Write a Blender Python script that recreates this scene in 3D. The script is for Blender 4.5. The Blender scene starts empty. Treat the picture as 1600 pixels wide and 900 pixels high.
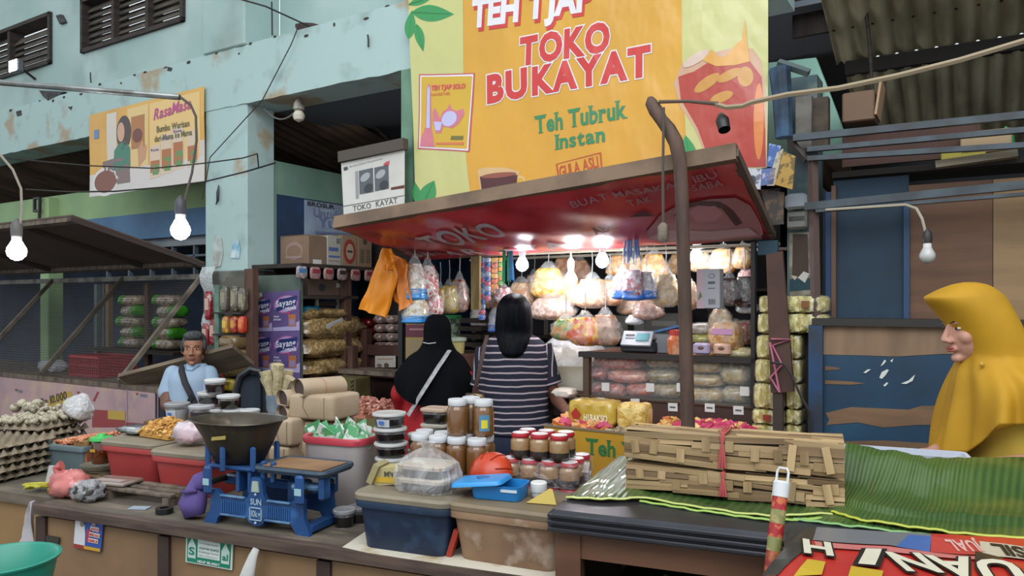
import bpy, bmesh, math, random
from math import sin, cos, pi, radians as R
from mathutils import Vector as V, Matrix as M, noise, Euler
SC = bpy.context.scene
COL = SC.collection
random.seed(7)
# ------------------------------------------------------------------ camera, world, exposure
F, U0, V0, H = 1164.0, 800.0, 474.0, 1.5
cam_d = bpy.data.cameras.new('camera'); cam_d.sensor_width = 36; cam_d.lens = 36 * F / 1600
cam_d.shift_y = 24 / 1600; cam_d.clip_start = .02
cam = bpy.data.objects.new('camera', cam_d); COL.objects.link(cam)
cam.location = (0, 0, H); cam.rotation_euler = (pi / 2, 0, 0); SC.camera = cam
wd = bpy.data.worlds.new('hall_daylight'); SC.world = wd; wd.use_nodes = True
wd.node_tree.nodes['Background'].inputs[0].default_value = (.86, .95, 1.0, 1)
wd.node_tree.nodes['Background'].inputs[1].default_value = 0.85
vs = SC.view_settings
SC.display_settings.display_device = 'sRGB'
vs.view_transform = 'Standard'; vs.look = 'None'; vs.gamma = 1; vs.use_curve_mapping = False
vs.exposure = 0.28
# added area fill above and behind the camera, brightens the foreground
ld = bpy.data.lights.new('overhead_fill', 'AREA'); ld.shape = 'RECTANGLE'; ld.size = 7; ld.size_y = 4; ld.energy = 300; ld.color = (.93, .97, 1)
lo = bpy.data.objects.new('overhead_fill', ld); COL.objects.link(lo); lo.location = (-.8, -.9, 5.4)
lo.rotation_euler = Euler((R(28), 0, 0)); 
# ------------------------------------------------------------------ frames
def P(u, v, d): return V(((u - U0) * d / F, d, H + (V0 - v) * d / F))
def G(u, v, z): return P(u, v, (H - z) * F / (v - V0))
class Frame:
    def __init__(s, o, deg):
        s.o = V((o[0], o[1], 0)); s.a = -R(deg)
        s.x = V((cos(s.a), sin(s.a), 0)); s.y = V((-sin(s.a), cos(s.a), 0))
    def w(s, x, y, z=0): return s.o + s.x * x + s.y * y + V((0, 0, z))
    def l(s, p): q = V(p) - s.o; return V((q.dot(s.x), q.dot(s.y), p[2]))
    def at(s, u, v, y):            # (x, z) where the sight line meets the vertical plane y
        a = (u - U0) / F; d = (y + s.o.dot(s.y)) / (a * s.y.x + s.y.y); q = s.l(P(u, v, d)); return q.x, q.z
    def px(s, u, y): return s.at(u, 474, y)[0]
FS = Frame((1.253, 3.6), 31.5)      # the building and shop fronts
FC = Frame((0.14, 2.05), 22.0)      # the front counter and the leaf table
# ------------------------------------------------------------------ materials
def lin(c):
    if isinstance(c, str): c = tuple(int(c[i:i + 2], 16) for i in (0, 2, 4))
    f = lambda x: x / 12.92 if x <= .04045 else ((x + .055) / 1.055) ** 2.4
    return tuple(f(x / 255) for x in c[:3]) + (1,)
MATS = {}
def mat(c, rough=.6, c2=None, sc=6., lo=.4, hi=.62, metal=0, bump=0, bsc=50., coat=0, emit=0, st=(1, 1, 1), voro=False, rnd=0, spec=.5, c3=None, sc3=2., trans=0, det=4., alpha=1, sheen=0, dist=0):
    key = (c, rough, c2, sc, lo, hi, metal, bump, bsc, coat, emit, st, voro, rnd, spec, c3, sc3, trans, det, alpha, dist)
    if key in MATS: return MATS[key]
    m = bpy.data.materials.new('paint_' + (c if isinstance(c, str) else '%02x%02x%02x' % c)); m.use_nodes = True
    nt = m.node_tree; N = nt.nodes; L = nt.links; b = N['Principled BSDF']
    b.inputs['Base Color'].default_value = lin(c); b.inputs['Roughness'].default_value = rough
    b.inputs['Metallic'].default_value = metal; b.inputs['Coat Weight'].default_value = coat
    b.inputs['Coat Roughness'].default_value = .12
    b.inputs['Specular IOR Level'].default_value = spec; b.inputs['Alpha'].default_value = alpha
    b.inputs['Transmission Weight'].default_value = trans
    if emit:
        b.inputs['Emission Color'].default_value = lin(c); b.inputs['Emission Strength'].default_value = emit
    if c2 or bump or c3:
        tc = N.new('ShaderNodeTexCoord'); mp = N.new('ShaderNodeMapping'); mp.inputs['Scale'].default_value = st
        L.new(tc.outputs['Object'], mp.inputs['Vector'])
        if rnd:
            oi = N.new('ShaderNodeObjectInfo'); ad = N.new('ShaderNodeVectorMath'); ad.operation = 'MULTIPLY_ADD'
            ad.inputs[1].default_value = (1, 1, 1)
            mu = N.new('ShaderNodeMath'); mu.operation = 'MULTIPLY'; mu.inputs[1].default_value = 37
            L.new(oi.outputs['Random'], mu.inputs[0]); L.new(mp.outputs[0], ad.inputs[0]); L.new(mu.outputs[0], ad.inputs[2])
            vec = ad.outputs[0]
        else: vec = mp.outputs[0]
    last = None
    def layer(colr, scale, lo_, hi_, vo):
        nonlocal last
        if vo: t = N.new('ShaderNodeTexVoronoi'); t.inputs['Scale'].default_value = scale; o = t.outputs['Color']
        else:
            t = N.new('ShaderNodeTexNoise'); t.inputs['Scale'].default_value = scale; t.inputs['Detail'].default_value = det
            t.inputs['Distortion'].default_value = dist; o = t.outputs[0]
        L.new(vec, t.inputs['Vector'])
        mr = N.new('ShaderNodeMapRange'); mr.inputs[1].default_value = lo_; mr.inputs[2].default_value = hi_
        L.new(o, mr.inputs[0])
        mx = N.new('ShaderNodeMix'); mx.data_type = 'RGBA'
        L.new(mr.outputs[0], mx.inputs[0])
        if last: L.new(last, mx.inputs[6])
        else: mx.inputs[6].default_value = lin(c)
        mx.inputs[7].default_value = lin(colr); last = mx.outputs[2]
    if c2: layer(c2, sc, lo, hi, voro)
    if c3: layer(c3, sc3, .55, .7, False)
    if rnd:
        oi2 = N.new('ShaderNodeObjectInfo'); mr2 = N.new('ShaderNodeMapRange')
        mr2.inputs[3].default_value = 1 - rnd; mr2.inputs[4].default_value = 1 + rnd
        L.new(oi2.outputs['Random'], mr2.inputs[0])
        hs = N.new('ShaderNodeHueSaturation'); L.new(mr2.outputs[0], hs.inputs['Value'])
        if last: L.new(last, hs.inputs['Color'])
        else: hs.inputs['Color'].default_value = lin(c)
        last = hs.outputs[0]
    if last: L.new(last, b.inputs['Base Color'])
    if bump:
        t = N.new('ShaderNodeTexNoise'); t.inputs['Scale'].default_value = bsc; t.inputs['Detail'].default_value = 3
        L.new(vec, t.inputs['Vector']); bp = N.new('ShaderNodeBump'); bp.inputs['Strength'].default_value = min(1, bump); bp.inputs['Distance'].default_value = .01 * bump if bump < 1 else .02
        L.new(t.outputs[0], bp.inputs['Height']); L.new(bp.outputs[0], b.inputs['Normal'])
    MATS[key] = m; return m
def film(tint=(245, 248, 250), dens=.16, bsc=30., rough=.12):
    key = ('film', tint, dens, bsc)
    if key in MATS: return MATS[key]
    m = bpy.data.materials.new('clear_film'); m.use_nodes = True; nt = m.node_tree; N = nt.nodes; L = nt.links
    b = N['Principled BSDF']; b.inputs['Base Color'].default_value = lin(tint); b.inputs['Roughness'].default_value = rough
    tr = N.new('ShaderNodeBsdfTransparent'); mx = N.new('ShaderNodeMixShader')
    tc = N.new('ShaderNodeTexCoord'); t = N.new('ShaderNodeTexNoise'); t.inputs['Scale'].default_value = bsc; t.inputs['Detail'].default_value = 2; t.inputs['Distortion'].default_value = 1.2
    L.new(tc.outputs['Object'], t.inputs['Vector'])
    mr = N.new('ShaderNodeMapRange'); mr.inputs[1].default_value = .45; mr.inputs[2].default_value = .75
    mr.inputs[3].default_value = dens; mr.inputs[4].default_value = min(1, dens + .22)
    bp = N.new('ShaderNodeBump'); bp.inputs['Strength'].default_value = .7; bp.inputs['Distance'].default_value = .02
    L.new(t.outputs[0], bp.inputs['Height']); L.new(bp.outputs[0], b.inputs['Normal'])
    L.new(t.outputs[0], mr.inputs[0]); L.new(mr.outputs[0], mx.inputs[0])
    L.new(tr.outputs[0], mx.inputs[1]); L.new(b.outputs[0], mx.inputs[2]); L.new(mx.outputs[0], N['Material Output'].inputs[0])
    MATS[key] = m; return m
def stripes(c, c2, period, duty, axis=2, rough=.8, ph=0., soft=.04):
    m = bpy.data.materials.new('striped_cloth'); m.use_nodes = True; nt = m.node_tree; N = nt.nodes; L = nt.links; b = N['Principled BSDF']
    b.inputs['Roughness'].default_value = rough
    tc = N.new('ShaderNodeTexCoord'); sp = N.new('ShaderNodeSeparateXYZ'); L.new(tc.outputs['Object'], sp.inputs[0])
    t = N.new('ShaderNodeTexNoise'); t.inputs['Scale'].default_value = 5; L.new(tc.outputs['Object'], t.inputs['Vector'])
    m0 = N.new('ShaderNodeMath'); m0.operation = 'MULTIPLY_ADD'; m0.inputs[1].default_value = .03; L.new(t.outputs[0], m0.inputs[0]); L.new(sp.outputs[axis], m0.inputs[2])
    m1 = N.new('ShaderNodeMath'); m1.operation = 'MULTIPLY_ADD'; m1.inputs[1].default_value = 1 / period; m1.inputs[2].default_value = ph; L.new(m0.outputs[0], m1.inputs[0])
    m2 = N.new('ShaderNodeMath'); m2.operation = 'FRACT'; L.new(m1.outputs[0], m2.inputs[0])
    mr = N.new('ShaderNodeMapRange'); mr.inputs[1].default_value = duty; mr.inputs[2].default_value = duty + soft; L.new(m2.outputs[0], mr.inputs[0])
    mx = N.new('ShaderNodeMix'); mx.data_type = 'RGBA'; mx.inputs[6].default_value = lin(c2); mx.inputs[7].default_value = lin(c); L.new(mr.outputs[0], mx.inputs[0])
    L.new(mx.outputs[2], b.inputs['Base Color']); return m
# ------------------------------------------------------------------ mesh builder
class MB:
    def __init__(s): s.v = []; s.f = []
    def add(s, vs, fs):
        n = len(s.v); s.v += [V(p) for p in vs]; s.f += [tuple(i + n for i in f) for f in fs]; return s
    def box(s, c, size, rot=None, tap=1.0):
        hx, hy, hz = size[0] / 2, size[1] / 2, size[2] / 2; c = V(c)
        vs = [V((x * hx * (tap if z > 0 else 1), y * hy * (tap if z > 0 else 1), z * hz)) for z in (-1, 1) for y in (-1, 1) for x in (-1, 1)]
        if rot is not None:
            e = Euler(rot).to_matrix() if not isinstance(rot, M) else rot; vs = [e @ v for v in vs]
        return s.add([v + c for v in vs], [(0, 2, 3, 1), (4, 5, 7, 6), (0, 1, 5, 4), (1, 3, 7, 5), (3, 2, 6, 7), (2, 0, 4, 6)])
    def bb(s, x0, x1, y0, y1, z0, z1): return s.box(((x0 + x1) / 2, (y0 + y1) / 2, (z0 + z1) / 2), (x1 - x0, y1 - y0, z1 - z0))
    def bbox(s, c, size, r=.01, rot=None):       # box with chamfered edges
        c = V(c); x, y, z = (a / 2 for a in size); r = min(r, x * .9, y * .9, z * .9)
        rings = []
        for zz, i in ((-z, r), (-z + r, 0), (z - r, 0), (z, r)):
            a, b = x - i, y - i; k = min(r, a, b)
            rings.append([V(q) for q in ((-a + k, -b, zz), (a - k, -b, zz), (a, -b + k, zz), (a, b - k, zz), (a - k, b, zz), (-a + k, b, zz), (-a, b - k, zz), (-a, -b + k, zz))])
        if rot is not None:
            e = Euler(rot).to_matrix() if not isinstance(rot, M) else rot
            rings = [[e @ q for q in g] for g in rings]
        return s.loft([[q + c for q in g] for g in rings])
    def loft(s, rings, cap0=True, cap1=True, close=True):
        n = len(rings[0]); fs = []
        for i in range(len(rings) - 1):
            for j in range(n if close else n - 1):
                k = (j + 1) % n; fs.append((i * n + j, i * n + k, (i + 1) * n + k, (i + 1) * n + j))
        if cap0: fs.append(tuple(reversed(range(n))))
        if cap1: fs.append(tuple((len(rings) - 1) * n + j for j in range(n)))
        return s.add([p for g in rings for p in g], fs)
    def tube(s, pts, r, n=6, cap=True, flat=1.0):
        pts = [V(p) for p in pts]; rs = r if isinstance(r, (list, tuple)) else [r] * len(pts); rings = []; up = None
        for i, p in enumerate(pts):
            t = (pts[min(i + 1, len(pts) - 1)] - pts[max(i - 1, 0)]).normalized()
            if up is None: up = V((0, 0, 1)) if abs(t.z) < .9 else V((0, 1, 0))
            a = t.cross(up)
            if a.length < 1e-5: a = t.orthogonal()
            a.normalize(); b = a.cross(t).normalized(); up = b
            rings.append([p + (a * cos(2 * pi * j / n) + b * sin(2 * pi * j / n) * flat) * rs[i] for j in range(n)])
        return s.loft(rings, cap, cap)
    def cyl(s, p0, p1, r0, r1=None, n=14): return s.tube([p0, p1], [r0, r0 if r1 is None else r1], n)
    def lathe(s, prof, c=(0, 0, 0), n=20, sx=1, sy=1, cap0=True, cap1=True):
        c = V(c); return s.loft([[c + V((r * sx * cos(2 * pi * j / n), r * sy * sin(2 * pi * j / n), z)) for j in range(n)] for r, z in prof], cap0, cap1)
    def ell(s, c, r, n=12, m=8, rot=None):
        c = V(c); e = Euler(rot).to_matrix() if rot else None; rings = []
        for i in range(1, m):
            a = -pi / 2 + pi * i / m
            g = [V((r[0] * cos(a) * cos(2 * pi * j / n), r[1] * cos(a) * sin(2 * pi * j / n), r[2] * sin(a))) for j in range(n)]
            rings.append([(e @ q if e else q) + c for q in g])
        return s.loft(rings)
    def grid(s, nx, ny, fn, thick=0):
        vs = [V(fn(i / nx, j / ny)) for j in range(ny + 1) for i in range(nx + 1)]
        fs = [(j * (nx + 1) + i, j * (nx + 1) + i + 1, (j + 1) * (nx + 1) + i + 1, (j + 1) * (nx + 1) + i) for j in range(ny) for i in range(nx)]
        if thick:
            n0 = len(vs); no = [V((0, 0, 0)) for _ in vs]
            for f in fs:
                k = (vs[f[1]] - vs[f[0]]).cross(vs[f[3]] - vs[f[0]])
                for q in f: no[q] += k
            low = [vs[i] - no[i].normalized() * thick for i in range(n0)]
            edge = [i for i in range(nx + 1)] + [(j) * (nx + 1) + nx for j in range(1, ny + 1)] + [ny * (nx + 1) + i for i in range(nx - 1, -1, -1)] + [j * (nx + 1) for j in range(ny - 1, 0, -1)]
            fs = fs + [tuple(q + n0 for q in reversed(f)) for f in fs]
            for a in range(len(edge)):
                p, q = edge[a], edge[(a + 1) % len(edge)]; fs.append((q, p, p + n0, q + n0))
            vs = vs + low
        return s.add(vs, fs)
    def prism(s, pts, y0, y1):                   # polygon in x,z pushed along y
        n = len(pts); vs = [(x, y0, z) for x, z in pts] + [(x, y1, z) for x, z in pts]
        return s.add(vs, [tuple(range(n)), tuple(reversed(range(n, 2 * n)))] + [((i + 1) % n, i, n + i, n + (i + 1) % n) for i in range(n)])
    def poly(s, pts): return s.add(pts, [tuple(range(len(pts)))])
    def mesh(s, name, m, smooth=35):
        me = bpy.data.meshes.new(name); me.from_pydata(s.v, [], s.f); me.update()
        bm = bmesh.new(); bm.from_mesh(me); bmesh.ops.recalc_face_normals(bm, faces=bm.faces); bm.to_mesh(me); bm.free()
        if m: me.materials.append(m)
        if smooth:
            me.polygons.foreach_set('use_smooth', [True] * len(me.polygons))
            me.set_sharp_from_angle(angle=R(smooth))
        return me
    def build(s, name, m, parent=None, smooth=35, loc=(0, 0, 0), rz=0):
        return link(name, s.mesh(name, m, smooth), parent, loc, rz)
def link(name, me, parent=None, loc=(0, 0, 0), rz=0):
    o = bpy.data.objects.new(name, me); COL.objects.link(o)
    if parent: o.parent = parent
    o.location = loc; o.rotation_euler = (0, 0, rz); return o
def thing(name, label, cat, loc=(0, 0, 0), rz=0, group=None):
    o = link(name, None, None, loc, rz); o.empty_display_size = .05; return tag(o, label, cat, group)
def tag(o, label=None, cat=None, group=None, kind=None):
    if label: o['label'] = label
    if cat: o['category'] = cat
    if group: o['group'] = group
    if kind: o['kind'] = kind
    return o
KIDS = {}
def copy_tree(o, loc=None, rz=None, label=None, parent=None, sc=None):
    c = o.copy(); COL.objects.link(c)
    if parent: c.parent = parent
    if loc is not None: c.location = loc
    if rz is not None: c.rotation_euler = (0, 0, rz)
    if sc: c.scale = (sc, sc, sc) if not isinstance(sc, tuple) else sc
    if label: c['label'] = label
    for ch in list(o.children): copy_tree(ch, parent=c)
    return c
def rr(w, d, r, z, n=4, cx=0, cy=0):             # rounded rectangle ring
    r = min(r, w / 2 - 1e-4, d / 2 - 1e-4); out = []
    for k, (sx, sy) in enumerate(((1, 1), (-1, 1), (-1, -1), (1, -1))):
        for i in range(n + 1):
            a = pi / 2 * (k + i / n); out.append(V((cx + sx * (w / 2 - r) + r * cos(a), cy + sy * (d / 2 - r) + r * sin(a), z)))
    return out
def nz(x, y, z, s=1.): return noise.noise(V((x * s, y * s, z * s)))
def bez(p0, p1, p2, n=10): return [V(p0) * (1 - t) ** 2 + V(p1) * 2 * t * (1 - t) + V(p2) * t * t for t in (i / n for i in range(n + 1))]
def sag(p0, p1, s, n=12): return [V(p0).lerp(V(p1), t) - V((0, 0, s * 4 * t * (1 - t))) for t in (i / n for i in range(n + 1))]
# ------------------------------------------------------------------ blobs: one skin grown over tapered limbs
def blob(name, prims, vox, m, parent, sm=4, fold=None, loc=(0, 0, 0), dist=True):
    b = MB()
    for q in prims:
        if q[0] == 'e': b.ell(q[1], q[2], 20, 14, q[3] if len(q) > 3 else None)
        elif q[0] == 'c':
            p0, p1, r0, r1 = V(q[1]), V(q[2]), q[3], q[4]; n = 14
            t = (p1 - p0).normalized(); a = t.orthogonal().normalized(); c = t.cross(a); rings = []
            for i in range(1, 5): an = -pi / 2 + pi / 2 * i / 4; rings.append((p0 + t * r0 * sin(an), r0 * cos(an)))
            for i in range(0, 4): an = pi / 2 * i / 4; rings.append((p1 + t * r1 * sin(an), r1 * cos(an)))
            b.loft([[p + (a * cos(2 * pi * j / n) + c * sin(2 * pi * j / n)) * r for j in range(n)] for p, r in rings])
        elif q[0] == 'l': b.loft(q[1])
    me = b.mesh(name, None, 0); o = bpy.data.objects.new('tmp', me); COL.objects.link(o)
    md = o.modifiers.new('r', 'REMESH'); md.mode = 'VOXEL'; md.voxel_size = vox
    if sm: s2 = o.modifiers.new('s', 'SMOOTH'); s2.factor = .5; s2.iterations = sm
    bpy.context.view_layer.update()
    dg = bpy.context.evaluated_depsgraph_get(); out = bpy.data.meshes.new_from_object(o.evaluated_get(dg), depsgraph=dg)
    bpy.data.objects.remove(o); bpy.data.meshes.remove(me); out.name = name
    if fold:
        for v in out.vertices: v.co += fold(v.co, v.normal)
    out.materials.clear(); out.materials.append(m)
    out.polygons.foreach_set('use_smooth', [True] * len(out.polygons)); out.update()
    return link(name, out, parent, loc)
# ------------------------------------------------------------------ flat print: lettering and pictures on a sheet
GL = {}
def glyph(ch, off):
    k = (ch, off)
    if k in GL: return GL[k]
    cu = bpy.data.curves.new('g', 'FONT'); cu.body = ch; cu.size = 1; cu.offset = off; cu.fill_mode = 'FRONT'; cu.resolution_u = 3
    o = bpy.data.objects.new('g', cu); COL.objects.link(o)
    dg = bpy.context.evaluated_depsgraph_get(); me = bpy.data.meshes.new_from_object(o.evaluated_get(dg), depsgraph=dg)
    vs = [(v.co.x, v.co.y) for v in me.vertices]; fs = [tuple(p.vertices) for p in me.polygons]
    bpy.data.objects.remove(o); bpy.data.curves.remove(cu); bpy.data.meshes.remove(me)
    GL[k] = (vs, fs); return GL[k]
for _o in (0., .02, .045): 
    for _c in 'ABDEGHIKLMNOPRSTUJYC': glyph(_c, _o)
def text2d(s, size, off=.02, gap=.1, shear=0, serif=False, aspect=1.0):
    vs, fs, x = [], [], 0.
    for ch in s:
        if ch == ' ': x += .32; continue
        gv, gf = glyph(ch, off); bv, _ = glyph(ch, 0.)
        if not gv: continue
        mn = min(p[0] for p in bv); mxx = max(p[0] for p in bv); n = len(vs)
        vs += [(x + p[0] - mn, p[1]) for p in gv]; fs += [tuple(i + n for i in f) for f in gf]
        if serif:
            top = max(p[1] for p in bv)
            for yy, sg in ((min(p[1] for p in gv if p[1] > -.08), 1), (max(p[1] for p in gv), -1)):
                xs = sorted(p[0] - mn for p in gv if abs(p[1] - yy) < .012); cl = []
                for q in xs:
                    if cl and q - cl[-1][1] < .2: cl[-1][1] = q
                    else: cl.append([q, q])
                if ch in 'esuatS' : cl = cl if (ch == 'u' and sg < 0) else []
                for a, b in cl:
                    if b - a > .3: continue
                    n = len(vs); vs += [(x + a - .06, yy), (x + b + .06, yy), (x + b + .06, yy + .045 * sg), (x + a - .06, yy + .045 * sg)]; fs.append((n, n + 1, n + 2, n + 3))
        x += mxx - mn + gap
    W = x - gap
    return [((p[0] + shear * p[1]) * size * aspect, p[1] * size) for p in vs], fs, W * size * aspect
class Sheet:
    """prints on a surface fn(x, y, off) -> point, off = height above the face towards the viewer"""
    def __init__(s, parent, fn, step=.0011, maxe=.08): s.p = parent; s.fn = fn; s.k = 1; s.step = step; s.maxe = maxe
    def put(s, name, vs, fs, m, lift=None):
        b = bmesh.new(); vv = [b.verts.new((x, y, 0)) for x, y in vs]
        for f in fs:
            try: b.faces.new([vv[i] for i in f])
            except ValueError: pass
        bmesh.ops.triangulate(b, faces=b.faces)
        for _ in range(3):
            es = [e for e in b.edges if e.calc_length() > s.maxe]
            if not es: break
            bmesh.ops.subdivide_edges(b, edges=es, cuts=1); bmesh.ops.triangulate(b, faces=b.faces)
        off = s.step * s.k if lift is None else lift
        for v in b.verts: v.co = V(s.fn(v.co.x, v.co.y, off))
        me = bpy.data.meshes.new(name); b.to_mesh(me); b.free(); me.materials.append(m)
        return link(name, me, s.p)
    def layer(s): s.k += 1
    def poly(s, name, m, pts): return s.put(name, pts, [tuple(range(len(pts)))], m)
    def rect(s, name, m, x0, y0, x1, y1): return s.poly(name, m, [(x0, y0), (x1, y0), (x1, y1), (x0, y1)])
    def ell(s, name, m, x, y, rx, ry, rot=0, n=24):
        c, q = cos(rot), sin(rot)
        return s.poly(name, m, [(x + rx * cos(t) * c - ry * sin(t) * q, y + rx * cos(t) * q + ry * sin(t) * c) for t in (2 * pi * i / n for i in range(n))])
    def text(s, name, m, st, x, y, size, off=.02, rot=0, align='l', gap=.1, shear=0, serif=False, aspect=1., width=None, flip=False):
        vs, fs, W = text2d(st, size, off, gap, shear, serif, aspect)
        if width: k = width / W; vs = [(a * k, b) for a, b in vs]; W = width
        dx = {'l': 0, 'c': -W / 2, 'r': -W}[align]; c, q = cos(rot), sin(rot)
        vs = [(x + (a + dx) * c - b * q, y + (a + dx) * q + b * c) for a, b in vs]
        return s.put(name, vs, fs, m)
def flat(x, y, o): return (x, -o, y)
# ================================================================== the setting
aS = FS.a
def sb(mb, name, m, parent=None, smooth=35, st=True):
    o = mb.build(name, m, parent, smooth, FS.o if not parent else (0, 0, 0), aS if not parent else 0)
    if not parent and st: o['kind'] = 'structure'
    return o
def S0(name, label, cat, x, y, z, rz=0, group=None):
    return thing(name, label, cat, FS.w(x, y, z), aS + rz, group)
px = FS.px
MINT = mat('97aeaa', .85, 'a8bcb7', 1.6, .4, .65, bump=.25, bsc=14, c3='7f8f88', sc3=1.1)
MINT2 = mat('a5bbb8', .85, 'a3967f', 2.1, .57, .63, bump=.25, bsc=18, c3='92a5a2', sc3=4.5, det=6)
SHADE = mat('6f858a', .85, '5f7274', 2.5, bump=.2, bsc=20)
DARKWOOD = mat('3a2f2a', .8, '251e1b', 5, st=(1, 1, 6), bump=.2)
BROWNW = mat('5c3f33', .7, '452e26', 4, st=(6, 6, 1), bump=.2, bsc=30)
GREYW = mat('6e5f50', .8, '4b4038', 4, st=(6, 6, 1), bump=.3, bsc=30, rnd=.12)
PLY = mat('8a6a4a', .7, '76573b', 2.0, st=(1, 1, 7), bump=.08)
BLACKM = mat('24211f', .5, '34302c', 8)
STEEL = mat('8a8d8c', .35, '5c5a56', 6, metal=.8)
CONC = mat('6a655e', .9, '55504a', 3, bump=.3)
mb = MB(); mb.bb(-22, 8, -9, 8, -.1, 0); sb(mb, 'floor', CONC)
XL, XC0, XC1 = -22, px(320, 0), px(385, 0)
# beam along the stalls
mb = MB(); nx = 260
def bz(x): return .012 * nz(x * 3, 0, 1) + .01 * nz(x * 11, 3, 0)
x0, x1 = XL, 0.05
rings = []
for i in range(nx + 1):
    x = x0 + (x1 - x0) * i / nx; a, b = bz(x), bz(x + 40)
    rings.append([V((x, -.005 + a * .5, 3.0 + b)), V((x, .30, 3.0)), V((x, .30, 3.45)), V((x, .02, 3.45)), V((x, -.005 + b * .5, 3.44 + a))])
mb.loft(rings); sb(mb, 'trim_1', MINT2, smooth=50)
# column below the beam and pilaster above
mb = MB(); mb.bbox(((XC0 + XC1) / 2, .135, 1.5), (XC1 - XC0, .27, 3.02), .012); sb(mb, 'column', MINT2)
mb = MB(); mb.bbox(((XC0 + XC1) / 2, .15, 4.5), (XC1 - XC0, .34, 2.12), .01); sb(mb, 'trim_2', MINT)
# upper wall with two louvred windows
W1 = (px(130, .02), px(290, .02)); W2 = (px(-95, .02), px(82, .02)); wz0, wz1 = 3.77, 4.26
mb = MB()
mb.bb(XL, XC0, .02, .2, 3.44, wz0); mb.bb(XL, XC0, .02, .2, wz1, 5.6)
for a, b in ((XL, W2[0]), (W2[1], W1[0]), (W1[1], XC0)): mb.bb(a, b, .02, .2, wz0, wz1)
sb(mb, 'wall_front', MINT)
mb = MB(); mb.bb(XC1, .05, .32, .42, 3.44, 5.6); sb(mb, 'wall_recess', MINT)
for k, (a, b) in enumerate((W1, W2)):
    fr = MB(); t = .035
    fr.bb(a, b, -.01, .16, wz0, wz0 + t); fr.bb(a, b, -.01, .16, wz1 - t, wz1); fr.bb(a, a + t, -.01, .16, wz0, wz1); fr.bb(b - t, b, -.01, .16, wz0, wz1)
    w = sb(fr, 'window_%d' % (k + 1), DARKWOOD)
    n = 3
    for j in range(1, n):
        q = MB(); xx = a + (b - a) * j / n; q.bb(xx - .02, xx + .02, 0, .14, wz0 + t, wz1 - t); q.build('mullion', DARKWOOD, w)
    me = None
    for j in range(n):
        xa = a + (b - a) * j / n + .02; xb = a + (b - a) * (j + 1) / n - .02
        for i in range(7):
            if k == 1 and j == 2 and i == 6: continue
            q = MB(); q.box(((xa + xb) / 2, .07, wz0 + .065 + i * .058), (xb - xa, .098, .009), (R(56 + random.uniform(-4, 4)), 0, 0)); q.build('slat', mat('5a5148', .8, '3d3731', 5, rnd=.2), w)
# small things on the ledge of the beam
q = MB(); q.lathe([(.05, 0), (.085, .10), (.08, .10), (.045, .01)], n=9, sx=1.3); q.build('tin', mat('3b2d2a', .7, '59403a', 9))
tag(bpy.data.objects['tin'], 'dented dark brown tin lying on the ledge above the beam', 'tin'); bpy.data.objects['tin'].location = FS.w(px(484, .2), .2, 3.45); bpy.data.objects['tin'].rotation_euler = (0, 0, .3)
# rusty stains and holes stay small dents along the beam edge
for k in range(26):
    x = -7.6 + k * .26 + random.uniform(-.1, .1); z = 3.44 - random.random() ** 2 * .06
    q = MB(); q.ell((0, 0, 0), (random.uniform(.008, .03), .006, random.uniform(.006, .016)), 7, 5)
    o = q.build('paint_chip', mat('3f3a35', .9), bpy.data.objects['trim_1'], loc=(x, -.006, z))
for pts in (((60, 141), (100, 143), (88, 150), (74, 157), (66, 150)), ((86, 24), (94, 22), (100, 34), (92, 37)), ((24, 174), (32, 172), (33, 180), (26, 182)), ((105, 167), (112, 166), (110, 172)), ((262, 104), (268, 106), (266, 111), (260, 110))):
    c = [FS.at(u, v, -.012) for u, v in pts]; cx, cz_ = c[0]; q = MB(); q.prism([(a - cx, b - cz_) for a, b in c], -.004, .03); q.build('plaster_hole', mat('4a4a4c', .95, '33302c', 20), bpy.data.objects['trim_1'], loc=(cx, -.004, cz_))
# nails and drip strings on the wall
for u, v, l in ((144, 122, .09), (427, 30, .24), (577, 65, .08)):
    x, z = FS.at(u, v, -.01); q = MB(); q.tube([(0, 0, 0), (.01, -.01, l * .5), (0, -.005, l)], .006, 5)
    o = q.build('nail', mat('3a332e', .8), loc=FS.w(x, -.02, z - l / 2), rz=aS); tag(o, {144: 'rusty nail standing in the wall above the metal pipe', 427: 'long bent rusty rod on the beam beside the recess', 577: 'short dark nail on the beam left of the yellow banner'}[u], 'nail')
# corrugated roofs
def corr(name, x0, x1, y0, z0, y1, z1, pitch, amp, m, parent=None, ny=6):
    nx = int((x1 - x0) / pitch * 6); mb = MB()
    mb.grid(nx, ny, lambda u, v: (x0 + (x1 - x0) * u, y0 + (y1 - y0) * v, z0 + (z1 - z0) * v + amp * sin(2 * pi * (x1 - x0) * u / pitch)), .006)
    return sb(mb, name, m, parent, 60)
RUST = mat('7d6858', .8, '574638', 3, st=(1, .3, 1), c3='72604c', sc3=4)
ASB = mat('a39b80', .9, '827a62', 5, st=(2, .4, 1), c3='3a382c', sc3=1.2, bump=.2)
corr('ceiling_stalls', -22, -3.6, .32, 3.16, 4.2, 2.35, .13, .022, RUST)
corr('ceiling_bay', -3.78, .05, .95, 2.78, 4.2, 2.2, .13, .022, RUST)
rf = corr('ceiling_right', .25, 4.6, .62, 2.74, 1.45, 2.40, .078, .019, ASB)
corr('roof_sheet', .2, 4.6, -.25, 3.12, .66, 2.80, .09, .022, ASB, rf)
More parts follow.
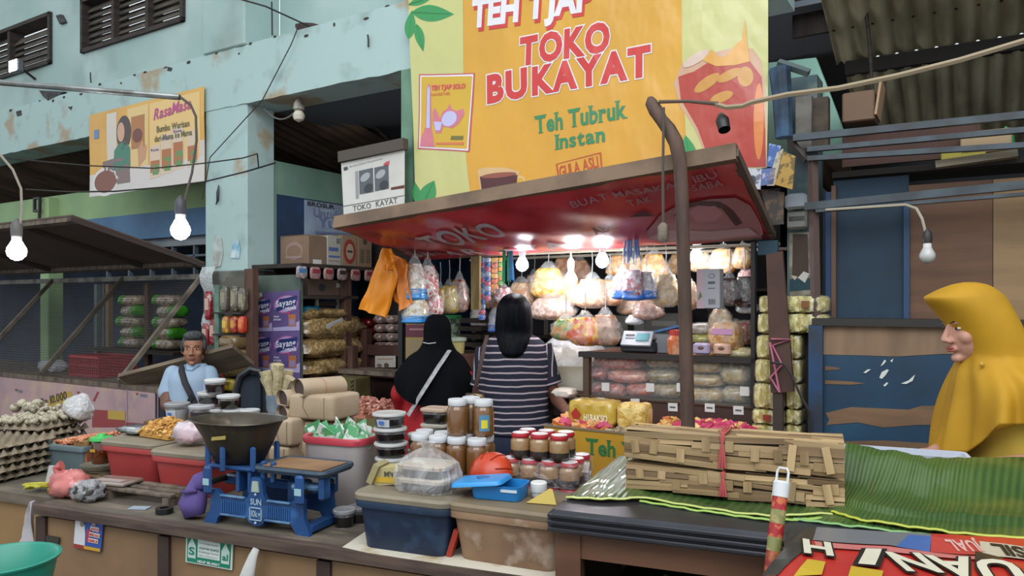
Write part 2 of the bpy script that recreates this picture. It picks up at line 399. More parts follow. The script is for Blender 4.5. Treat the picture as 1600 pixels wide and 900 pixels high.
# dark back wall and sides
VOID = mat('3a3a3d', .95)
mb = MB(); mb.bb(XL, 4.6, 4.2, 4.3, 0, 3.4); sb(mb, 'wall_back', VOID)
mb = MB(); mb.bb(-3.9, .3, .30, 4.2, 3.02, 3.05); sb(mb, 'ceiling', mat('5d646c', .9))
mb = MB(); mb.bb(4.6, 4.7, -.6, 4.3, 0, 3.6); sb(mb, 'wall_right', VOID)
mb = MB(); mb.bb(.02, 4.6, .40, .42, 2.9, 5.2); sb(mb, 'wall_gable', mat('2a211c', .9, '1a1512', 3, st=(8, 1, 1)))
# purlin under the right roof
mb = MB(); mb.box((2.4, .62, 2.755), (4.3, .05, .07)); sb(mb, 'purlin', mat('1d1916', .9))
mb = MB(); mb.tube([(.42, .3, 2.35), (.40, .32, 2.75), (.36, .3, 3.2), (.34, .3, 4)], .009, 6); sb(mb, 'post', DARKWOOD)
# lintel and partition of the left stall row
zA = FS.at(140, 305, .5)[1]
LIME = mat('9db584', .85, '8aa77c', 2, bump=.2)
mb = MB(); mb.bb(XL, XC0 + .02, .45, .55, zA - .26, zA + .03); sb(mb, 'trim_3', LIME)
mb = MB(); mb.bb(XL, XC0 + .02, .42, .55, zA - .50, zA - .26); sb(mb, 'trim_4', mat('5b7fa3', .7, '47688a', 2))
mb = MB(); mb.bb(XL, XC0 + .02, .47, .55, zA - .58, zA - .5); sb(mb, 'trim_5', mat('8b9297', .8, '6d7377', 3))
mb = MB(); mb.bbox((px(78, .4), .42, 1.3), (.16, .16, 2.6), .01); sb(mb, 'stall_post', LIME)
mb = MB(); mb.bb(XL, XC0 + .02, 1.35, 1.45, 0, 2.5); sb(mb, 'wall_stall', mat('25364f', .8, '1a2536', 2))
# grille bars above the flap
for i in range(5):
    mb = MB(); x = px(170 + 34 * i, .5); mb.bb(x - .012, x + .012, .48, .52, 1.72, zA - .56); sb(mb, 'grille_bar', mat('55606a', .6))
for i in range(2):
    mb = MB(); mb.bb(px(150, .5), XC0, .48, .5, 1.82 + i * .1, 1.84 + i * .1); sb(mb, 'grille_bar', mat('55606a', .6))
# mint side wall of the open bay, blue lower field
xw = XC1 - .02
mb = MB(); mb.bb(xw - .1, xw, .27, 4.2, 2.36, 2.62); mb.bb(xw - .1, xw + .004, .26, .30, 0, 2.62); sb(mb, 'wall_left', mat('7d9c8c', .85, '6c8b7d', 2, bump=.15))
mb = MB(); mb.bb(xw - .1, xw - .003, .3, 4.2, 0, 2.36); sb(mb, 'wall_left_lower', mat('27405f', .8, '1c2c44', 2, c3='31507a', sc3=1.2))
# tie beam seen in the open bay
mb = MB(); mb.box((-2.6, 1.2, 2.72), (2.4, .06, .08)); sb(mb, 'tie_beam', mat('7b7157', .8))
for xa, xb in ((-3.3, -2.7), (-2.9, -3.5)):
    mb = MB(); mb.tube([(xa, 1.05, 2.5), (xb, 1.1, 3.0)], .018, 5); sb(mb, 'brace', DARKWOOD)
# column base: grime and torn posters, split low part
mb = MB(); mb.bbox(((XC0 + XC1) / 2, .13, .87), (XC1 - XC0 + .02, .285, 1.76), .01); sb(mb, 'column_base', mat('4a4a44', .8, '6b6459', 5, c3='7f8b8c', sc3=3))
# ================================================================== shared builders for goods
def yat(u, X):
    a = (u - U0) / F; d = (X + FS.o.dot(FS.x)) / (a * FS.x.x + FS.x.y); return d * (a * FS.y.x + FS.y.y) - FS.o.dot(FS.y)
def sgn(a, e): return math.copysign(abs(a) ** e, a)
def pillow_mb(w, d, h, seed=0, lump=.1, e=.55, ez=.75, n=22, m=12, frq=3.):
    mb = MB(); rings = []
    for i in range(1, m):
        a = -pi / 2 + pi * i / m; g = []
        for j in range(n):
            t = 2 * pi * j / n
            p = V((sgn(cos(a), ez) * sgn(cos(t), e), sgn(cos(a), ez) * sgn(sin(t), e), sgn(sin(a), ez)))
            k = 1 + lump * (nz(p.x * frq + seed * 7, p.y * frq, p.z * frq) + .5 * nz(p.x * frq * 3 + seed, p.y * frq * 3, p.z * 7))
            g.append(V((p.x * w / 2 * k, p.y * d / 2 * k, h / 2 + p.z * h / 2 * (1 + (k - 1) * .7))))
        rings.append(g)
    zmin = min(q.z for g in rings for q in g)
    for g in rings:
        for q in g: q.z = max(q.z - zmin, 0)
    return mb.loft(rings)
def quad_fn(TL, TR, BR, BL, W, Hh, y, wav=None):
    c = [FS.at(u, v, y) for u, v in (TL, TR, BR, BL)]
    def fn(x, z, o):
        s, t = x / W, z / Hh; a = [c[3][k] * (1 - s) + c[2][k] * s for k in (0, 1)]; b = [c[0][k] * (1 - s) + c[1][k] * s for k in (0, 1)]
        return (a[0] * (1 - t) + b[0] * t, -o + (wav(s, t) if wav else 0), a[1] * (1 - t) + b[1] * t)
    return fn
def quad_sheet(name, label, cat, TL, TR, BR, BL, W, Hh, y, m, wav=None, nx=1, nz_=1, thick=.004, maxe=.3, part='sheet', kind=None):
    """a sheet hanging in the building's vertical plane y; local axes of the building, origin at the frame origin"""
    fn = quad_fn(TL, TR, BR, BL, W, Hh, 0 if y is None else y, wav)
    base = fn(W / 2, 0, 0)
    root = thing(name, label, cat, FS.w(base[0], y, base[2]), aS)
    f2 = lambda x, z, o: tuple(a - b for a, b in zip(fn(x, z, o), (base[0], 0, base[2])))
    mb = MB(); mb.grid(nx, nz_, lambda s, t: f2(s * W, t * Hh, 0), thick); mb.build(part, m, root, 40)
    return root, Sheet(root, f2, .0012, maxe)
def bulb(label, p, cord, lit=0, r=.035, sock='2a2a2a', cordm='4a4238', tilt=0, rad=.0):
    t = thing('light_bulb', label, 'bulb', p)
    g = MB(); g.lathe([(.004, -r * 1.02), (r * .5, -r * .88), (r * .88, -r * .48), (r, 0), (r * .93, r * .38), (r * .7, r * .8), (r * .5, r * 1.2)], n=20)
    glass = mat('f4f6ff', .3, emit=lit) if lit else mat('b9b7b4', .25)
    gl = g.build('globe', glass, t, 80)
    g = MB(); g.lathe([(r * .52, r * 1.15), (r * .5, r * 1.7), (r * .42, r * 1.75)], n=14); g.build('collar', mat('d8d6d2', .5), t)
    g = MB(); g.lathe([(r * .55, r * 1.72), (r * .6, r * 2.2), (r * .58, r * 3.0), (r * .35, r * 3.4), (r * .12, r * 3.7)], n=14); g.build('socket', mat(sock, .5), t)
    g = MB(); g.tube([V((0, 0, r * 3.6))] + [V(c) - V(p) for c in cord], .006, 6); g.build('cord', mat(cordm, .7), t)
    if lit:
        l = bpy.data.lights.new('bulb_glow', 'POINT'); l.energy = rad; l.color = (.93, .95, 1); l.shadow_soft_size = r * 1.08
        lo_ = bpy.data.objects.new('bulb_glow', l); COL.objects.link(lo_); lo_.parent = t
    return t
def cable(label, pts, r=.006, c='2b2724', name='cable', cat='cable'):
    o = MB().tube(pts, r, 5).build(name, mat(c, .7), loc=(0, 0, 0)); base = V(pts[0])
    for v in o.data.vertices: v.co -= base
    o.location = base; return tag(o, label, cat)
KRAFT = mat('9a7f63', .85, '87705a', 4, bump=.05)
PAPER = mat('d9d7d2', .8)
# ================================================================== left stall
fz0, fz1, fy = 1.79, 2.06, -1.02; fx0, fx1 = -7.6, XC0 - .01
fl = S0('awning_flap', 'brown plywood flap propped open over the mesh fronted left stall', 'awning', (fx0 + fx1) / 2, 0, fz0)
hw = (fx1 - fx0) / 2; an = math.atan2(fz1 - fz0, -fy); ln = math.hypot(fy, fz1 - fz0)
rt = Euler((-an, 0, 0)).to_matrix()
def fb(mb, cx, cy, sx, sy, sz, off): mb.box(rt @ V((cx, -cy, off)), (sx, sy, sz), rt)
q = MB(); fb(q, 0, ln / 2, 2 * hw, ln, .012, .03); q.build('panel', mat('5a463d', .75, '4a3930', 2, st=(1, 1, 1)), fl)
for cy in (.03, ln - .03):
    q = MB(); fb(q, 0, cy, 2 * hw, .05, .035, .008); q.build('batten', GREYW, fl)
for cx in (-hw + .02, -hw + 1.1, hw - .75, hw - .02):
    q = MB(); fb(q, cx, ln / 2, .045, ln, .03, .006); q.build('batten', mat('3d302b', .8), fl)
# slanted wire screen
mx0, mx1 = -7.6, XC0 - .03; mt, mbm = V((0, -.02, 1.70)), V((0, -.67, .95))
ms = S0('wire_screen', 'slanting wire mesh screen with timber bars on the left stall', 'screen', (mx0 + mx1) / 2, -.67, .95)
dv = V((0, .65, .75)); hw = (mx1 - mx0) / 2; L_ = dv.length; rt2 = M.Rotation(math.atan2(.75, .65), 3, 'X')
q = MB(); nw = int(2 * hw / .024)
for i in range(nw): q.box((-hw + 2 * hw * i / nw, dv.y / 2, dv.z / 2), (.0022, L_, .0022), rt2)
for i in range(40): q.box((0, dv.y * i / 40, dv.z * i / 40), (2 * hw, .0022, .0022), rt2)
tag(q.build('wire_mesh', mat('4a4744', .6), ms, 0), kind='stuff')
for u, c in ((318, '7d7162'), (195, '5d5347'), (85, '7d7162')):
    x = px(u, -.02) - (mx0 + mx1) / 2
    q = MB(); q.box((x, dv.y / 2 - .02, dv.z / 2 + .01), (.03, L_ + .02, .03), rt2); q.build('bar', mat(c, .8, '4f463c', 6), ms)
q = MB(); q.box((0, dv.y, dv.z + .01), (2 * hw, .04, .04)); q.build('top_rail', mat('7d7a74', .7, '55504a', 9), ms)
# stall table with pink printed banner front
tx1 = px(256, -.68); tb = S0('stall_table', 'left stall table fronted with pink printed sheets', 'table', (-7.6 + tx1) / 2, -.68, 0)
hw = (tx1 + 7.6) / 2
q = MB(); q.bb(-hw, hw, .0, .68, .89, .93); q.build('table_top', GREYW, tb)
q = MB(); q.bb(hw - .1, hw, .005, .66, 0, .89); q.build('end_panel', mat('23242f', .7), tb)
q = MB(); q.bb(-hw, -hw + .06, .01, .66, 0, .89); q.build('end_panel', GREYW, tb)
q = MB(); q.bb(-hw, hw - .1, .0, .02, .30, .9); q.build('front_sheet', mat('b08f8f', .55, '9c7f86', 2.2, c3='b99c86', sc3=3, bump=.1, bsc=6), tb)
X = lambda u: px(u, -.69) - (-7.6 + tx1) / 2
Zp = lambda u, v: FS.at(u, v, -.69)[1]
sh = Sheet(tb, lambda x, z, o: (x, -o, z), .0015, .3)
YEL = mat('b3913f', .5); DK = mat('3b3534', .6); REDP = mat('8c3536', .5)
def U_(u, v): return (X(u), Zp(u, v))
sh.poly('printed_swoosh', YEL, [U_(47, 640), U_(62, 632), U_(80, 620), U_(97, 612), U_(110, 612), U_(112, 640), U_(95, 634), U_(75, 636), U_(60, 648), U_(47, 650)])
for r_ in ((142, 640, 194, 668), (0, 650, 9, 668), (195, 660, 232, 680)): sh.poly('printed_pack', REDP, [U_(r_[0], r_[1]), U_(r_[2], r_[1] + 3), U_(r_[2], r_[3]), U_(r_[0], r_[3])])
for u in (196, 244): sh.poly('printed_edge', mat('8f7479', .6), [U_(u, 608), U_(u + 1.5, 608), U_(u + 1.5, 690), U_(u, 690)])
sh.poly('printed_ribbon', REDP, [U_(118, 612), U_(122, 612), U_(133, 632), U_(128, 640)]); sh.poly('printed_ribbon', REDP, [U_(150, 612), U_(153, 613), U_(146, 628), U_(143, 626)])
sh.layer()
sh.poly('printed_pack', YEL, [U_(167, 641), U_(194, 643), U_(194, 657), U_(167, 655)]); sh.poly('printed_pack', YEL, [U_(213, 663), U_(226, 664), U_(226, 676), U_(213, 675)])
for u in (21, 210): sh.poly('printed_triangle', mat('7d2f35', .5), [U_(u, 608 + (u > 99) * 6), U_(u + 5, 608 + (u > 99) * 6), U_(u + 2.5, 612 + (u > 99) * 6)])
sh.text('lettering', DK, 'Rp 10.000', *U_(63, 635), .085, .03, rot=.22, width=X(104) - X(63))
sh.text('lettering', DK, 'Hanya', *U_(48, 642), .035, .02, rot=.3, width=X(62) - X(48)); sh.text('lettering', mat('5f7380', .6), 'WINGS', *U_(26, 613), .03, .03, width=.075); sh.text('lettering', mat('5f7380', .6), 'WINGS', *U_(217, 620), .03, .03, width=.085)
# red slotted crate
def crate(name, label, loc, rz, w, d, h, m, cat='crate'):
    t = thing(name, label, cat, loc, rz)
    q = MB(); q.bb(-w / 2, w / 2, -d / 2, d / 2, 0, .01); q.build('base', m, t)
    for s in (-1, 1):
        q = MB()
        for z in (.005, h * .5, h - .015): q.bbox((0, s * d / 2, z + .01), (w, .012, .022), .003)
        n = int(w / .028)
        for i in range(n + 1): q.box((-w / 2 + w * i / n, s * d / 2, h / 2), (.011, .01, h))
        q.build('side', m, t)
        q = MB()
        for z in (.005, h * .5, h - .015): q.bbox((s * w / 2, 0, z + .01), (.012, d, .022), .003)
        n = int(d / .028)
        for i in range(n + 1): q.box((s * w / 2, -d / 2 + d * i / n, h / 2), (.01, .011, h))
        q.build('side', m, t)
    return t
x_, z_ = FS.at(157, 603, -.42)
crate('slotted_crate', 'red plastic slotted crate on the pink fronted table', FS.w(x_, -.40, .93), aS, .40, .3, .16, mat('8f1f2b', .45))
o = pillow_mb(.25, .16, .1, 3, .25).build('tied_bag', film((225, 225, 230), .45), loc=FS.w(px(92, -.4), -.45, .93), rz=aS); tag(o, 'crumpled clear plastic bag left of the red crate', 'bag')
# snack bags behind the screen: two stacks, green printed ends
BAGC = mat('8a7a68', .25, 'b9a591', 40, voro=True, coat=.8); GREEN = mat('4fae2c', .3, '3c8a24', 12, coat=.6)
sh_ = S0('stall_rack', 'grey and wood rack posts behind the wire screen', 'rack', px(185, .55), .62, 0)
for u, m, w in ((146, mat('6f7a78', .6), .05), (158, mat('5d6468', .6), .03), (164, mat('8a7256', .7), .05), (225, BROWNW, .06)):
    q = MB(); q.bb(px(u, .6) - px(185, .55) - w / 2, px(u, .6) - px(185, .55) + w / 2, 0, .05, 0, 1.7); q.build('post', m, sh_)
q = MB(); q.bb(px(150, .6) - px(185, .55), px(290, .6) - px(185, .55), -.15, .25, 1.02, 1.05); q.build('shelf', DARKWOOD, sh_)
for k, u in enumerate((192, 247)):
    for i in range(5):
        h = .105; x = px(u, .55) + random.uniform(-.02, .02)
        t = S0('snack_bag', ['lowest', 'second lowest', 'middle', 'second highest', 'topmost'][i] + ' green ended brown snack bag, stack ' + ['left', 'right'][k] + ' of the wooden post', 'bag', x, .68, 1.05 + i * h, random.uniform(-.1, .1), 'green ended snack bags behind the wire screen')
        pillow_mb(.30, .2, h * 1.1, k * 9 + i, .1).build('pouch', BAGC, t, 80)
        pillow_mb(.11, .2, h * 1.05, i, .15).build('green_end', GREEN, t, 80, loc=(.125 if i % 2 else -.125, -.004, .003))
# leaning plank
p0, p1 = P(192, 602, 5.15), P(372, 556, 4.95)
q = MB(); dirv = (p1 - p0); q.box((0, 0, 0), (dirv.length, .24, .03)); o = q.build('plank', mat('7a6a57', .8, '5f5243', 3, st=(1, 6, 6), bump=.2))
o.location = (p0 + p1) / 2 + V((0, .1, .0)); o.rotation_euler = (R(-35), -math.atan2(dirv.z, math.hypot(dirv.x, dirv.y)), math.atan2(dirv.y, dirv.x)); tag(o, 'bare timber plank propped up behind the seated man', 'plank')
# ------------------------------------------------------------------ pipe, bulbs, wires on the left
pp0, pp1 = P(-120, 119, 3.4), P(281, 152, 3.4)
t = thing('lamp_pipe', 'grey metal pipe arm reaching in from the left with a hanging lead', 'pipe', (pp0.x, pp0.y, 0))
q = MB(); q.tube([pp0 - V((pp0.x, pp0.y, 0)), pp1 - V((pp0.x, pp0.y, 0))], .0135, 10); q.build('arm', STEEL, t)
q = MB(); q.cyl((0, 0, 0), (0, 0, pp0.z + .03), .02); q.build('upright', STEEL, t)
bp = P(282, 360, 3.4)
bulb('lit white bulb hanging from the metal pipe before the mint column', bp, [P(286, 320, 3.4), P(300, 270, 3.4), P(307, 220, 3.4), P(306, 182, 3.4), P(298, 164, 3.4), P(282, 152, 3.4)], 35, .043, '3a3a40', '4b433b', rad=14)
bp = P(26, 393, 3.5)
bulb('lit white bulb at the left edge under the brown flap', bp, [P(30, 365, 3.5), P(34, 330, 3.5), P(33, 295, 3.5), P(20, 265, 3.5), P(-8, 232, 3.5)], 35, .042, '55534f', '8b8276', rad=12)
cable('thin black cable strung across the orange food banner', [P(-20, 243, 5.0)] + [P(u, v, d) for u, v, d in ((60, 252, 5.2), (140, 259, 5.2), (240, 263, 5.2), (320, 255, 5.15), (380, 247, 5.1), (402, 240, 5.15))] + [FS.w(px(404, -.02), -.02, 2.5)], .005)
cable('lower sagging dark cable below the orange food banner', [P(40, 296, 5.4), P(110, 300, 5.4), P(180, 299, 5.4), P(250, 293, 5.3), P(320, 284, 5.2), P(385, 268, 5.2), FS.w(px(430, .1), .1, 2.55)], .006)
cable('black wire running from the ledge tin down over the column', [FS.w(px(468, -.03), -.03, 3.47), FS.w(px(455, -.05), -.05, 3.33), FS.w(px(410, -.05), -.05, 2.98), FS.w(px(330, -.05), -.06, 2.62), FS.w(px(318, -.05), -.06, 2.3)], .004)
cable('black wire from the top edge to the tin on the ledge', [P(362, -5, 5.0), P(415, 10, 5.0), FS.w(px(462, -.03), .1, 3.5)], .006)
t = S0('iron_bracket', 'black square iron bracket on the lime green stall post', 'bracket', px(58, .3), .3, FS.at(58, 325, .3)[1])
for a, b, w, h in ((0, .1, .12, .025), (0, -.03, .12, .025), (-.05, .035, .025, .15), (.05, .035, .025, .15), (.045, -.08, .02, .1)): q = MB(); q.bbox((a, 0, b), (w, .03, h), .004); q.build('bar', BLACKM, t)
# unlit porcelain lamp under the beam
t = S0('lamp_holder', 'small cream porcelain lamp holder hanging under the beam', 'lamp', px(467, .1), .1, 3.0 - .17)
q = MB(); q.lathe([(.01, -.005), (.035, .01), (.045, .04), (.03, .07), (.02, .075)], n=16); q.build('globe', mat('cfc8b4', .5), t)
q = MB(); q.lathe([(.02, .07), (.042, .085), (.042, .11), (.03, .14), (.012, .17)], n=16); q.build('holder', mat('a9a498', .5, '5a554c', 20), t)
q = MB(); q.tube([V((0, 0, .1))] + sag((0, 0, .1), (-.36, -.02, .15), .09, 8)[1:], .006, 5); q.build('lead', mat('6d6a64', .7), t)
# flood light by the far window
t = thing('flood_light', 'glaring white flood light at the left louvred window', 'lamp', FS.w(px(26, -.15), -.15, FS.at(26, 104, -.15)[1]), aS)
q = MB(); q.bbox((0, 0, 0), (.16, .06, .12), .01); q.build('housing', mat('5a5d60', .5), t)
q = MB(); q.box((0, -.033, 0), (.14, .006, .10)); q.build('lamp_panel', mat('f6f8ff', .3, emit=30), t)
q = MB(); q.tube([(0, .03, 0), (0, .17, -.08)], .012); q.build('bracket', BLACKM, t)
# spray stencils and hooks on the column, torn blue sticker
t = S0('sticker', 'torn pale blue sticker on the mint column', 'sticker', px(368, -.004), -.006, FS.at(368, 390, 0)[1])
q = MB(); q.prism([(-.05, -.06), (.04, -.07), (.06, .0), (.03, .07), (-.03, .05)], -.002, .002); q.build('sheet', mat('5d9db8', .6, 'c9d5d6', 9), t)
t = S0('sticker', 'scraped white sticker remains on the mint column', 'sticker', px(345, -.004), -.006, FS.at(345, 392, 0)[1])
q = MB(); q.prism([(-.09, -.13), (.0, -.12), (.03, -.02), (.01, .1), (-.06, .13), (-.09, .06)], -.002, .002); q.build('sheet', mat('b9c3c0', .7, '9a9b93', 12), t)
q = MB(); q.tube([(0, 0, 0), (.004, -.012, -.06), (.0, -.01, -.12), (-.02, -.01, -.15)], [.004, .012, .01, .004], 6); tag(q.build('hook', BLACKM, loc=FS.w(px(341, -.02), -.015, FS.at(341, 290, 0)[1]), rz=aS), 'black iron hook hanging on the mint column', 'hook')
# ------------------------------------------------------------------ orange food banner on the left wall
OR = mat('d6a552', .45, 'c99545', 2, bump=.15, bsc=5); W, Hh = 1.6, .75
bn, sh = quad_sheet('food_banner', 'orange seasoning banner with a woman and packets on the mint wall', 'banner', (140, 180), (319, 135), (319, 283), (140, 308), W, Hh, -.03, OR, lambda s, t: .006 * sin(s * 9) * (1 - t) + .003 * sin(t * 6), 40, 12, .003, .1)
m = lambda c, r=.45: mat(c, r)
sh.rect('white_field', m('c9c2bd'), .0, .0, W, .20); sh.rect('white_field', m('cdc3b6'), .27, .2, .42, .72); sh.rect('cream_field', m('d8b87c'), .58, .2, .88, .72); sh.rect('cream_field', m('dcb878'), .9, .2, 1.55, .72)
sh.rect('white_field', m('c3bcc0'), 1.36, .19, W, .33); sh.layer()
sh.ell('hair', m('4a3a38'), .53, .52, .11, .15); sh.poly('blouse', m('3e7864'), [(.36, .2), (.62, .2), (.62, .38), (.54, .45), (.45, .43), (.38, .38)]); sh.poly('apron', m('7b6664'), [(.2, .08), (.62, .08), (.60, .3), (.45, .32), (.2, .30)])
sh.rect('poster_field', m('a9703f'), .64, .36, .83, .64); sh.ell('food_bowl', m('d4cdc8'), .24, .12, .2, .13); sh.poly('hand', m('bf8e6b'), [(.74, .2), (.84, .26), (.86, .36), (.8, .42), (.73, .36)])
for x, y, h in ((.9, .08, .28), (1.05, .10, .34), (1.2, .12, .36), (1.38, .13, .3)): sh.poly('packet', m('cfb9a0'), [(x, y), (x + .14, y + .01), (x + .14, y + h), (x, y + h - .01)])
sh.layer()
sh.ell('face', m('c69b80'), .49, .53, .055, .085); sh.ell('food', m('7d4a3a'), .24, .12, .165, .1); sh.ell('food', m('6d3f34'), .73, .47, .07, .06); sh.rect('logo', m('5f7fb0'), .08, .52, .15, .6)
for x, y, h in ((.9, .08, .28), (1.05, .10, .34), (1.2, .12, .36), (1.38, .13, .3)): sh.rect('packet_food', m('a9683f'), x + .01, y + .05, x + .13, y + h - .13); sh.rect('packet_herbs', m('5f8a55'), x + .04, y + .03, x + .12, y + h * .45)
sh.layer(); sh.text('lettering', m('b0477f'), 'RasaMasa', .96, .57, .13, .02, rot=.06, shear=.3, width=.48); sh.text('lettering', m('5d5a32'), 'Bumbu Warisan', 1.0, .46, .075, .02, width=.42); sh.text('lettering', m('5d5a32'), 'dari Mama ke Mama', .97, .385, .07, .02, width=.48)
sh.text('lettering', m('6b4a8c'), 'Rasa', .92, .31, .03, .02, width=.1); sh.text('lettering', m('6b4a8c'), 'Rasa', 1.07, .39, .03, .02, width=.1); sh.text('lettering', m('6b4a8c'), 'Rasa', 1.22, .43, .03, .02, width=.1)
# ================================================================== goods shelf by the column (front of column base)
cs = S0('narrow_rack', 'narrow mint and brown posted rack in front of the column base', 'rack', px(365, -.2), -.12, 0)
xo = px(365, -.2)
for u, m_, w in ((340, mat('6f8f80', .7, '59705f', 9), .05), (390, BROWNW, .09)):
    q = MB(); x = px(u, -.16) - xo; q.bb(x - w / 2, x + w / 2, -.05, .0, 0, FS.at(u, 420 if u > 380 else 445, -.16)[1]); q.build('post', m_, cs)
for v in (488, 522, 588, 612):
    q = MB(); zz = FS.at(365, v, -.16)[1]; q.bb(px(342, -.16) - xo, px(386, -.16) - xo, -.10, .1, zz - .012, zz); q.build('shelf', DARKWOOD, cs)
q = MB(); q.bb(px(342, -.1) - xo, px(386, -.1) - xo, .08, .1, 0, 1.7); q.build('back_board', mat('5d5a50', .8), cs)
def pack(name, label, u, v0, v1, y, w, c, c2, d=.05, group=None, cat='packet', rz=0):
    x, z = FS.at(u, v1, y); h = FS.at(u, v0, y)[1] - z
    t = S0(name, label, cat, x, y, z, rz, group)
    pillow_mb(w, d, h, u, .06, .5, .5).build('pouch', mat(c, .25, c2, 22, .56, .66, coat=.7, rnd=.1), t, 80)
    q = MB(); q.box((0, -d * .48, h * .55), (w * .6, .004, h * .4)); q.build('label_panel', mat(c2, .4), t); return t
for i, (u, a, b) in enumerate(((352, 447, 487), (368, 447, 487), (380, 450, 487))): pack('instant_pack', ['leftmost', 'middle', 'rightmost'][i] + ' shiny clear pack on the top shelf of the narrow rack', u, a, b, -.2, .075, '5a5247', '8f8468')
for i, (u, c, c2) in enumerate(((354, 'a8702f', 'd6b24a'), (367, '9c2f2a', 'c88d3a'), (379, 'b53a26', 'd87b3a'))): pack('instant_pack', ['orange yellow', 'dark red', 'bright red'][i] + ' noodle pack on the narrow rack under the clear packs', u, 494, 521, -.2, .06, c, c2)
for i in range(3): pack('brown_bag', ['top', 'middle', 'bottom'][i] + ' brown clear bag stacked on the narrow rack', 366, 524 + i * 21, 545 + i * 21, -.2, .19, '6f5a3a', '8c744c', .16)
pack('yellow_pack', 'yellow patterned pack at the foot of the narrow rack', 362, 590, 611, -.2, .14, 'b09a2e', '6b5a22', .12)
for i, (u, a, b) in enumerate(((326, 455, 500), (334, 498, 540), (322, 505, 540))):
    t = pack('hanging_pack', ['tall dark red pack hanging at the column edge', 'red pack with pale label hanging beside the column', 'lower dark red pack hanging beside the seated man'][i], u, a, b, -.1, .07, '8c2027', 'c9a79a', .04)
q = MB(); q.tube([(0, 0, 0), (.0, -.03, .16), (.02, -.02, .3)], [.006, .012, .008], 6); tag(q.build('red_ribbon', mat('b8281f', .5), loc=FS.w(px(351, -.25), -.25, FS.at(351, 605, -.25)[1]), rz=aS), 'red plastic ribbon hanging on the narrow rack', 'ribbon')
# clear wrap peeled off the column edge
q = MB(); q.grid(3, 8, lambda s, t: ((s - .5) * .16 * (1 - t * .4), -.03 * sin(t * 9) - .02, -t * .5), .0015); tag(q.build('plastic_wrap', film((230, 235, 235), .35), loc=FS.w(px(330, -.05), -.05, FS.at(330, 418, 0)[1]), rz=aS), 'shiny torn plastic wrap hanging off the column edge', 'wrap')
# ================================================================== shelf unit along the mint side wall
ux0, ux1, uy0, uy1 = px(390, .06), px(470, .06), .06, 0
uy1 = yat(560, ux1)
su = S0('shelf_unit', 'dark wooden shelf unit with a papered end beside the column', 'shelf', ux0, uy0, 0)
w, dp = ux1 - ux0, uy1 - uy0; ztop = 1.79
q = MB(); q.bb(0, w, 0, .02, 0, FS.at(430, 430, .06)[1]); q.build('end_panel', mat('5d6a60', .8, '48524b', 4), su)
q = MB(); q.bb(0, w + .02, -.01, dp + .6, ztop - .03, ztop); q.build('top_board', DARKWOOD, su)
for yy in (yat(545, ux1) - uy0,):
    q = MB(); q.bb(w - .06, w, yy - .03, yy + .03, 0, ztop - .03); q.build('post', BROWNW, su)
q = MB(); q.bb(0, .03, 0.02, dp, 0, ztop - .03); q.build('back_board', mat('2a2624', .9), su)
zs2 = FS.l(P(520, 592, 1))  # shelf height from the bags' foot
def z_on(u, v, X): 
    a = (u - U0) / F; d = (X + FS.o.dot(FS.x)) / (a * FS.x.x + FS.x.y); return H + (V0 - v) * d / F
zb = z_on(520, 592, ux1); zm = z_on(510, 462, ux1)
for zz in (zb, zm):
    q = MB(); q.bb(.03, w, .02, dp, zz - .025, zz); q.build('shelf', DARKWOOD, su)
# cartons on top
def carton(label, x0, x1, y0, y1, z0, z1, m, name='carton'):
    t = S0(name, label, 'box', (x0 + x1) / 2, (y0 + y1) / 2, z0); a, b, h = (x1 - x0) / 2, (y1 - y0) / 2, z1 - z0
    q = MB(); q.bbox((0, 0, h / 2), (2 * a, 2 * b, h), .004); q.build('body', m, t)
    q = MB(); q.box((0, 0, h + .001), (2 * a, .05, .002)); q.build('tape', mat('b7a184', .3), t)
    q = MB(); q.box((a * .0, -b, h), (2 * a, .004, .006)); q.build('flap_edge', mat('6f5a45', .9), t)
    return t, Sheet(t, lambda x, z, o: (a + o, x, z), .0012, .5), Sheet(t, lambda x, z, o: (x, -b - o, z), .0012, .5), (a, b, h)
cx1 = px(482, .33); cx0 = xw + .01
ys = [.33] + [yat(u, cx1) for u in (510, 533, 558, 581)]
zc = [z_on(u, 368, cx1) for u in (495, 522, 545, 570)]
t, sx_, sf, (a, b, h) = carton('brown carton with faint print, nearest the column on the top shelf', cx0, cx1, ys[0], ys[1], ztop, zc[0], mat('8a705c', .85, '7c6452', 3))
sf.ell('print_ring', mat('9a7d75', .8), 0, h * .5, a * .6, h * .3); sf.layer(); sf.ell('print_field', mat('856a58', .8), 0, h * .47, a * .5, h * .22); sf.layer(); sf.rect('print_bar', mat('9a7d75', .8), -a * .6, h * .25, a * .6, h * .33)
sx_.rect('label_panel', PAPER, -.05, .01, .04, .05)
t, sx_, sf, (a, b, h) = carton('white carton with blue print between the kraft cartons', cx0, cx1, ys[1] + .01, ys[2], ztop, zc[1], mat('b3aea2', .8))
sx_.rect('print_bar', mat('5b6aa0', .7), -b * .8, h * .5, b * .6, h * .62); sx_.rect('print_bar', mat('5b6aa0', .7), -b * .8, h * .3, b * .8, h * .36); sx_.rect('print_bar', mat('77747a', .7), b * .3, h * .75, b * .8, h * .92); sx_.rect('print_bar', mat('8a6a5a', .7), -b * .8, h * .18, b * .8, h * .2)
t, sx_, sf, (a, b, h) = carton('kraft carton with a red ring print on the top shelf', cx0, cx1, ys[2] + .01, ys[3], ztop, zc[2], mat('9a7f66', .85))
sx_.ell('print_ring', mat('9c3a33', .7), 0, h * .5, b * .8, h * .38); sx_.layer(); sx_.ell('print_field', mat('b39a83', .8), 0, h * .5, b * .5, h * .25); sx_.layer(); sx_.rect('print_bar', mat('4a4340', .8), -b * .35, h * .47, b * .35, h * .54)
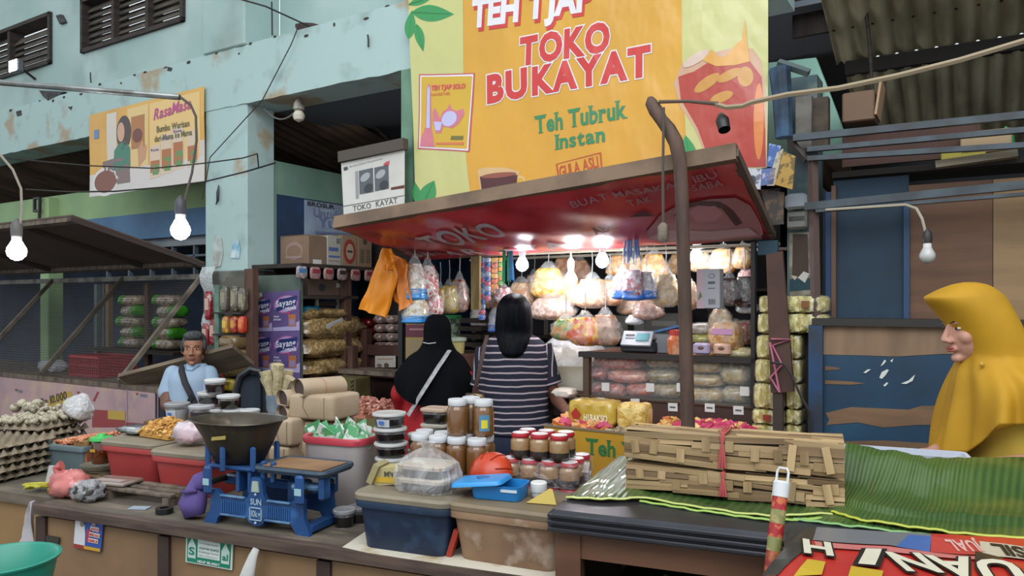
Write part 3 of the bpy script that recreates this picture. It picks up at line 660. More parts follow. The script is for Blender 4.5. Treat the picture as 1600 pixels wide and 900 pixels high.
t, sx_, sf, (a, b, h) = carton('kraft carton with small text columns at the right end of the top shelf', cx0, cx1, ys[3] + .01, ys[4], ztop, zc[3], mat('93795f', .85))
for i in range(7): sx_.rect('print_line', mat('54473d', .8), -b * .7, h * (.18 + .06 * i), -b * .1, h * (.21 + .06 * i)); sx_.rect('print_line', mat('54473d', .8), b * .15, h * (.18 + .06 * i), b * .75, h * (.21 + .06 * i))
sx_.ell('print_seal', mat('54473d', .8), 0, h * .82, b * .3, h * .1)
# white banner on the blue wall behind the cartons
wx = xw + .004; y0_, y1_ = yat(475, wx), yat(576, wx); zt, zbm = z_on(475, 312, wx), z_on(475, 375, wx)
bn = S0('wall_banner', 'white printed banner on the blue side wall behind the cartons', 'banner', wx, (y0_ + y1_) / 2, zbm)
hb = (y1_ - y0_) / 2; hz = zt - zbm
q = MB(); q.grid(12, 4, lambda s, t: (.004 + .004 * sin(s * 19), -hb + 2 * hb * s, t * hz), .003); q.build('sheet', mat('9aa6b8', .6, '8794ab', 3), bn)
sh = Sheet(bn, lambda x, z, o: (.009 + o, x, z), .0012, .3)
bl = mat('6a7aa0', .6)
sh.text('lettering', mat('3b3b44', .6), 'BROSUR', -hb * .92, hz * .87, .05, .03, width=.3); sh.text('lettering', bl, 'Untuk', -hb * .75, hz * .62, .1, .0, width=.3); sh.text('lettering', bl, 'Yuran', -hb * .6, hz * .38, .12, .03, width=.4); sh.rect('print_line', bl, -hb * .7, hz * .2, hb * .5, hz * .26); sh.text('lettering', mat('3b3b44', .6), 'O', hb * .2, hz * .76, .14, .02)
# row of sachets under the top board
for i in range(6):
    yy = yat(470 + 21 * i, ux1 + .02)
    t = S0('sachet', ['white blue sachet hanging first in the row under the top shelf', 'pink sachet hanging second under the top shelf', 'pink sachet hanging third under the top shelf', 'white pink sachet hanging fourth under the top shelf', 'pink sachet hanging fifth under the top shelf', 'pink sachet hanging last under the top shelf'][i], 'sachet', ux1 + .03, yy, ztop - .115, 0, 'sachets under the top shelf')
    pillow_mb(.02, .10, .09, i, .1, .5, .5).build('pouch', mat(['b8b6ba', 'b58a84', 'b98a80', 'b3a29c', 'b58a84', 'b58a84'][i], .3, '8b6d6a', 25, coat=.6), t, 80)
    q = MB(); q.box((.011, 0, .06), (.003, .07, .03)); q.build('label_panel', mat(['4f78a8', '8f3a44', '8f3a44', '3b3030', '8f3a44', '8f3a44'][i], .4), t)
# big cracker bags on the shelf and small goods
CRK = mat('8a7048', .2, 'b8996a', 60, voro=True, coat=1, c3='5c4a2c', sc3=9, bump=.4, bsc=40)
for i, (u, v, w_, h_) in enumerate(((505, 592, .7, .16), (500, 568, .72, .17), (515, 545, .7, .2), (490, 515, .55, .1))):
    z0 = z_on(u, v, ux1 - .02); yc = yat(u, ux1 - .05)
    t = S0('cracker_bag', ['lowest', 'second lowest', 'upper, paper tagged', 'topmost slumped'][i] + ' clear bag of tan crackers on the dark shelf unit', 'bag', ux1 - .17, max(yc, uy0 + .04 + w_ / 2), zb + (0, .145, .28, .44)[i], 0, 'cracker bags on the shelf unit')
    pillow_mb(.34, w_, h_, 30 + i, .2).build('pouch', CRK, t, 80)
    if i == 2:
        q = MB(); q.box((.16, -.04, .12), (.004, .16, .08), (.35, .25, 0)); q.build('paper_tag', mat('c9cbd0', .6), t)
x_ = ux1 - .15
t, sx_, sf, (a, b, h) = carton('brown carton on the middle level of the shelf unit', ux0 + .05, ux1 - .06, yat(482, ux1 - .06), yat(523, ux1 - .06), zm, z_on(500, 436, ux1), mat('5f4a3f', .85)); sx_.ell('print_seal', mat('2c2a30', .7), 0, h * .5, b * .25, h * .25)
t, sx_, sf, (a, b, h) = carton('small brown carton at the back of the shelf unit level', ux0 + .05, ux1 - .08, yat(526, ux1 - .06), yat(541, ux1 - .06), zm, z_on(530, 440, ux1), mat('6a5347', .85)); sx_.rect('label_panel', mat('b9b3aa', .7), -b * .7, h * .6, b * .7, h * .9)
zz = z_on(510, 500, ux1)
t = S0('white_display', 'white framed display leaning inside the shelf unit', 'frame', ux1 - .12, yat(513, ux1 - .1), zb + .46)
for yy in (-.1, .12): q = MB(); q.box((0, yy, .13), (.02, .02, .3)); q.build('stile', mat('b9b2a4', .6), t)
q = MB(); q.box((0, .01, .28), (.02, .24, .02)); q.build('rail', mat('b9b2a4', .6), t)
for i in range(4): q = MB(); q.box((-.01, .01, .04 + .07 * i), (.03, .2, .03)); q.build('shelf_strip', mat('4a3a36', .6), t)
o = pillow_mb(.12, .2, .09, 5, .3).build('blue_bag', mat('1c7fa0', .3, '155f7c', 9, coat=.5), loc=FS.w(ux1 - .1, yat(482, ux1 - .1), zb + .46), rz=aS); tag(o, 'crumpled bright blue bag above the cracker bags', 'bag')
# purple product poster on the end panel
PUR = mat('594878', .45, '655284', 3); wp, hp = .56, .98
z1 = FS.at(430, 452, .04); 
po, sh = quad_sheet('product_poster', 'purple product poster with four panels on the shelf end', 'poster', (391, 459), (468, 453), (469, 597), (390, 594), 2.0, 3.6, .045, PUR, None, 1, 1, .003, 5)
PK = mat('b56c9e', .45); NV = mat('232f63', .45); WH = mat('d5d0de', .45); OG = mat('a8683f', .45); LAV = mat('a79cc4', .45); RD = mat('b53a6a', .45)
def panel(x, y, w, h):
    k = sh.k
    sh.rect('panel_field', PUR, x, y, x + w, y + h); sh.layer()
    sh.poly('white_swoosh', LAV, [(x, y + .02), (x + w, y + .02), (x + w, y + h * .25), (x + w * .6, y + h * .12), (x, y + h * .1)])
    sh.ell('pink_swirl', PK, x + w * .5, y + h * .68, w * .45, h * .22, .15); sh.poly('red_swirl', RD, [(x + w * .3, y + h * .52), (x + w * .8, y + h * .58), (x + w * .6, y + h * .42)]); sh.layer()
    sh.ell('pale_ring', LAV, x + w * .52, y + h * .68, w * .4, h * .19, .15); sh.layer()
    sh.poly('navy_ribbon', NV, [(x + w * .12, y + h * .56), (x + w * .25, y + h * .82), (x + w * .55, y + h * .84), (x + w * .92, y + h * .88), (x + w * .9, y + h * .64), (x + w * .5, y + h * .58), (x + w * .2, y + h * .5)])
    sh.rect('pack', OG, x + w * .6, y + h * .12, x + w * .88, y + h * .42); sh.layer()
    sh.rect('pack_label', mat('8d7aa0', .5), x + w * .64, y + h * .15, x + w * .84, y + h * .3)
    sh.text('lettering', WH, 'Sayang', x + w * .15, y + h * .62, h * .22, .02, rot=.1, width=w * .72, shear=.1)
    sh.text('lettering', WH, 'HIJAB', x + w * .5, y + h * .54, h * .09, .03, width=w * .4)
    sh.text('lettering', WH, 'Aman', x + w * .05, y + h * .36, h * .07, .02, width=w * .2); sh.text('lettering', WH, 'di Kulit', x + w * .05, y + h * .28, h * .07, .02, width=w * .28)
    sh.k = k
panel(.0, 2.0, .92, 1.5); panel(.95, 2.0, 1.05, 1.58); panel(.0, .35, .92, 1.62); panel(.95, .35, 1.05, 1.62)
# peeled corner
q = MB(); q.prism([(0, 0), (.12, .09), (.13, .06), (.03, -.02)], -.02, 0); tag(q.build('paper_fold', mat('8d8270', .8), loc=FS.w(px(392, .03), .03, FS.at(392, 476, .03)[1]), rz=aS), 'curled brown paper corner peeling off the purple poster', 'paper')
# ================================================================== the big yellow tea banner
class PxSheet(Sheet):
    """flat print on the building plane y, drawn in real metres, anchored by sight lines"""
    def __init__(s, name, label, cat, y, outline, m, warp=None, thick=.003, maxe=.08, part='sheet', n=(1, 1)):
        c = [FS.at(u, v, y) for u, v in outline]; s.y = y
        bx = sum(a for a, b in c) / len(c); bz_ = min(b for a, b in c)
        root = thing(name, label, cat, FS.w(bx, y, bz_), aS); s.bx, s.bz = bx, bz_
        wp = warp or (lambda x, z: 0)
        Sheet.__init__(s, root, lambda x, z, o: (x - bx, wp(x, z) - o, z - bz_), .0013, maxe)
        TL, TR, BR, BL = c; nx, ny = n
        def g(a, t):
            x = (BL[0] * (1 - a) + BR[0] * a) * (1 - t) + (TL[0] * (1 - a) + TR[0] * a) * t; z = (BL[1] * (1 - a) + BR[1] * a) * (1 - t) + (TL[1] * (1 - a) + TR[1] * a) * t
            return s.fn(x, z, 0)
        mb = MB(); mb.grid(nx, ny, g, thick); mb.build(part, m, root, 60); s.root = root
    def q(s, *pts): return [FS.at(u, v, s.y) for u, v in pts]
    def pp(s, name, m, *pts): return s.poly(name, m, s.q(*pts))
    def pe(s, name, m, u, v, ru, rv, rot=0): 
        x, z = FS.at(u, v, s.y); k = abs(FS.at(u + 1, v, s.y)[0] - x); kz = abs(FS.at(u, v - 1, s.y)[1] - z); return s.ell(name, m, x, z, ru * k, rv * kz, rot)
    def pt(s, name, m, st, a, b, h, **kw):          # from pixel a to pixel b, capital height h pixels
        A, B = FS.at(*a, s.y), FS.at(*b, s.y); sz = abs(FS.at(a[0], a[1] - h, s.y)[1] - A[1]) / .69
        return s.text(name, m, st, A[0], A[1], sz, rot=math.atan2(B[1] - A[1], B[0] - A[0]), width=math.hypot(B[0] - A[0], B[1] - A[1]), **kw)
pm = lambda c, r=.3: mat(c, r, bump=1.0, bsc=4, coat=.35, st=(1, 1, .6))
YB = mat('cf9a2e', .3, 'c79330', 2, bump=1.0, bsc=4, coat=.35, st=(1, 1, .6))
wrp = lambda x, z: .014 * nz(x * 2.2, z * 1.1, 3) + .006 * nz(x * 7 + z * 3, z * 2, 8)
B = PxSheet('shop_banner', 'large yellow tea banner with red shop name above the red canopy', 'banner', -.05, ((637, -70), (1201, -70), (1199, 262), (650, 340)), YB, wrp, n=(60, 44))
PALE = pm('bdbb79'); GR = pm('2f8a4a'); GR2 = pm('1f6b38'); WT = pm('d9d5d8'); RED = pm('c2322f')
B.pp('pale_field', PALE, (637, -70), (722, -70), (724, 120), (730, 250), (738, 322), (650, 340)); B.pp('pale_field', PALE, (1065, -70), (1201, -70), (1199, 262), (1075, 280), (1066, 100))
B.layer()
def leaf(u, v, L, w, a):
    p = []; c, s_ = cos(a), sin(a)
    for i in range(13):
        t = i / 12; p.append((t * L, w * math.sin(pi * t ** .8) * .5))
    p = p + [(x, -y) for x, y in reversed(p[1:-1])]
    B.pp('printed_leaf', GR, *[(u + x * c - y * s_, v - (x * s_ + y * c)) for x, y in p])
    k = B.k; B.layer(); B.pp('leaf_vein', GR2, (u, v + .8), (u + L * .9 * c, v - L * .9 * s_), (u + L * .9 * c, v - L * .9 * s_ - .8), (u, v - .8)); B.k = k
for a in ((645, 20, 64, 26, -.03), (652, 38, 44, 14, -1.35), (640, 62, 46, 16, 1.45), (640, 8, 40, 12, .35), (662, 318, 40, 26, 1.1), (655, 320, 36, 14, 1.75), (662, 318, 30, 6, .15), (1080, 260, 50, 24, 1.75), (1088, 258, 36, 18, .9), (1085, 262, 56, 16, 2.95), (1085, 262, 30, 10, .2)): leaf(*a)
# inset packet
B.pp('inset_border', pm('b8485a'), (655, 116), (742, 114), (735, 238), (653, 233)); B.layer(); B.pp('inset_margin', WT, (657, 118), (740, 116), (733, 236), (655, 231)); B.layer(); B.pp('inset_field', pm('c7a02c'), (659, 120), (738, 119), (731, 233), (657, 229)); B.layer()
LV = pm('b7b3d6'); PKK = pm('c46f7c')
B.pp('tower_edge', PKK, (667, 137), (670, 130), (673, 137), (674, 198), (678, 218), (680, 230), (657, 229), (659, 215), (665, 198)); B.pp('pot_edge', PKK, (676, 176), (679, 168), (684, 176), (688, 186), (692, 175), (700, 170), (703, 162), (706, 170), (714, 174), (724, 170), (727, 178), (718, 194), (708, 201), (694, 198), (690, 208), (682, 209), (676, 190)); B.layer()
B.pp('tower', LV, (668, 139), (670, 134), (672, 139), (672, 200), (666, 200)); B.pe('pot', LV, 703, 186, 12, 12); B.pp('cup', LV, (678, 190), (692, 191), (689, 204), (681, 204))
B.pt('lettering', pm('c8434f'), 'TEH TJAP SOLO', (674, 141), (727, 138), 7, off=.045); B.pt('lettering', pm('cc6f3f'), 'NASGITHEL', (674, 150), (704, 148), 4, off=.02); B.pp('stamp_box', pm('6a652a'), (707, 213), (726, 213), (725, 219), (706, 219)); B.pp('print_line', pm('cc6f3f'), (682, 223), (727, 223), (726, 227), (682, 226))
# big lettering
def big(st, a, b, h, fill, edge, dx=0, dy=0, gap=.1):
    k = B.k
    if dx or dy: B.pt('letter_shadow', edge, st, (a[0] + dx, a[1] + dy), (b[0] + dx, b[1] + dy), h, off=.06, gap=gap); B.layer()
    else: B.pt('letter_outline', edge, st, a, b, h, off=.085, gap=gap); B.layer()
    B.pt('lettering', fill, st, a, b, h, off=.05, gap=gap); B.k = k
B.k = 2
big('TEH TJAP', (738, 42), (922, 14), 40, WT, RED, 3, 5); big('TOKO', (814, 101), (950, 78), 40, RED, WT, gap=.16); big('BU', (764, 160), (822, 149), 40, RED, WT, gap=.16); big('KAYAT', (834, 147), (1014, 116), 40, RED, WT, gap=.13)
GT = pm('2f7d4f')
B.pt('lettering', GT, 'Teh Tubruk', (837, 208), (977, 184), 26, off=.03, serif=True, gap=.12); B.pt('lettering', GT, 'Instan', (869, 233), (945, 221), 22, off=.03, serif=True, gap=.12)
ST = pm('b5452c'); a = ((868, 256), (940, 238), (942, 264), (872, 283))
for i in range(4):
    p, q_ = a[i], a[(i + 1) % 4]; m_ = (905, 260); ins = lambda r: (r[0] + (m_[0] - r[0]) * .06, r[1] + (m_[1] - r[1]) * .1); B.pp('stamp_frame', ST, p, q_, ins(q_), ins(p))
B.pt('lettering', ST, 'GULA ASLI', (875, 277), (936, 261), 17, off=.02)
# glasses printed on the banner
B.k = 2
B.pp('glass_body', pm('c9a878'), (747, 266), (760, 262), (790, 262), (812, 268), (806, 312), (754, 318)); B.pe('glass_handle', pm('d3ae68'), 812, 288, 10, 14); B.layer(); B.pp('tea', pm('4a1a1d'), (751, 276), (780, 278), (809, 273), (805, 310), (756, 316)); B.pe('handle_hole', pm('c89a35'), 813, 288, 6, 10); B.layer(); B.pe('tea_top', pm('8a4a38'), 780, 274, 27, 4); B.pp('label_strip', pm('2a2a2c'), (751, 308), (785, 304), (785, 322), (751, 326)); B.layer(); B.pt('lettering', WT, 'Normal', (753, 320), (784, 316), 8, off=.03)
B.k = 2
B.pp('iced_glass', pm('c39a7e'), (1053, 130), (1066, 100), (1100, 86), (1150, 74), (1176, 76), (1190, 95), (1197, 150), (1199, 262), (1110, 262), (1085, 200), (1062, 165)); B.layer()
B.pp('iced_tea', pm('a93a2c'), (1060, 120), (1085, 112), (1110, 96), (1150, 92), (1172, 96), (1190, 120), (1196, 200), (1197, 261), (1112, 261), (1090, 200), (1064, 155)); B.layer()
for u, v, ru, rv, r_ in ((1105, 130, 22, 9, .5), (1140, 118, 20, 8, .3), (1128, 152, 18, 8, .2), (1165, 120, 12, 16, .2)): B.pe('ice', pm('c08a3c'), u, v, ru, rv, r_)
B.pp('splash', pm('d19a46'), (1098, 95), (1112, 78), (1124, 90), (1136, 88), (1150, 70), (1160, 62), (1165, 30), (1168, 66), (1172, 96), (1150, 102), (1120, 104)); B.pe('glass_glint', pm('cdb4a4'), 1088, 92, 22, 8, .4); B.pe('amber_light', pm('cf7a3a'), 1186, 190, 8, 60, 0)
# timber post at the banner's left edge
q = MB(); q.bb(-.05, .045, 0, .06, 1.86, 3.0); o = sb(q, 'post', mat('6c8f78', .75, '5a7a66', 4)); o.location = FS.w(px(641, .02), -.01, 0)
# small white shop sign
sg = PxSheet('shop_sign', 'white sign sheet with grey pictures and black lettering beside the banner', 'sign', -.1, ((533, 255), (632, 234), (632, 320), (537, 336)), mat('c9c6bf', .4, 'b9b6ae', 3, coat=.2), n=(6, 4), maxe=.3)
q = MB(); A_, B_ = FS.at(532, 246, -.1), FS.at(634, 225, -.1)
q.box(((A_[0] + B_[0]) / 2 - sg.bx, 0, (A_[1] + B_[1]) / 2 - sg.bz), (math.hypot(B_[0] - A_[0], B_[1] - A_[1]), .05, .07), (0, -math.atan2(B_[1] - A_[1], B_[0] - A_[0]), 0)); q.build('timber_rail', mat('4e463e', .8), sg.root)
gm = lambda c: mat(c, .45)
sg.pp('grey_bar', gm('8f8f8f'), (555, 268), (560, 267), (561, 310), (556, 311))
for u in (561, 585): sg.pp('picture', gm('54585c'), (u, 267 - (u - 561) * .2), (u + 22, 262 - (u - 561) * .2), (u + 23, 300 - (u - 561) * .22), (u + 1, 304 - (u - 561) * .2))
sg.pp('red_star', gm('b84a50'), (599, 257), (603, 253), (609, 251), (608, 258), (601, 260)); sg.pp('rule', gm('3a3a3c'), (536, 322), (632, 305), (632, 306), (536, 323.2)); sg.pp('rust_strip', gm('5d2c22'), (611, 293), (632, 289), (632, 294), (611, 297)); sg.layer()
for u in (561, 585): sg.pe('picture_light', gm('9a9da0'), u + 10, 277 - (u - 561) * .2, 8, 6, .4); sg.pe('picture_dark', gm('33363a'), u + 15, 294 - (u - 561) * .2, 7, 7, .4)
sg.pt('lettering', gm('2c2c2e'), 'TOKO', (552, 330), (580, 325), 8, off=.0, serif=True); sg.pt('lettering', gm('2c2c2e'), 'KAYAT', (588, 323), (621, 317), 8, off=.0, serif=True); sg.pt('lettering', gm('77777a'), 'Sarana Usaha Kecamatan', (546, 262), (598, 249), 3, off=.0); sg.pp('logo', gm('3f4048'), (537, 262), (543, 260), (544, 265), (538, 267))
# ================================================================== red canopy
cw = [FS.w(px(655, 0), 0, 1.775), FS.w(px(1203, 0), 0, 1.815), FS.w(px(1203, 0) + .0, -.66, 2.085), FS.w(px(655, 0) - .06, -.66, 1.925)]
cb = (cw[0] + cw[1]) / 2
nrm = (cw[1] - cw[0]).cross(cw[3] - cw[0]).normalized()
if nrm.z > 0: nrm = -nrm
Wc, Lc = (cw[1] - cw[0]).length, (cw[3] - cw[0]).length
def can(x, y, o=0):
    s, t = x / Wc, y / Lc
    p = (cw[0] * (1 - s) + cw[1] * s) * (1 - t) + (cw[3] * (1 - s) + cw[2] * s) * t
    return p + nrm * (o + .05 * sin(pi * min(1, max(0, s))) * sin(pi * min(1, max(0, t))) + .010 * nz(s * 7 + t * 3, t * 2, 1) + .005 * sin(s * 24 + t * 14)) - cb
def cpx(u, v):
    x, y = Wc / 2, Lc / 2
    def pr(x, y): p = can(x, y) + cb; return U0 + F * p.x / p.y - u, V0 - F * (p.z - H) / p.y - v
    for _ in range(25):
        f = pr(x, y); fx = pr(x + .01, y); fy_ = pr(x, y + .01)
        a, b, c, d = (fx[0] - f[0]) / .01, (fy_[0] - f[0]) / .01, (fx[1] - f[1]) / .01, (fy_[1] - f[1]) / .01; D = a * d - b * c
        if abs(D) < 1e-9: break
        dx, dy = (f[0] * d - f[1] * b) / D, (f[1] * a - f[0] * c) / D
        x -= max(-.3, min(.3, dx)); y -= max(-.3, min(.3, dy))
    return x, y
cn = thing('canopy', 'red printed canopy sheet on a timber frame over the shop front', 'canopy', cb)
REDC = mat('bd3840', .3, 'aa2c36', 2.5, bump=.5, bsc=4, coat=.35, dist=.6)
q = MB(); q.grid(56, 16, lambda s, t: can(s * Wc, t * Lc), .003); q.build('sheet', REDC, cn, 60)
fm = mat('77604c', .75, '5c4a3c', 5)
def batt(a, b, w, h, off, m): 
    q = MB(); d_ = b - a; mid = (a + b) / 2 - nrm * off - cb; ex = d_.normalized(); ez = -nrm; ez = (ez - ex * ez.dot(ex)).normalized(); ey = ez.cross(ex)
    q.box(mid, (d_.length + .03, w, h), M((ex, ey, ez)).transposed()); q.build('batten', m, cn)
batt(cw[3], cw[2], .04, .07, .03, fm); batt(cw[2], cw[1], .05, .035, .022, mat('5c4a40', .75)); batt(cw[3], cw[0], .05, .035, .022, fm); batt(cw[0], cw[1], .05, .035, .022, fm)
cs_ = Sheet(cn, can, .0018, .04); cs_.k = 5
CW = mat('a89aa0', .4, coat=.2); CW2 = mat('9a6f78', .4, coat=.2)
def ct(m, st, a, b, top, off=.02, **kw):
    A_, B_, T_ = cpx(*a), cpx(*b), cpx(*top)
    rot = math.atan2(B_[1] - A_[1], B_[0] - A_[0]); wd_ = math.hypot(B_[0] - A_[0], B_[1] - A_[1])
    hh = abs(-(T_[0] - A_[0]) * sin(rot) + (T_[1] - A_[1]) * cos(rot))
    cs_.text('lettering', m, st, A_[0], A_[1], hh / .69, off, rot=rot, width=wd_, **kw)
def cp(name, m, *pts): cs_.poly(name, m, [cpx(*p) for p in pts])
ct(CW, 'TOKO', (682, 380), (797, 366), (660, 368), gap=.14); ct(CW, 'SINAR JAYA', (650, 400), (890, 384), (634, 391), gap=.14)
ct(CW2, 'BUAT MASAKAN IBU', (896, 322), (1122, 274), (892, 312), .01); ct(CW2, 'TAK', (985, 321), (1020, 312), (980, 311), .01); ct(CW2, 'SABA', (1084, 296), (1130, 287), (1080, 287), .01); ct(mat('6d3340', .4), 'ABC', (932, 364), (968, 354), (930, 352), .02)
cp('skin_field', mat('a8737a', .4), (1010, 360), (1030, 335), (1060, 318), (1110, 308), (1150, 306), (1172, 318), (1190, 350), (1194, 368), (1120, 374), (1050, 376), (1015, 372)); cs_.layer()
cp('hair', mat('4a2630', .4), (1052, 336), (1062, 318), (1090, 311), (1125, 312), (1145, 325), (1160, 345), (1150, 350), (1138, 335), (1128, 322), (1090, 317), (1066, 325)); cp('face', mat('b8828a', .4), (1074, 328), (1090, 318), (1118, 318), (1130, 330), (1118, 342), (1092, 345)); cp('roof_logo', mat('4c2a35', .4), (982, 336), (1006, 326), (1022, 334)); cp('white_dish', mat('b89aa0', .4), (1015, 368), (1040, 356), (1110, 358), (1170, 352), (1185, 364), (1120, 371), (1050, 374)); cp('maroon_corner', mat('5a1f24', .4), (1190, 364), (1200, 362), (1203, 370), (1192, 372))
# ------------------------------------------------------------------ crooked prop post, hanging weight, twig and socket
def Sp(u, v, y): x, z = FS.at(u, v, y); return V((x, y, z))
yp = -.74; x0_ = px(1076, yp)
pt_ = S0('prop_post', 'crooked brown timber post propping the red canopy', 'post', x0_, yp, 0)
q = MB(); rr_ = []
pts = [(1078, 880, .03), (1075, 670, .03), (1070, 470, .029), (1065, 300, .029), (1062, 250, .03), (1056, 222, .031), (1045, 202, .03), (1034, 188, .026), (1024, 172, .03), (1017, 160, .026), (1016, 152, .012)]
P3 = [Sp(u, v, yp) - V((x0_, yp, 0)) for u, v, r_ in pts]; P3[0].z = 0
q.tube(P3, [p[2] for p in pts], 8); q.build('trunk', mat('5f473b', .75, '46342c', 4, st=(5, 5, .8), bump=.3), pt_, 50)
q = MB(); q.tube([P3[8] + V((.02, -.01, .03)), Sp(1075, 158, yp) - V((x0_, yp, 0)), Sp(1122, 162, yp) - V((x0_, yp, 0))], [.008, .007, .009], 7); q.build('side_branch', mat('5b4b40', .8), pt_)
q = MB(); k_ = Sp(1038, 170, yp - .04) - V((x0_, yp, 0)); e_ = Sp(1036, 350, yp - .04) - V((x0_, yp, 0)); q.tube([k_, (k_ + e_) / 2, e_], .007, 6)
t = S0('rope_weight', 'grey wooden weight hanging on a rope beside the prop post', 'weight', px(1037, yp - .04), yp - .045, FS.at(1037, 380, yp)[1])
z_ = FS.at(1037, 350, yp)[1] - FS.at(1037, 380, yp)[1]; zr = FS.at(1037, 172, yp)[1] - FS.at(1037, 380, yp)[1]
q = MB(); q.loft([rr(.028, .022, .006, 0), rr(.044, .03, .01, z_ * .2), rr(.042, .03, .01, z_ * .8), rr(.018, .016, .006, z_)]); q.build('block', mat('75695b', .8, '4f473e', 20, bump=.3), t)
q = MB(); q.tube([(0, 0, z_), (0, -.004, zr * .5), (.0, .005, zr)], .006, 6); q.build('rope', mat('4d453d', .9), t)
t = S0('lamp_socket', 'empty black lamp socket hanging from the twig before the banner', 'lamp socket', px(1132, yp), yp, FS.at(1132, 203, yp)[1])
q = MB(); q.lathe([(.024, -.0), (.026, .03), (.027, .05), (.02, .065), (.012, .08), (.006, .085)], n=16, cap0=False); q.lathe([(.0215, .002), (.0215, .04), (.002, .042)], n=16, cap0=False); o = q.build('shell', mat('1e1d1d', .4), t); o.rotation_euler = (R(-22), R(-18), 0)
cable('knotted tan rope running from the twig to the right edge', [Sp(u, v, yp - .0).copy() and FS.w(*Sp(u, v, y_)) for u, v, y_ in ((1118, 163, yp), (1135, 168, yp), (1160, 166, yp), (1175, 160, yp), (1230, 148, yp), (1310, 138, -.70), (1400, 119, -.65), (1500, 94, -.6), (1620, 58, -.55))], .0105, '8f7f66', 'rope', 'rope')
# ================================================================== shop counter, display case
cx0_, cx1_ = px(850, -.52), .0; zc0 = .9
ct_ = S0('shop_counter', 'shop counter with a yellow lettered board across its front', 'counter', (cx0_ + cx1_) / 2, -.52, 0); hw = (cx1_ - cx0_) / 2
q = MB(); q.bb(-hw, hw, .02, .5, .84, .87); q.build('counter_top', BROWNW, ct_)
q = MB(); q.bb(-hw, hw, 0, .02, .3, .9); q.build('front_board', mat('b98a26', .5, 'a87c24', 3), ct_)
q = MB(); q.bb(-hw, -hw + .02, .02, .5, 0, .9); q.build('side_board', BROWNW, ct_)
q = MB(); q.bb(hw - .02, hw, .02, .5, 0, .9); q.build('side_board', BROWNW, ct_)
q = MB(); q.bb(-hw, hw, -.004, .004, .895, .905); q.build('edge_strip', mat('7a6a50', .7), ct_)
s_ = Sheet(ct_, lambda x, z, o: (x, -o, z), .0015, .5); x_, z_ = FS.at(917, 708, -.52); x2 = FS.at(980, 712, -.52)[0]; s_.text('lettering', mat('2e6a35', .5), 'Teh T', x_ - (cx0_ + cx1_) / 2, FS.at(917, 709, -.52)[1], .105, .03, serif=True, width=px(990, -.52) - x_)
s_.text('lettering', mat('2e6a35', .5), 'ubruk', px(995, -.52) - (cx0_ + cx1_) / 2, FS.at(917, 709, -.52)[1], .105, .03, serif=True, width=.28)
# loose snack piles in the counter trays
def chips(name, label, x0, x1, y0, y1, z, cols, n, size, hgt, cat='snacks'):
    t = S0(name, label, cat, (x0 + x1) / 2, (y0 + y1) / 2, z); t['kind'] = 'stuff'
    for ci, c in enumerate(cols):
        q = MB()
        for i in range(n // len(cols)):
            x, y = random.uniform(-1, 1), random.uniform(-1, 1); h = hgt * (1 - .6 * max(abs(x), abs(y)) ** 2) * random.uniform(.5, 1)
            q.box((x * (x1 - x0) / 2, y * (y1 - y0) / 2, h), (size * random.uniform(.6, 1.3), size * random.uniform(.5, 1), size * random.uniform(.2, .5)), (random.uniform(-.7, .7), random.uniform(-.7, .7), random.uniform(0, 3)))
        o = q.build('snack_pieces', mat(c, .5, bump=.1), t, 0); o['kind'] = 'stuff'
    q = MB(); q.bb(-(x1 - x0) / 2, (x1 - x0) / 2, -(y1 - y0) / 2, (y1 - y0) / 2, 0, hgt * .35); q.build('heap_core', mat(cols[0], .6), t)
    return t
xa = px(850, -.3)
chips('snack_pile', 'heap of orange and pink crackers at the left end of the shop counter', cx0_ + .03, cx0_ + .30, -.47, -.1, .87, ('c9763a', 'd8a36a', 'c24a6a'), 240, .05, .09)
chips('snack_pile', 'long tray of orange and yellow crackers along the shop counter', cx0_ + .52, -.45, -.3, -.06, .87, ('c98a3a', 'd6b26a', 'b8662f'), 240, .04, .06)
chips('snack_pile', 'tray of pink and yellow crackers at the right end of the counter', -.43, -.03, -.42, -.06, .87, ('c23560', 'd8b070', 'b02a50'), 240, .045, .07)
chips('snack_pile', 'row of small pale nuts along the counter edge', cx0_ + .30, -.45, -.49, -.40, .87, ('a9977a', '8f7b5e'), 160, .03, .04)
# noodle packs
NOOD = mat('b5a03c', .35, 'd8cc84', 75, voro=True, coat=.8, st=(1.4, 1, .6), bump=.7, bsc=60, c3='8f7c2c', sc3=14)
def noodle_mb(w, d, h, rows=3):
    mb = MB(); rings = []; n = 5
    def ring(x, k):
        out = []
        for j in range(24):
            t = 2 * pi * j / 24; p = (sgn(cos(t), .35), sgn(sin(t), .35)); r_ = 1 + .05 * sin(j * 2.1 + x * 90)
            out.append(V((x, p[0] * d / 2 * k * r_, h / 2 + p[1] * h / 2 * k * r_)))
        return out
    m_ = 18
    for i in range(m_ + 1):
        s = i / m_; k = (1 - (abs(2 * s - 1)) ** 10 * .3) * (1 - .06 * (sin(s * rows * pi) ** 2 < .08)); rings.append(ring(-w / 2 + w * s, k))
    return mb.loft(rings)
z_ = .955
t = S0('noodle_pack', 'long yellow noodle pack with a red emblem lying on the counter', 'noodles', px(955, -.35), -.36, .9, .04)
pw = px(1012, -.36) - px(893, -.36)
noodle_mb(pw * .62, .15, .125, 2).build('wrapped_half', mat('b8942e', .3, 'c9a94a', 9, coat=.7, bump=.3), t, 60, loc=(-pw * .19, 0, 0)); noodle_mb(pw * .36, .14, .12, 2).build('bare_half', mat('c9a04a', .5, 'e0c27a', 40, voro=True, bump=.8), t, 60, loc=(pw * .31, 0, 0))
s_ = Sheet(t, lambda x, z, o: (x, -.081 - o, z), .0015, .5); s_.pe = None
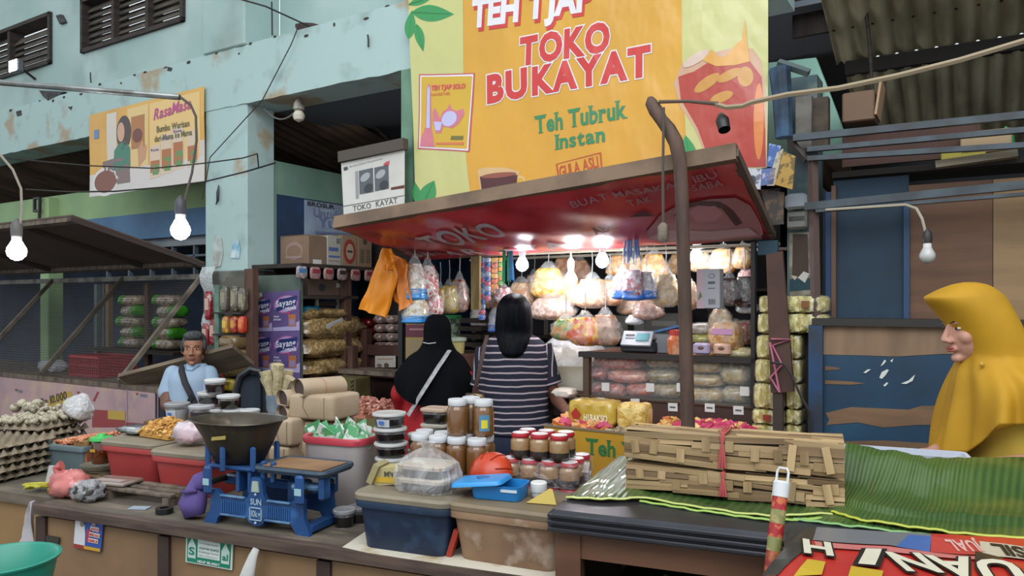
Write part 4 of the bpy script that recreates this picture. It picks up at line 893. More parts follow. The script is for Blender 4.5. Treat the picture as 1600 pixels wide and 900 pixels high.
s_.poly('emblem', mat('a8322a', .4), [(-pw * .4, .035), (-pw * .33, .035), (-pw * .3, .06), (-pw * .365, .09), (-pw * .43, .06)]); s_.text('lettering', mat('e8dfc0', .4), 'HJ.BAKSO', -pw * .26, .03, .045, .03, width=pw * .3)
# the glazed case
kx0, kx1 = px(906, .02), px(1181, .02); zt0 = FS.at(906, 551, .02)[1]; zt1 = FS.at(1181, 563, .02)[1]
cse = S0('display_case', 'dark framed display case with a brown plinth and price tags', 'display case', (kx0 + kx1) / 2, .02, 0); co = (kx0 + kx1) / 2; BK = mat('2a2322', .5)
zt = (zt0 + zt1) / 2
q = MB(); q.bb(kx0 - co, kx1 - co, -.02, .02, zt - .02, zt + .01); q.build('top_rail', BK, cse)
q = MB(); q.bb(kx1 - co - .02, kx1 - co, -.02, .02, zt - .4, FS.at(1181, 378, .02)[1]); q.build('right_stile', BK, cse)
q = MB(); q.bb(px(912, .02) - co, px(921, .02) - co, -.01, .03, .9, zt); q.build('left_stile', mat('54402f', .6), cse)
zp0 = FS.at(1000, 626, -.02)[1]
q = MB(); q.bb(px(866, .0) - co, kx1 - co - .01, -.03, 0.0, .87, zp0); q.build('plinth', mat('4a3029', .6, '3b2721', 3), cse)
q = MB(); q.bb(px(866, .0) - co, kx1 - co - .01, -.03, .5, zp0 - .01, zp0 + .004); q.build('case_floor', mat('54402f', .7), cse)
q = MB(); q.bb(kx0 - co, kx1 - co, .48, .5, zp0, zt); q.build('case_back', mat('2f2524', .8), cse)
q = MB(); q.bb(kx0 - co, kx1 - co, .0, .5, zt - .005, zt + .006); q.build('top_board', mat('6b4a3a', .7), cse)
q = MB(); q.bb(px(921, .0) - co, kx1 - co - .02, .004, .007, zp0, zt - .02); q.build('glass_pane', mat('e6ecec', .03, alpha=.05), cse)
for u, v in ((893, 620), (936, 622), (990, 624), (1049, 631), (1107, 632), (1152, 636)):
    x, z = FS.at(u, v + 6, -.035); q = MB(); q.box((x - co, -.033, z), (.05, .003, .042), (0, random.uniform(-.06, .06), 0)); o = q.build('price_tag', mat('d3d2ce', .6), cse)
    q = MB(); q.box((x - co, -.0355, z), (.03, .001, .008)); o2 = q.build('tag_print', mat('55555a', .6), o)
SNK = lambda c, c2, sc=55: mat(c, .22, c2, sc, voro=True, coat=.9, bump=.35, bsc=30)
def sbag(label, u, v0, v1, w, y, c, c2, dp=.26, seed=None, name='snack_bag', group=None, fl=.1):
    x, z = FS.at(u, v1, y); h = FS.at(u, v0, y)[1] - z; wd = px(u + w / 2, y) - px(u - w / 2, y)
    t = S0(name, label, 'bag', x, y, z, random.uniform(-.05, .05), group)
    pillow_mb(wd, dp, h * 1.08, u * .13, .16).build('contents', SNK(c, c2), t, 80)
    pillow_mb(wd * 1.03, dp * 1.02, h * 1.12, u * .17, .2).build('film', film(dens=fl), t, 80); return t
cb_ = [('glossy pink red snack bag on top at the left of the case', 968, 556, 577, 74, 'b8423e', 'd98a70'), ('dark red snack bag at the left wall of the case', 941, 572, 594, 34, '7a2a2c', 'a85048'), ('orange pink snack bag in the second row of the case', 988, 578, 598, 66, 'b8543c', 'd08a66'), ('tan snack bag on top right of the pink bag', 1042, 556, 575, 50, '8c7040', 'b59a66'), ('brown tan snack bag below the top tan bag', 1042, 576, 598, 50, '77623c', 'a08a5c'), ('pale pink snack bag low in the case behind a tag', 968, 598, 620, 36, 'a85a50', 'c98a7c'), ('red orange snack bag beside the pale pink bag', 1010, 598, 620, 48, 'a03a2c', 'c8704c'), ('lowest tan snack bag left of the prop post', 1046, 599, 622, 48, '826a3e', 'a8905c'), ('dark maroon snack bag at the lower left of the case', 942, 595, 618, 30, '6a2a2c', '944a44'), ('golden snack bag highest right of the prop post', 1106, 562, 583, 62, 'a08040', 'c8ac6c'), ('golden snack bag in the middle right of the post', 1106, 584, 604, 62, '967a40', 'bfa468'), ('golden snack bag lowest right of the post', 1108, 604, 629, 64, '90743a', 'b89a5e'), ('large pale snack bag at the right end of the case', 1155, 568, 602, 48, '9a8a60', 'bfb088'), ('pale tagged snack bag at the bottom right of the case', 1156, 603, 630, 46, '8c7c56', 'b0a07c')]
for i, (lb, u, v0, v1, w, c, c2) in enumerate(cb_):
    t = sbag(lb, u, v0, v1, w, .17 if i not in (0, 3) else .2, c, c2, .24)
for u, v in ((944, 605), (1014, 606), (1062, 606), (1162, 612)):
    x, z = FS.at(u, v, .0); q = MB(); q.box((x - co, -.002, z), (.045, .003, .045)); q.build('price_tag', mat('d3d2ce', .6), cse)
# flour sack and cloth behind the hand
t = S0('sugar_sack', 'large white translucent sack of sugar beside the display case', 'sack', px(895, .3), .3, .9)
pillow_mb(.5, .3, .34, 4, .08).build('contents', mat('cfc4a8', .6, 'dcd6c6', 3), t, 80); q = MB(); q.lathe([(.24, .24), (.2, .33), (.09, .42), (.03, .47), (.05, .52)], n=18, cap0=False); q.build('tied_neck', film((240, 240, 240), .5, 14), t, 80)
q = MB(); q.bb(-.24, .26, -.2, -.18, -.03, .1); q.build('sack_board', BROWNW, t)
o = pillow_mb(.13, .1, .06, 9, .25).build('small_bag', mat('cfc3b2', .5, 'e0d8cc', 9), loc=FS.w(px(884, -.05), -.06, FS.at(884, 622, -.05)[1]), rz=aS); tag(o, 'small knotted white bag on the ledge behind the counter', 'bag')
# goods on top of the case
def box_on(name, label, cat, u, y, z, w, d, h, m, rz=0): t = S0(name, label, cat, px(u, y), y, z, rz); q = MB(); q.bbox((0, 0, h / 2), (w, d, h), .006); q.build('body', m, t); return t
ztop_c = zt + .01
t = S0('digital_scale', 'white digital price scale with a teal display on the case', 'scale', px(1002, .15), .16, ztop_c)
q = MB(); q.bbox((0, .03, .03), (.2, .2, .06), .008); q.build('base', mat('24262a', .5), t)
q = MB(); q.box((0, -.07, .075), (.17, .015, .09), (R(-35), 0, 0)); o = q.build('console', mat('c9ccd2', .4), t)
q = MB(); q.box((.035, -.081, .085), (.07, .004, .045), (R(-35), 0, 0)); q.build('display', mat('4aa0a8', .3), o)
for i in range(3): q = MB(); q.box((-.04, -.077 - .006 * (1 - i), .055 + .02 * i), (.05, .004, .009), (R(-35), 0, 0)); q.build('key_row', mat('4a4e58', .4), o)
q = MB(); q.lathe([(.13, .0), (.14, .012), (.14, .02)], c=(0, .06, .06), n=20); q.build('pan', STEEL, t)
t = S0('grey_tub', 'grey tub with a blue lid beside the digital scale', 'tub', px(1042, .2), .2, ztop_c)
q = MB(); q.loft([rr(.15, .13, .02, 0), rr(.18, .16, .02, .1), rr(.19, .17, .02, .105)]); q.build('body', mat('8d9296', .5), t); q = MB(); q.box((.02, 0, .13), (.15, .12, .012), (0, R(-14), 0)); q.build('lid', mat('4a74a8', .4), t)
t = S0('red_jar', 'clear jar with a red lid left of the prop post', 'jar', px(1056, .08), .08, ztop_c); q = MB(); q.lathe([(.04, 0), (.045, .02), (.045, .08), (.03, .1)], n=16); q.build('body', mat('c86a3c', .3, 'd8a080', 20), t); q = MB(); q.lathe([(.034, .1), (.034, .125), (.03, .128)], n=16); q.build('lid', mat('b83230', .4), t)
for i, (lb, u, v0, v1, w, c, c2) in enumerate((('pale oval snack bag lying on the case right of the post', 1098, 506, 524, 40, '9a8c7c', 'bdb2a4'), ('yellow green snack bag on the case right of the post', 1098, 522, 537, 40, '9aa03a', 'c8c060'), ('large peach cracker bag with a pink label on the case', 1136, 505, 552, 52, 'c08a50', 'dcb07c'), ('pale cream cracker bag lying along the case edge', 1150, 543, 561, 64, 'cdbb7c', 'e0d4a0'), ('orange cracker bag lying along the case edge', 1105, 546, 561, 56, 'd0944a', 'e0bc84'), ('red patterned pack behind the peach bag', 1165, 505, 540, 22, 'a8483c', 'c9a080'))):
    t = sbag(lb, u, v0, v1, w, .12 + (.12 if i in (0, 1, 5) else .02 * i), c, c2, .16)
    if i == 2: q = MB(); q.box((.0, -.085, .115), (.11, .004, .03)); q.build('label_panel', mat('c894b8', .4), t)
for i, u in enumerate((1098, 1130)):
    t = S0('handled_pot', ['lilac', 'peach'][i] + ' plastic pot with a carry slot on the case', 'pot', px(u, .05), .04, ztop_c + .005); q = MB(); q.bbox((0, 0, .03), (.085, .05, .06), .01); q.build('body', mat(['a89ab8', 'c9a08c'][i], .4), t); q = MB(); q.ell((0, -.024, .035), (.018, .004, .01)); q.build('slot', mat('6a4a40', .6), t)
# ================================================================== hanging goods in the shop
def hang_mb(w, d, h, seed, neck=.22, lump=.14, full=1.0):
    mb = MB(); rings = []; n = 18; m_ = 12
    for i in range(m_ + 1):
        s = i / m_                                    # 0 bottom .. 1 top
        if s < .62: k = (1 - abs(1 - s / .3) ** 2.6 * .45) if s < .3 else 1 - .10 * ((s - .3) / .32)
        else: k = .90 - (.90 - neck) * ((s - .62) / .38) ** .8
        g = []
        for j in range(n):
            t = 2 * pi * j / n; cx, cy = sgn(cos(t), .75), sgn(sin(t), .75)
            r_ = k * (1 + lump * (nz(cx * 2 + seed * 3.1, cy * 2, s * 4) + .7 * nz(cx * 6 + seed, cy * 6, s * 9)))
            g.append(V((cx * w / 2 * r_, cy * d / 2 * r_, h * s * full)))
        rings.append(g)
    return mb.loft(rings)
def hbag(label, u, v0, v1, w, y, c, c2, sc=30, name='hanging_snack_bag', fl=.13, hook=.25, stripe=None, lumps=0):
    x, z = FS.at(u, v1, y); h = FS.at(u, v0, y)[1] - z; wd = 1.2 * (px(u + w / 2, y) - px(u - w / 2, y)); dp = min(wd * .7, .16)
    t = S0(name, label, 'bag', x, y, z, random.uniform(-.2, .2), 'snack bags hanging in the shop')
    hang_mb(wd * .94, dp * .92, h * .8, u * .31, .6, .16).build('contents', SNK(c, c2, sc), t, 80)
    hang_mb(wd, dp, h, u * .17, .16, .12).build('film', film(dens=fl), t, 80)
    q = MB(); q.tube([(0, 0, h * .97), (.004, 0, h + hook * .5), (0, 0, h + hook)], .003, 5); q.build('string', mat('9a9a9a', .6), t)
    if stripe:
        o = hang_mb(wd * 1.02, dp * 1.03, h * .26, u * .17, .95, .1).build('coloured_base', mat(stripe, .3, coat=.6), t, 80)
    return t
hb = [
 ('white snack bag with a blue base beside the orange bag', 648, 398, 470, 28, -.2, 'b8a890', 'e0d8cc', '2a86c8'),
 ('lower white snack bag with a blue base beside the orange bag', 650, 455, 506, 32, -.2, 'cfc8bc', 'b8a070', '2a86c8'),
 ('white snack bag with red print at the canopy edge', 668, 402, 468, 26, -.14, 'd8cec6', 'b83a34', None),
 ('white red snack bag hanging lowest left of the yellow bags', 678, 448, 496, 22, -.12, 'd6ccc4', 'b8403a', None),
 ('slim yellow snack bag left of the round yellow bag', 688, 440, 490, 14, -.02, 'b8983a', 'd0b860', None),
 ('round yellow snack bag behind the black scarf', 702, 436, 490, 26, .02, 'c0a038', 'd8c470', None),
 ('reddish brown snack bag right of the yellow bags', 718, 424, 488, 22, .06, '7a4a38', 'a87a60', None),
 ('brown cracker bag beside the sachet strips', 764, 440, 482, 26, .2, 'a8683a', 'd09a66', None),
 ('white bag with a red mark left of the long hair', 787, 443, 475, 24, .14, 'cfc8c8', 'a84a4a', None),
 ('pale bag with blue netting behind the long hair', 776, 470, 520, 20, .2, 'b8b4b0', '8f98b8', '4a74c0'),
 ('orange tan cracker bag above the long hair', 815, 432, 482, 40, .4, 'cf8c4e', 'e8bc88', None),
 ('bright yellow cracker bag with a green tie', 857, 408, 466, 48, .3, 'd69a3a', 'f0c878', None),
 ('pinkish tan cracker bag below the bright yellow bag', 862, 458, 500, 62, .25, 'a8846c', 'd0b09c', None),
 ('glowing orange cracker bag between the lit bulbs', 893, 430, 478, 40, .35, 'd88a4a', 'f0c8a0', None),
 ('large tan cracker bag under the brightest bulb', 925, 425, 482, 46, .32, 'c08a62', 'e0b898', None),
 ('tan cracker bag left of the blue based bags', 953, 428, 478, 32, .36, 'c08660', 'dcb090', None),
 ('orange cracker bag high behind the right bulb', 968, 390, 432, 34, .6, 'd8944a', 'f0c080', None),
 ('amber cracker bag high left of the prop post', 1022, 388, 438, 38, .55, 'd88a30', 'f0b868', None),
 ('yellow cracker bag high beside the blue string', 995, 388, 432, 26, .62, 'd8a850', 'f0d090', None),
 ('white snack bag with blue base, left of three', 973, 414, 468, 26, .1, 'b8b4c0', '8a5a70', '2a6ac8'),
 ('white snack bag with blue base, middle of three', 990, 410, 470, 28, .06, 'c0b8c0', 'a04a5a', '2a6ac8'),
 ('white snack bag with blue base, right of three', 1010, 414, 468, 26, .1, 'c8c4c4', '9a9aa0', '2a6ac8'),
 ('pale tan cracker bag touching the prop post', 1040, 416, 480, 38, .2, 'b89a6a', 'd8c098', None),
 ('red yellow green candy bag, lower left of two', 884, 490, 532, 38, .05, 'c8862f', '5a9a3a', None),
 ('orange and yellow candy bag, lower right of two', 914, 485, 540, 46, .02, 'd0502a', 'e8c04a', None),
 ('brown crisp bag hanging low beside the candy', 946, 480, 540, 40, .06, '9a6a4a', 'c09a7c', None),
 ('pink tan shrimp cracker bag below the blue based bags', 1012, 462, 500, 42, .3, 'c08a72', 'dcb4a0', None),
 ('small tan cracker bag behind the candy', 985, 462, 492, 36, .5, 'b88a60', 'd8b490', None),
 ('white folded bag hanging right of the brown crisps', 993, 488, 508, 26, .3, 'cfd2d6', 'e4e6e8', None),
 ('glowing cracker bag right of the prop post', 1095, 385, 425, 34, .6, 'e0a860', 'f8dcb0', None),
 ('orange cracker bag at the top right of the shop', 1130, 380, 428, 40, .5, 'd89648', 'f0c488', None),
 ('tan orange cracker bag beside the right stile', 1160, 378, 420, 28, .4, 'c08a4a', 'e0b478', None),
 ('red white snack bag beside the right stile', 1166, 414, 446, 24, .42, 'c8584a', 'e0b8a8', None),
 ('dark brown palm sugar bag, left of the pair', 1140, 424, 478, 32, .2, '3a2420', '5a3a30', None),
 ('dark brown palm sugar bag, right of the pair', 1163, 420, 480, 28, .24, '3a2622', '5c4036', None),
 ('cream cracker bag hanging low right of the post', 1126, 476, 512, 32, .16, 'c8a070', 'e4c8a0', None),
 ('white paper bag beside the dark sugar', 1168, 466, 490, 30, .3, 'c4c6c8', 'dcdcdc', None),
 ('tan cracker bag squeezed behind the prop post', 1075, 430, 484, 30, .3, 'b8845a', 'd8b088', None)]
for lb, u, v0, v1, w, y, c, c2, st_ in hb: hbag(lb, u, v0, v1, w, y, c, c2, 60 if 'candy' not in lb else 26, stripe=st_, hook=.12)
# second row deeper in the shop
for i, (u, v0, v1, w, c, c2) in enumerate(((880, 395, 440, 30, 'c8783a', 'e0a870'), (905, 398, 445, 34, 'c07a48', 'e0b080'), (835, 420, 470, 26, '9a6a50', 'c0988a'), (1060, 390, 430, 30, 'c89048', 'e4bc80'), (748, 470, 515, 20, '8a7a70', 'b0a498'))):
    hbag(['small orange bag behind the bright yellow bag', 'orange brown bag behind the middle bulb', 'dim brown bag behind the left bulb', 'amber bag behind the prop post top', 'grey tan bag behind the sachet strips'][i], u, v0, v1, w, .8, c, c2, hook=.1)
# rail they hang from
t = S0('hanging_rail', 'thin pole the snack bags hang from inside the shop', 'pole', -1.0, .1, 1.80)
for y in (.1, .45):
    q = MB(); q.tube([(-1.15, y, -.06 * (y < 0)), (0, y, .005 - .06 * (y < 0)), (1.0, y, -.06 * (y < 0))], .009, 7); q.build('rod', mat('8a8070', .6), t)
# the orange carrier bag
xo_, zo_ = FS.at(598, 498, -.3)
t = S0('carrier_bag', 'bright orange plastic carrier bag hanging under the canopy corner', 'bag', xo_, -.3, zo_)
Qb = lambda pts, y=0: [(FS.at(u, v, -.3)[0] - xo_, y, FS.at(u, v, -.3)[1] - zo_) for u, v in pts]
ORG = mat('e08a1a', .45, 'd0790f', 4, bump=.5, bsc=9)
def flapmesh(name, rows, dy, m_, th=.012):
    g = [Qb(r_) for r_ in rows]; nx, ny = len(g[0]) - 1, len(g) - 1
    def fn(s, t_):
        i, j = min(int(s * nx), nx - 1), min(int(t_ * ny), ny - 1); a, b = s * nx - i, t_ * ny - j
        f = lambda k: (g[j][i][k] * (1 - a) + g[j][i + 1][k] * a) * (1 - b) + (g[j + 1][i][k] * (1 - a) + g[j + 1][i + 1][k] * a) * b
        return (f(0), dy + .018 * sin(s * 9 + t_ * 2) + .012 * nz(s * 5, t_ * 4, 2) , f(2))
    q = MB(); q.grid(16, 20, fn, th); q.build(name, m_, t, 60)
flapmesh('front_fold', [[(560, 483), (580, 489), (600, 496)], [(570, 455), (590, 460), (612, 462)], [(582, 420), (600, 425), (622, 432)], [(594, 389), (604, 390), (612, 392)]], 0, ORG)
flapmesh('side_fold', [[(612, 470), (622, 486), (636, 474)], [(608, 450), (620, 455), (632, 452)], [(605, 425), (620, 425), (630, 432)], [(606, 394), (616, 400), (632, 412)]], .03, mat('d87a10', .45, 'c06a0c', 4, bump=.5, bsc=9))
flapmesh('handle', [[(604, 420), (609, 422), (615, 420)], [(602, 405), (609, 406), (616, 406)], [(598, 388), (606, 388), (613, 390)]], -.015, ORG)
# sachet strips
def strip(label, u, v0, v1, w, y, cols, n):
    x, z = FS.at(u, v1, y); h = FS.at(u, v0, y)[1] - z; wd = px(u + w / 2, y) - px(u - w / 2, y)
    t = S0('sachet_strip', label, 'sachets', x, y, z, 0, 'strips of sachets'); me = {}
    for i in range(n):
        c = cols[i % len(cols)]
        if c not in me: me[c] = pillow_mb(wd, .012, h / n * .98, 1, .03, .4, .4, 14, 8).mesh('sachet', mat(c, .3, 'd8d4d8', 30, lo=.5, hi=.6, coat=.6), 60)
        link('sachet', me[c], t, (0, 0, i * h / n))
    return t
strip('blue and red sachet strip hanging beside the bamboo rod', 753, 402, 500, 10, .05, ('3a6ab8', 'c85a78', '8fb0d8'), 12)
strip('second blue and pink sachet strip hanging beside the bamboo rod', 762, 402, 470, 9, .05, ('c86a88', '4a7ac0', 'a8b8d8'), 9)
strip('orange sachet strip hanging in the shop', 773, 402, 452, 12, .06, ('d8842a', 'c85a2a', 'e0a850'), 6)
strip('green and orange sachet strip hanging in the shop', 783, 402, 446, 8, .06, ('6aa83a', 'd09a3a'), 6)
q = MB(); x, z = FS.at(743, 484, .0); hh = FS.at(743, 400, 0)[1] - z; q.box((0, 0, hh / 2), (.055, .02, hh)); q.box((.03, -.005, hh / 2), (.014, .02, hh)); tag(q.build('bamboo_rod', mat('8a7440', .6, '6a5630', 6, st=(9, 9, 1)), loc=FS.w(x, 0, z), rz=aS), 'flat split bamboo rods hanging left of the sachets', 'rod')
for lb, u, v0, v1, y, c in (('bundle of green plastic strings hanging from the canopy', 794, 356, 446, -.1, ('3a9a6a', '4a8ac0')), ('bundle of pale blue strings hanging from the canopy', 987, 352, 412, -.15, ('8fa8d0', '5a78b0'))):
    x, z = FS.at(u, v1, y); h = FS.at(u, v0, y)[1] - z; t = S0('string_bundle', lb, 'string', x, y, z); t['kind'] = 'stuff'
    for k, cc in enumerate(c):
        q = MB()
        for i in range(12): a = random.uniform(-.045, .045); q.tube([(a, random.uniform(-.02, .02), random.uniform(0, .04)), (a * .8, 0, h * .6), (a * .15, 0, h)], .003, 4)
        q.build('strings', mat(cc, .4), t)['kind'] = 'stuff'
    q = MB(); q.ell((0, 0, h), (.02, .02, .03)); q.build('knot', mat('2f3f6a', .5), t)
# lit bulbs inside the shop
for lb, u, v, y, e in (('lit bulb in the shop above the long hair', 816, 414, -.03, 13), ('brightest lit bulb in the middle of the shop', 941, 408, .0, 24), ('lit bulb half behind the prop post', 1088, 402, .3, 22), ('lit bulb low among the bags near the yellow crackers', 892, 437, .12, 12)):
    x, z = FS.at(u, v, y); p = FS.w(x, y, z); bulb(lb, p, [p + V((0, 0, .19)), p + V((.01, 0, .26))], 40, .036, 'd8d8d8', 'b8b4a8', rad=e)
# hanging printed carton
x, z = FS.at(1106, 482, -.02); w = px(1126, -.02) - px(1090, -.02); h = FS.at(1106, 420, -.02)[1] - z
t = S0('hanging_carton', 'grey white printed carton hanging right of the prop post', 'box', x, .02, z); q = MB(); q.bbox((0, 0, h / 2), (w, .07, h), .003); q.build('body', mat('a9a9b0', .6), t)
s_ = Sheet(t, lambda x, z, o: (x, -.035 - o, z), .0012, .5); gg = mat('55585f', .6)
s_.rect('picture_field', mat('b8a0a8', .6), -w / 2, 0, -w * .18, h); s_.ell('seal', gg, w * .15, h * .82, w * .14, h * .06); s_.layer(); s_.ell('seal_field', mat('a9a9b0', .6), w * .15, h * .82, w * .11, h * .045); s_.rect('print_block', gg, w * .0, h * .62, w * .3, h * .68); s_.rect('print_block', gg, w * .0, h * .5, w * .3, h * .52)
for i in range(9): s_.rect('barcode_bar', gg, w * (.02 + .035 * i), h * .1, w * (.035 + .035 * i), h * .24)
s_.poly('picture_leaf', mat('5a7a4a', .6), [(-w * .45, h * .2), (-w * .25, h * .3), (-w * .35, h * .45)])
# ================================================================== shop back: shelves and stock seen between the women and the bags
bs = S0('back_shelf', 'dim back shelves of the shop behind the hanging bags', 'shelf', px(960, 1.3), 1.3, 0)
xb = px(960, 1.3)
q = MB(); q.bb(px(735, 1.4) - xb, px(1200, 1.3) - xb, .35, .37, 0, 2.3); q.build('back_board', mat('2c2a2e', .9), bs)
for z in (.5, .9, 1.25, 1.6): q = MB(); q.bb(px(735, 1.4) - xb, px(1200, 1.3) - xb, 0, .36, z - .02, z); q.build('shelf', DARKWOOD, bs)
for u in (740, 860, 985, 1110): q = MB(); q.bb(px(u, 1.3) - xb - .02, px(u, 1.3) - xb + .02, 0, .04, 0, 2.3); q.build('post', DARKWOOD, bs)
for i, (u, z, w, h, c) in enumerate(((935, .9, .22, .26, '8f908e'), (962, .9, .18, .28, 'b0b0ac'), (905, .9, .16, .2, '6a5a4a'), (1010, .9, .25, .22, '7a6a54'), (985, 1.25, .3, .16, '8a8a84'), (1045, 1.25, .3, .18, '74706a'), (1085, .9, .22, .2, '54504c'), (1140, .9, .3, .24, '6e665c'), (880, 1.25, .24, .2, '5d5852'), (925, 1.25, .22, .16, '87847e'))):
    t = box_on('stock_box', ['grey tin box', 'pale grey tin box', 'narrow brown box', 'wide tan box', 'light grey carton', 'mid grey carton', 'dark grey carton', 'taupe carton', 'small dark carton', 'slim light carton'][i] + ' on the dim back shelves of the shop', 'box', u, 1.42, z, w, .2, h, mat(c, .7, rnd=.05)); q = MB(); q.box((0, -.101, h * .6), (w * .6, .002, h * .2)); q.build('label_panel', mat('9a968e', .7), t)
# side wall of the shop on the right
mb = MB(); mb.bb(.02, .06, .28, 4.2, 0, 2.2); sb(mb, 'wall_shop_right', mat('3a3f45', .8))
# sloping timber stack behind the striped shirt
for i in range(9):
    x, z = FS.at(735, 500 + i * 12, .55); q = MB(); q.bb(-.16, .16, -.1, .1, -.018, .012); tag(q.build('stacked_board', mat('3f332c', .8, '2c2420', 5, rnd=.15), loc=FS.w(x + random.uniform(-.02, .02), .55, z), rz=aS), ['top', 'second', 'third', 'fourth', 'middle', 'sixth', 'seventh', 'eighth', 'lowest'][i] + ' dark board in the stack between the two women', 'board', 'dark boards stacked between the women')
t = S0('board_stand', 'dark cabinet under the stacked boards between the women', 'cabinet', px(735, .55), .55, 0); zz = FS.at(735, 600, .55)[1]; q = MB(); q.bb(-.17, .17, -.11, .11, 0, zz - .02); q.build('body', DARKWOOD, t); q = MB(); q.bb(-.15, .15, -.115, -.108, .1, zz - .1); q.build('door', BROWNW, t)
t = S0('food_tub', 'pale yellow tub with a lid right of the black scarf', 'tub', px(714, .2), .2, FS.at(714, 552, .2)[1]); q = MB(); q.lathe([(.045, 0), (.055, .08), (.06, .085)], n=18); q.build('body', mat('c8b878', .4), t); q = MB(); q.lathe([(.064, .08), (.064, .1), (.05, .105)], n=18); q.build('lid', mat('b8c4b0', .4), t)
t = S0('lidded_jar', 'patterned jar with a green lid right of the black scarf', 'jar', px(707, .28), .28, FS.at(707, 530, .28)[1]); q = MB(); q.lathe([(.05, 0), (.052, .12), (.045, .14)], n=18); q.build('body', mat('9aa890', .4, '4a5a48', 40, voro=True), t); q = MB(); q.lathe([(.06, .135), (.06, .155), (.05, .16)], n=18); q.build('lid', mat('3aa860', .4), t)
t = box_on('side_table', 'small side counter under the tubs behind the women', 'table', 712, .27, 0, .36, .3, FS.at(714, 552, .2)[1], BROWNW); q = MB(); q.bb(-.18, .18, -.152, -.15, .2, .6); q.build('door', mat('4a382c', .7), t)
# printed boards behind the black scarf
s_ = PxSheet('display_board', 'yellow and maroon printed board behind the black scarf', 'poster', .35, ((634, 488), (676, 488), (676, 562), (634, 562)), mat('a89048', .5), n=(1, 1)); s_.pp('maroon_field', mat('6a3040', .5), (634, 507), (676, 507), (676, 527), (634, 527)); s_.pp('cream_field', mat('a08a68', .5), (636, 530), (676, 530), (676, 560), (636, 560)); s_.layer(); s_.pe('green_spot', mat('6a8a3a', .5), 648, 497, 8, 6); s_.pp('print_line', mat('a87a80', .5), (640, 513), (670, 513), (670, 516), (640, 516))
q = MB(); q.bb(-.02, .02, 0, .03, 0, 1.75); tag(q.build('timber_post', mat('2a2a2c', .7), loc=FS.w(px(625, .38), .38, 0), rz=aS), 'thin dark upright left of the printed board', 'post')
# cabinet with frame left of the black scarf and side table
kx = px(603, .75); t = S0('wood_cabinet', 'reddish brown framed cabinet left of the black scarf', 'cabinet', kx, .75, 0); CW_ = mat('4f3128', .6, '3b241e', 4)
wl, wr = px(572, .75) - kx, px(634, .75) - kx; z1_, z0_ = FS.at(600, 542, .75)[1], FS.at(600, 640, .75)[1]
for a in (wl, wr): q = MB(); q.bb(a - .035, a + .035, -.03, .03, 0, FS.at(600, 515 if a < 0 else 525, .75)[1]); q.build('stile', CW_, t)
for v in (545, 580): q = MB(); zz = FS.at(600, v, .75)[1]; q.bb(wl, wr, -.025, .02, zz - .05, zz + .03); q.build('rail', CW_, t)
q = MB(); q.bb(wl, wr, .02, .3, 0, z1_); q.build('body', mat('3a2520', .7), t)
s_ = PxSheet('paper_card', 'white card with small portraits pinned on the brown cabinet', 'card', .70, ((586, 556), (618, 556), (618, 574), (586, 574)), mat('b8b0a6', .6)); s_.pe('portrait', mat('5a4a44', .6), 604, 571, 4, 4); s_.pe('portrait', mat('77665c', .6), 593, 571, 4, 3); s_.pp('print_line', mat('a88a70', .6), (590, 560), (614, 560), (614, 562), (590, 562))
tz = FS.at(595, 578, .45)[1]; t = S0('plank_table', 'rough plank table with a slanting leg left of the red tunic', 'table', px(595, .45), .45, 0); a, b = px(546, .45) - px(595, .45), px(640, .45) - px(595, .45)
q = MB(); q.bb(a, b, -.12, .12, tz - .03, tz); q.build('table_top', GREYW, t); q = MB(); q.box((-.02, 0, tz * .5), (.05, .04, tz * .98), (0, R(-20), 0)); q.build('leg', GREYW, t); q = MB(); q.bb(a + .01, a + .06, -.03, .03, 0, FS.at(550, 540, .45)[1]); q.build('post', BROWNW, t); q = MB(); q.bb(b - .06, b - .01, -.03, .03, 0, tz); q.build('leg', GREYW, t)
# red and pink packs behind
for i in range(5):
    x, z = FS.at(570, 500 + i * 13, 1.0)
    t = S0('red_pack', ['top', 'second', 'third', 'fourth', 'lowest'][i] + ' red pack in the stack right of the shelf unit', 'packet', x, 1.0, z - .06, random.uniform(-.08, .08), 'red packs'); pillow_mb(.24, .16, .075, i, .1).build('pouch', mat('8f1a1c', .3, '6e1216', 8, coat=.7), t, 80); q = MB(); q.box((0, -.078, .04), (.12, .004, .012)); q.build('gold_band', mat('b89040', .4), t)
for k in range(2):
    for i in range(4):
        x, z = FS.at(594 + 18 * k, 492 + i * 14, .95)
        t = S0('pink_pack', ['top', 'second', 'third', 'lowest'][i] + (' pinkish pack of the left column' if k == 0 else ' pinkish pack of the right column') + ' above the brown cabinet', 'packet', x, .97, z - .07, random.uniform(-.1, .1), 'pinkish packs'); pillow_mb(.1, .14, .07, i + k * 5, .12).build('pouch', SNK('8a6a60', 'b0a098'), t, 80)
t = S0('pack_shelf', 'dark shelf carrying the red and pink packs', 'shelf', px(590, 1.0), 1.0, 0); zz = FS.at(590, 556, 1.0)[1]; q = MB(); q.bb(-.3, .3, -.1, .15, zz - .08, zz - .05); q.build('board', DARKWOOD, t); 
for a in (-.28, .28): q = MB(); q.bb(a - .02, a + .02, .1, .14, 0, zz); q.build('post', DARKWOOD, t)
q = MB(); q.bb(-.3, .3, .15, .17, 0, 2.0); q.build('back_board', mat('241e1c', .9), t)
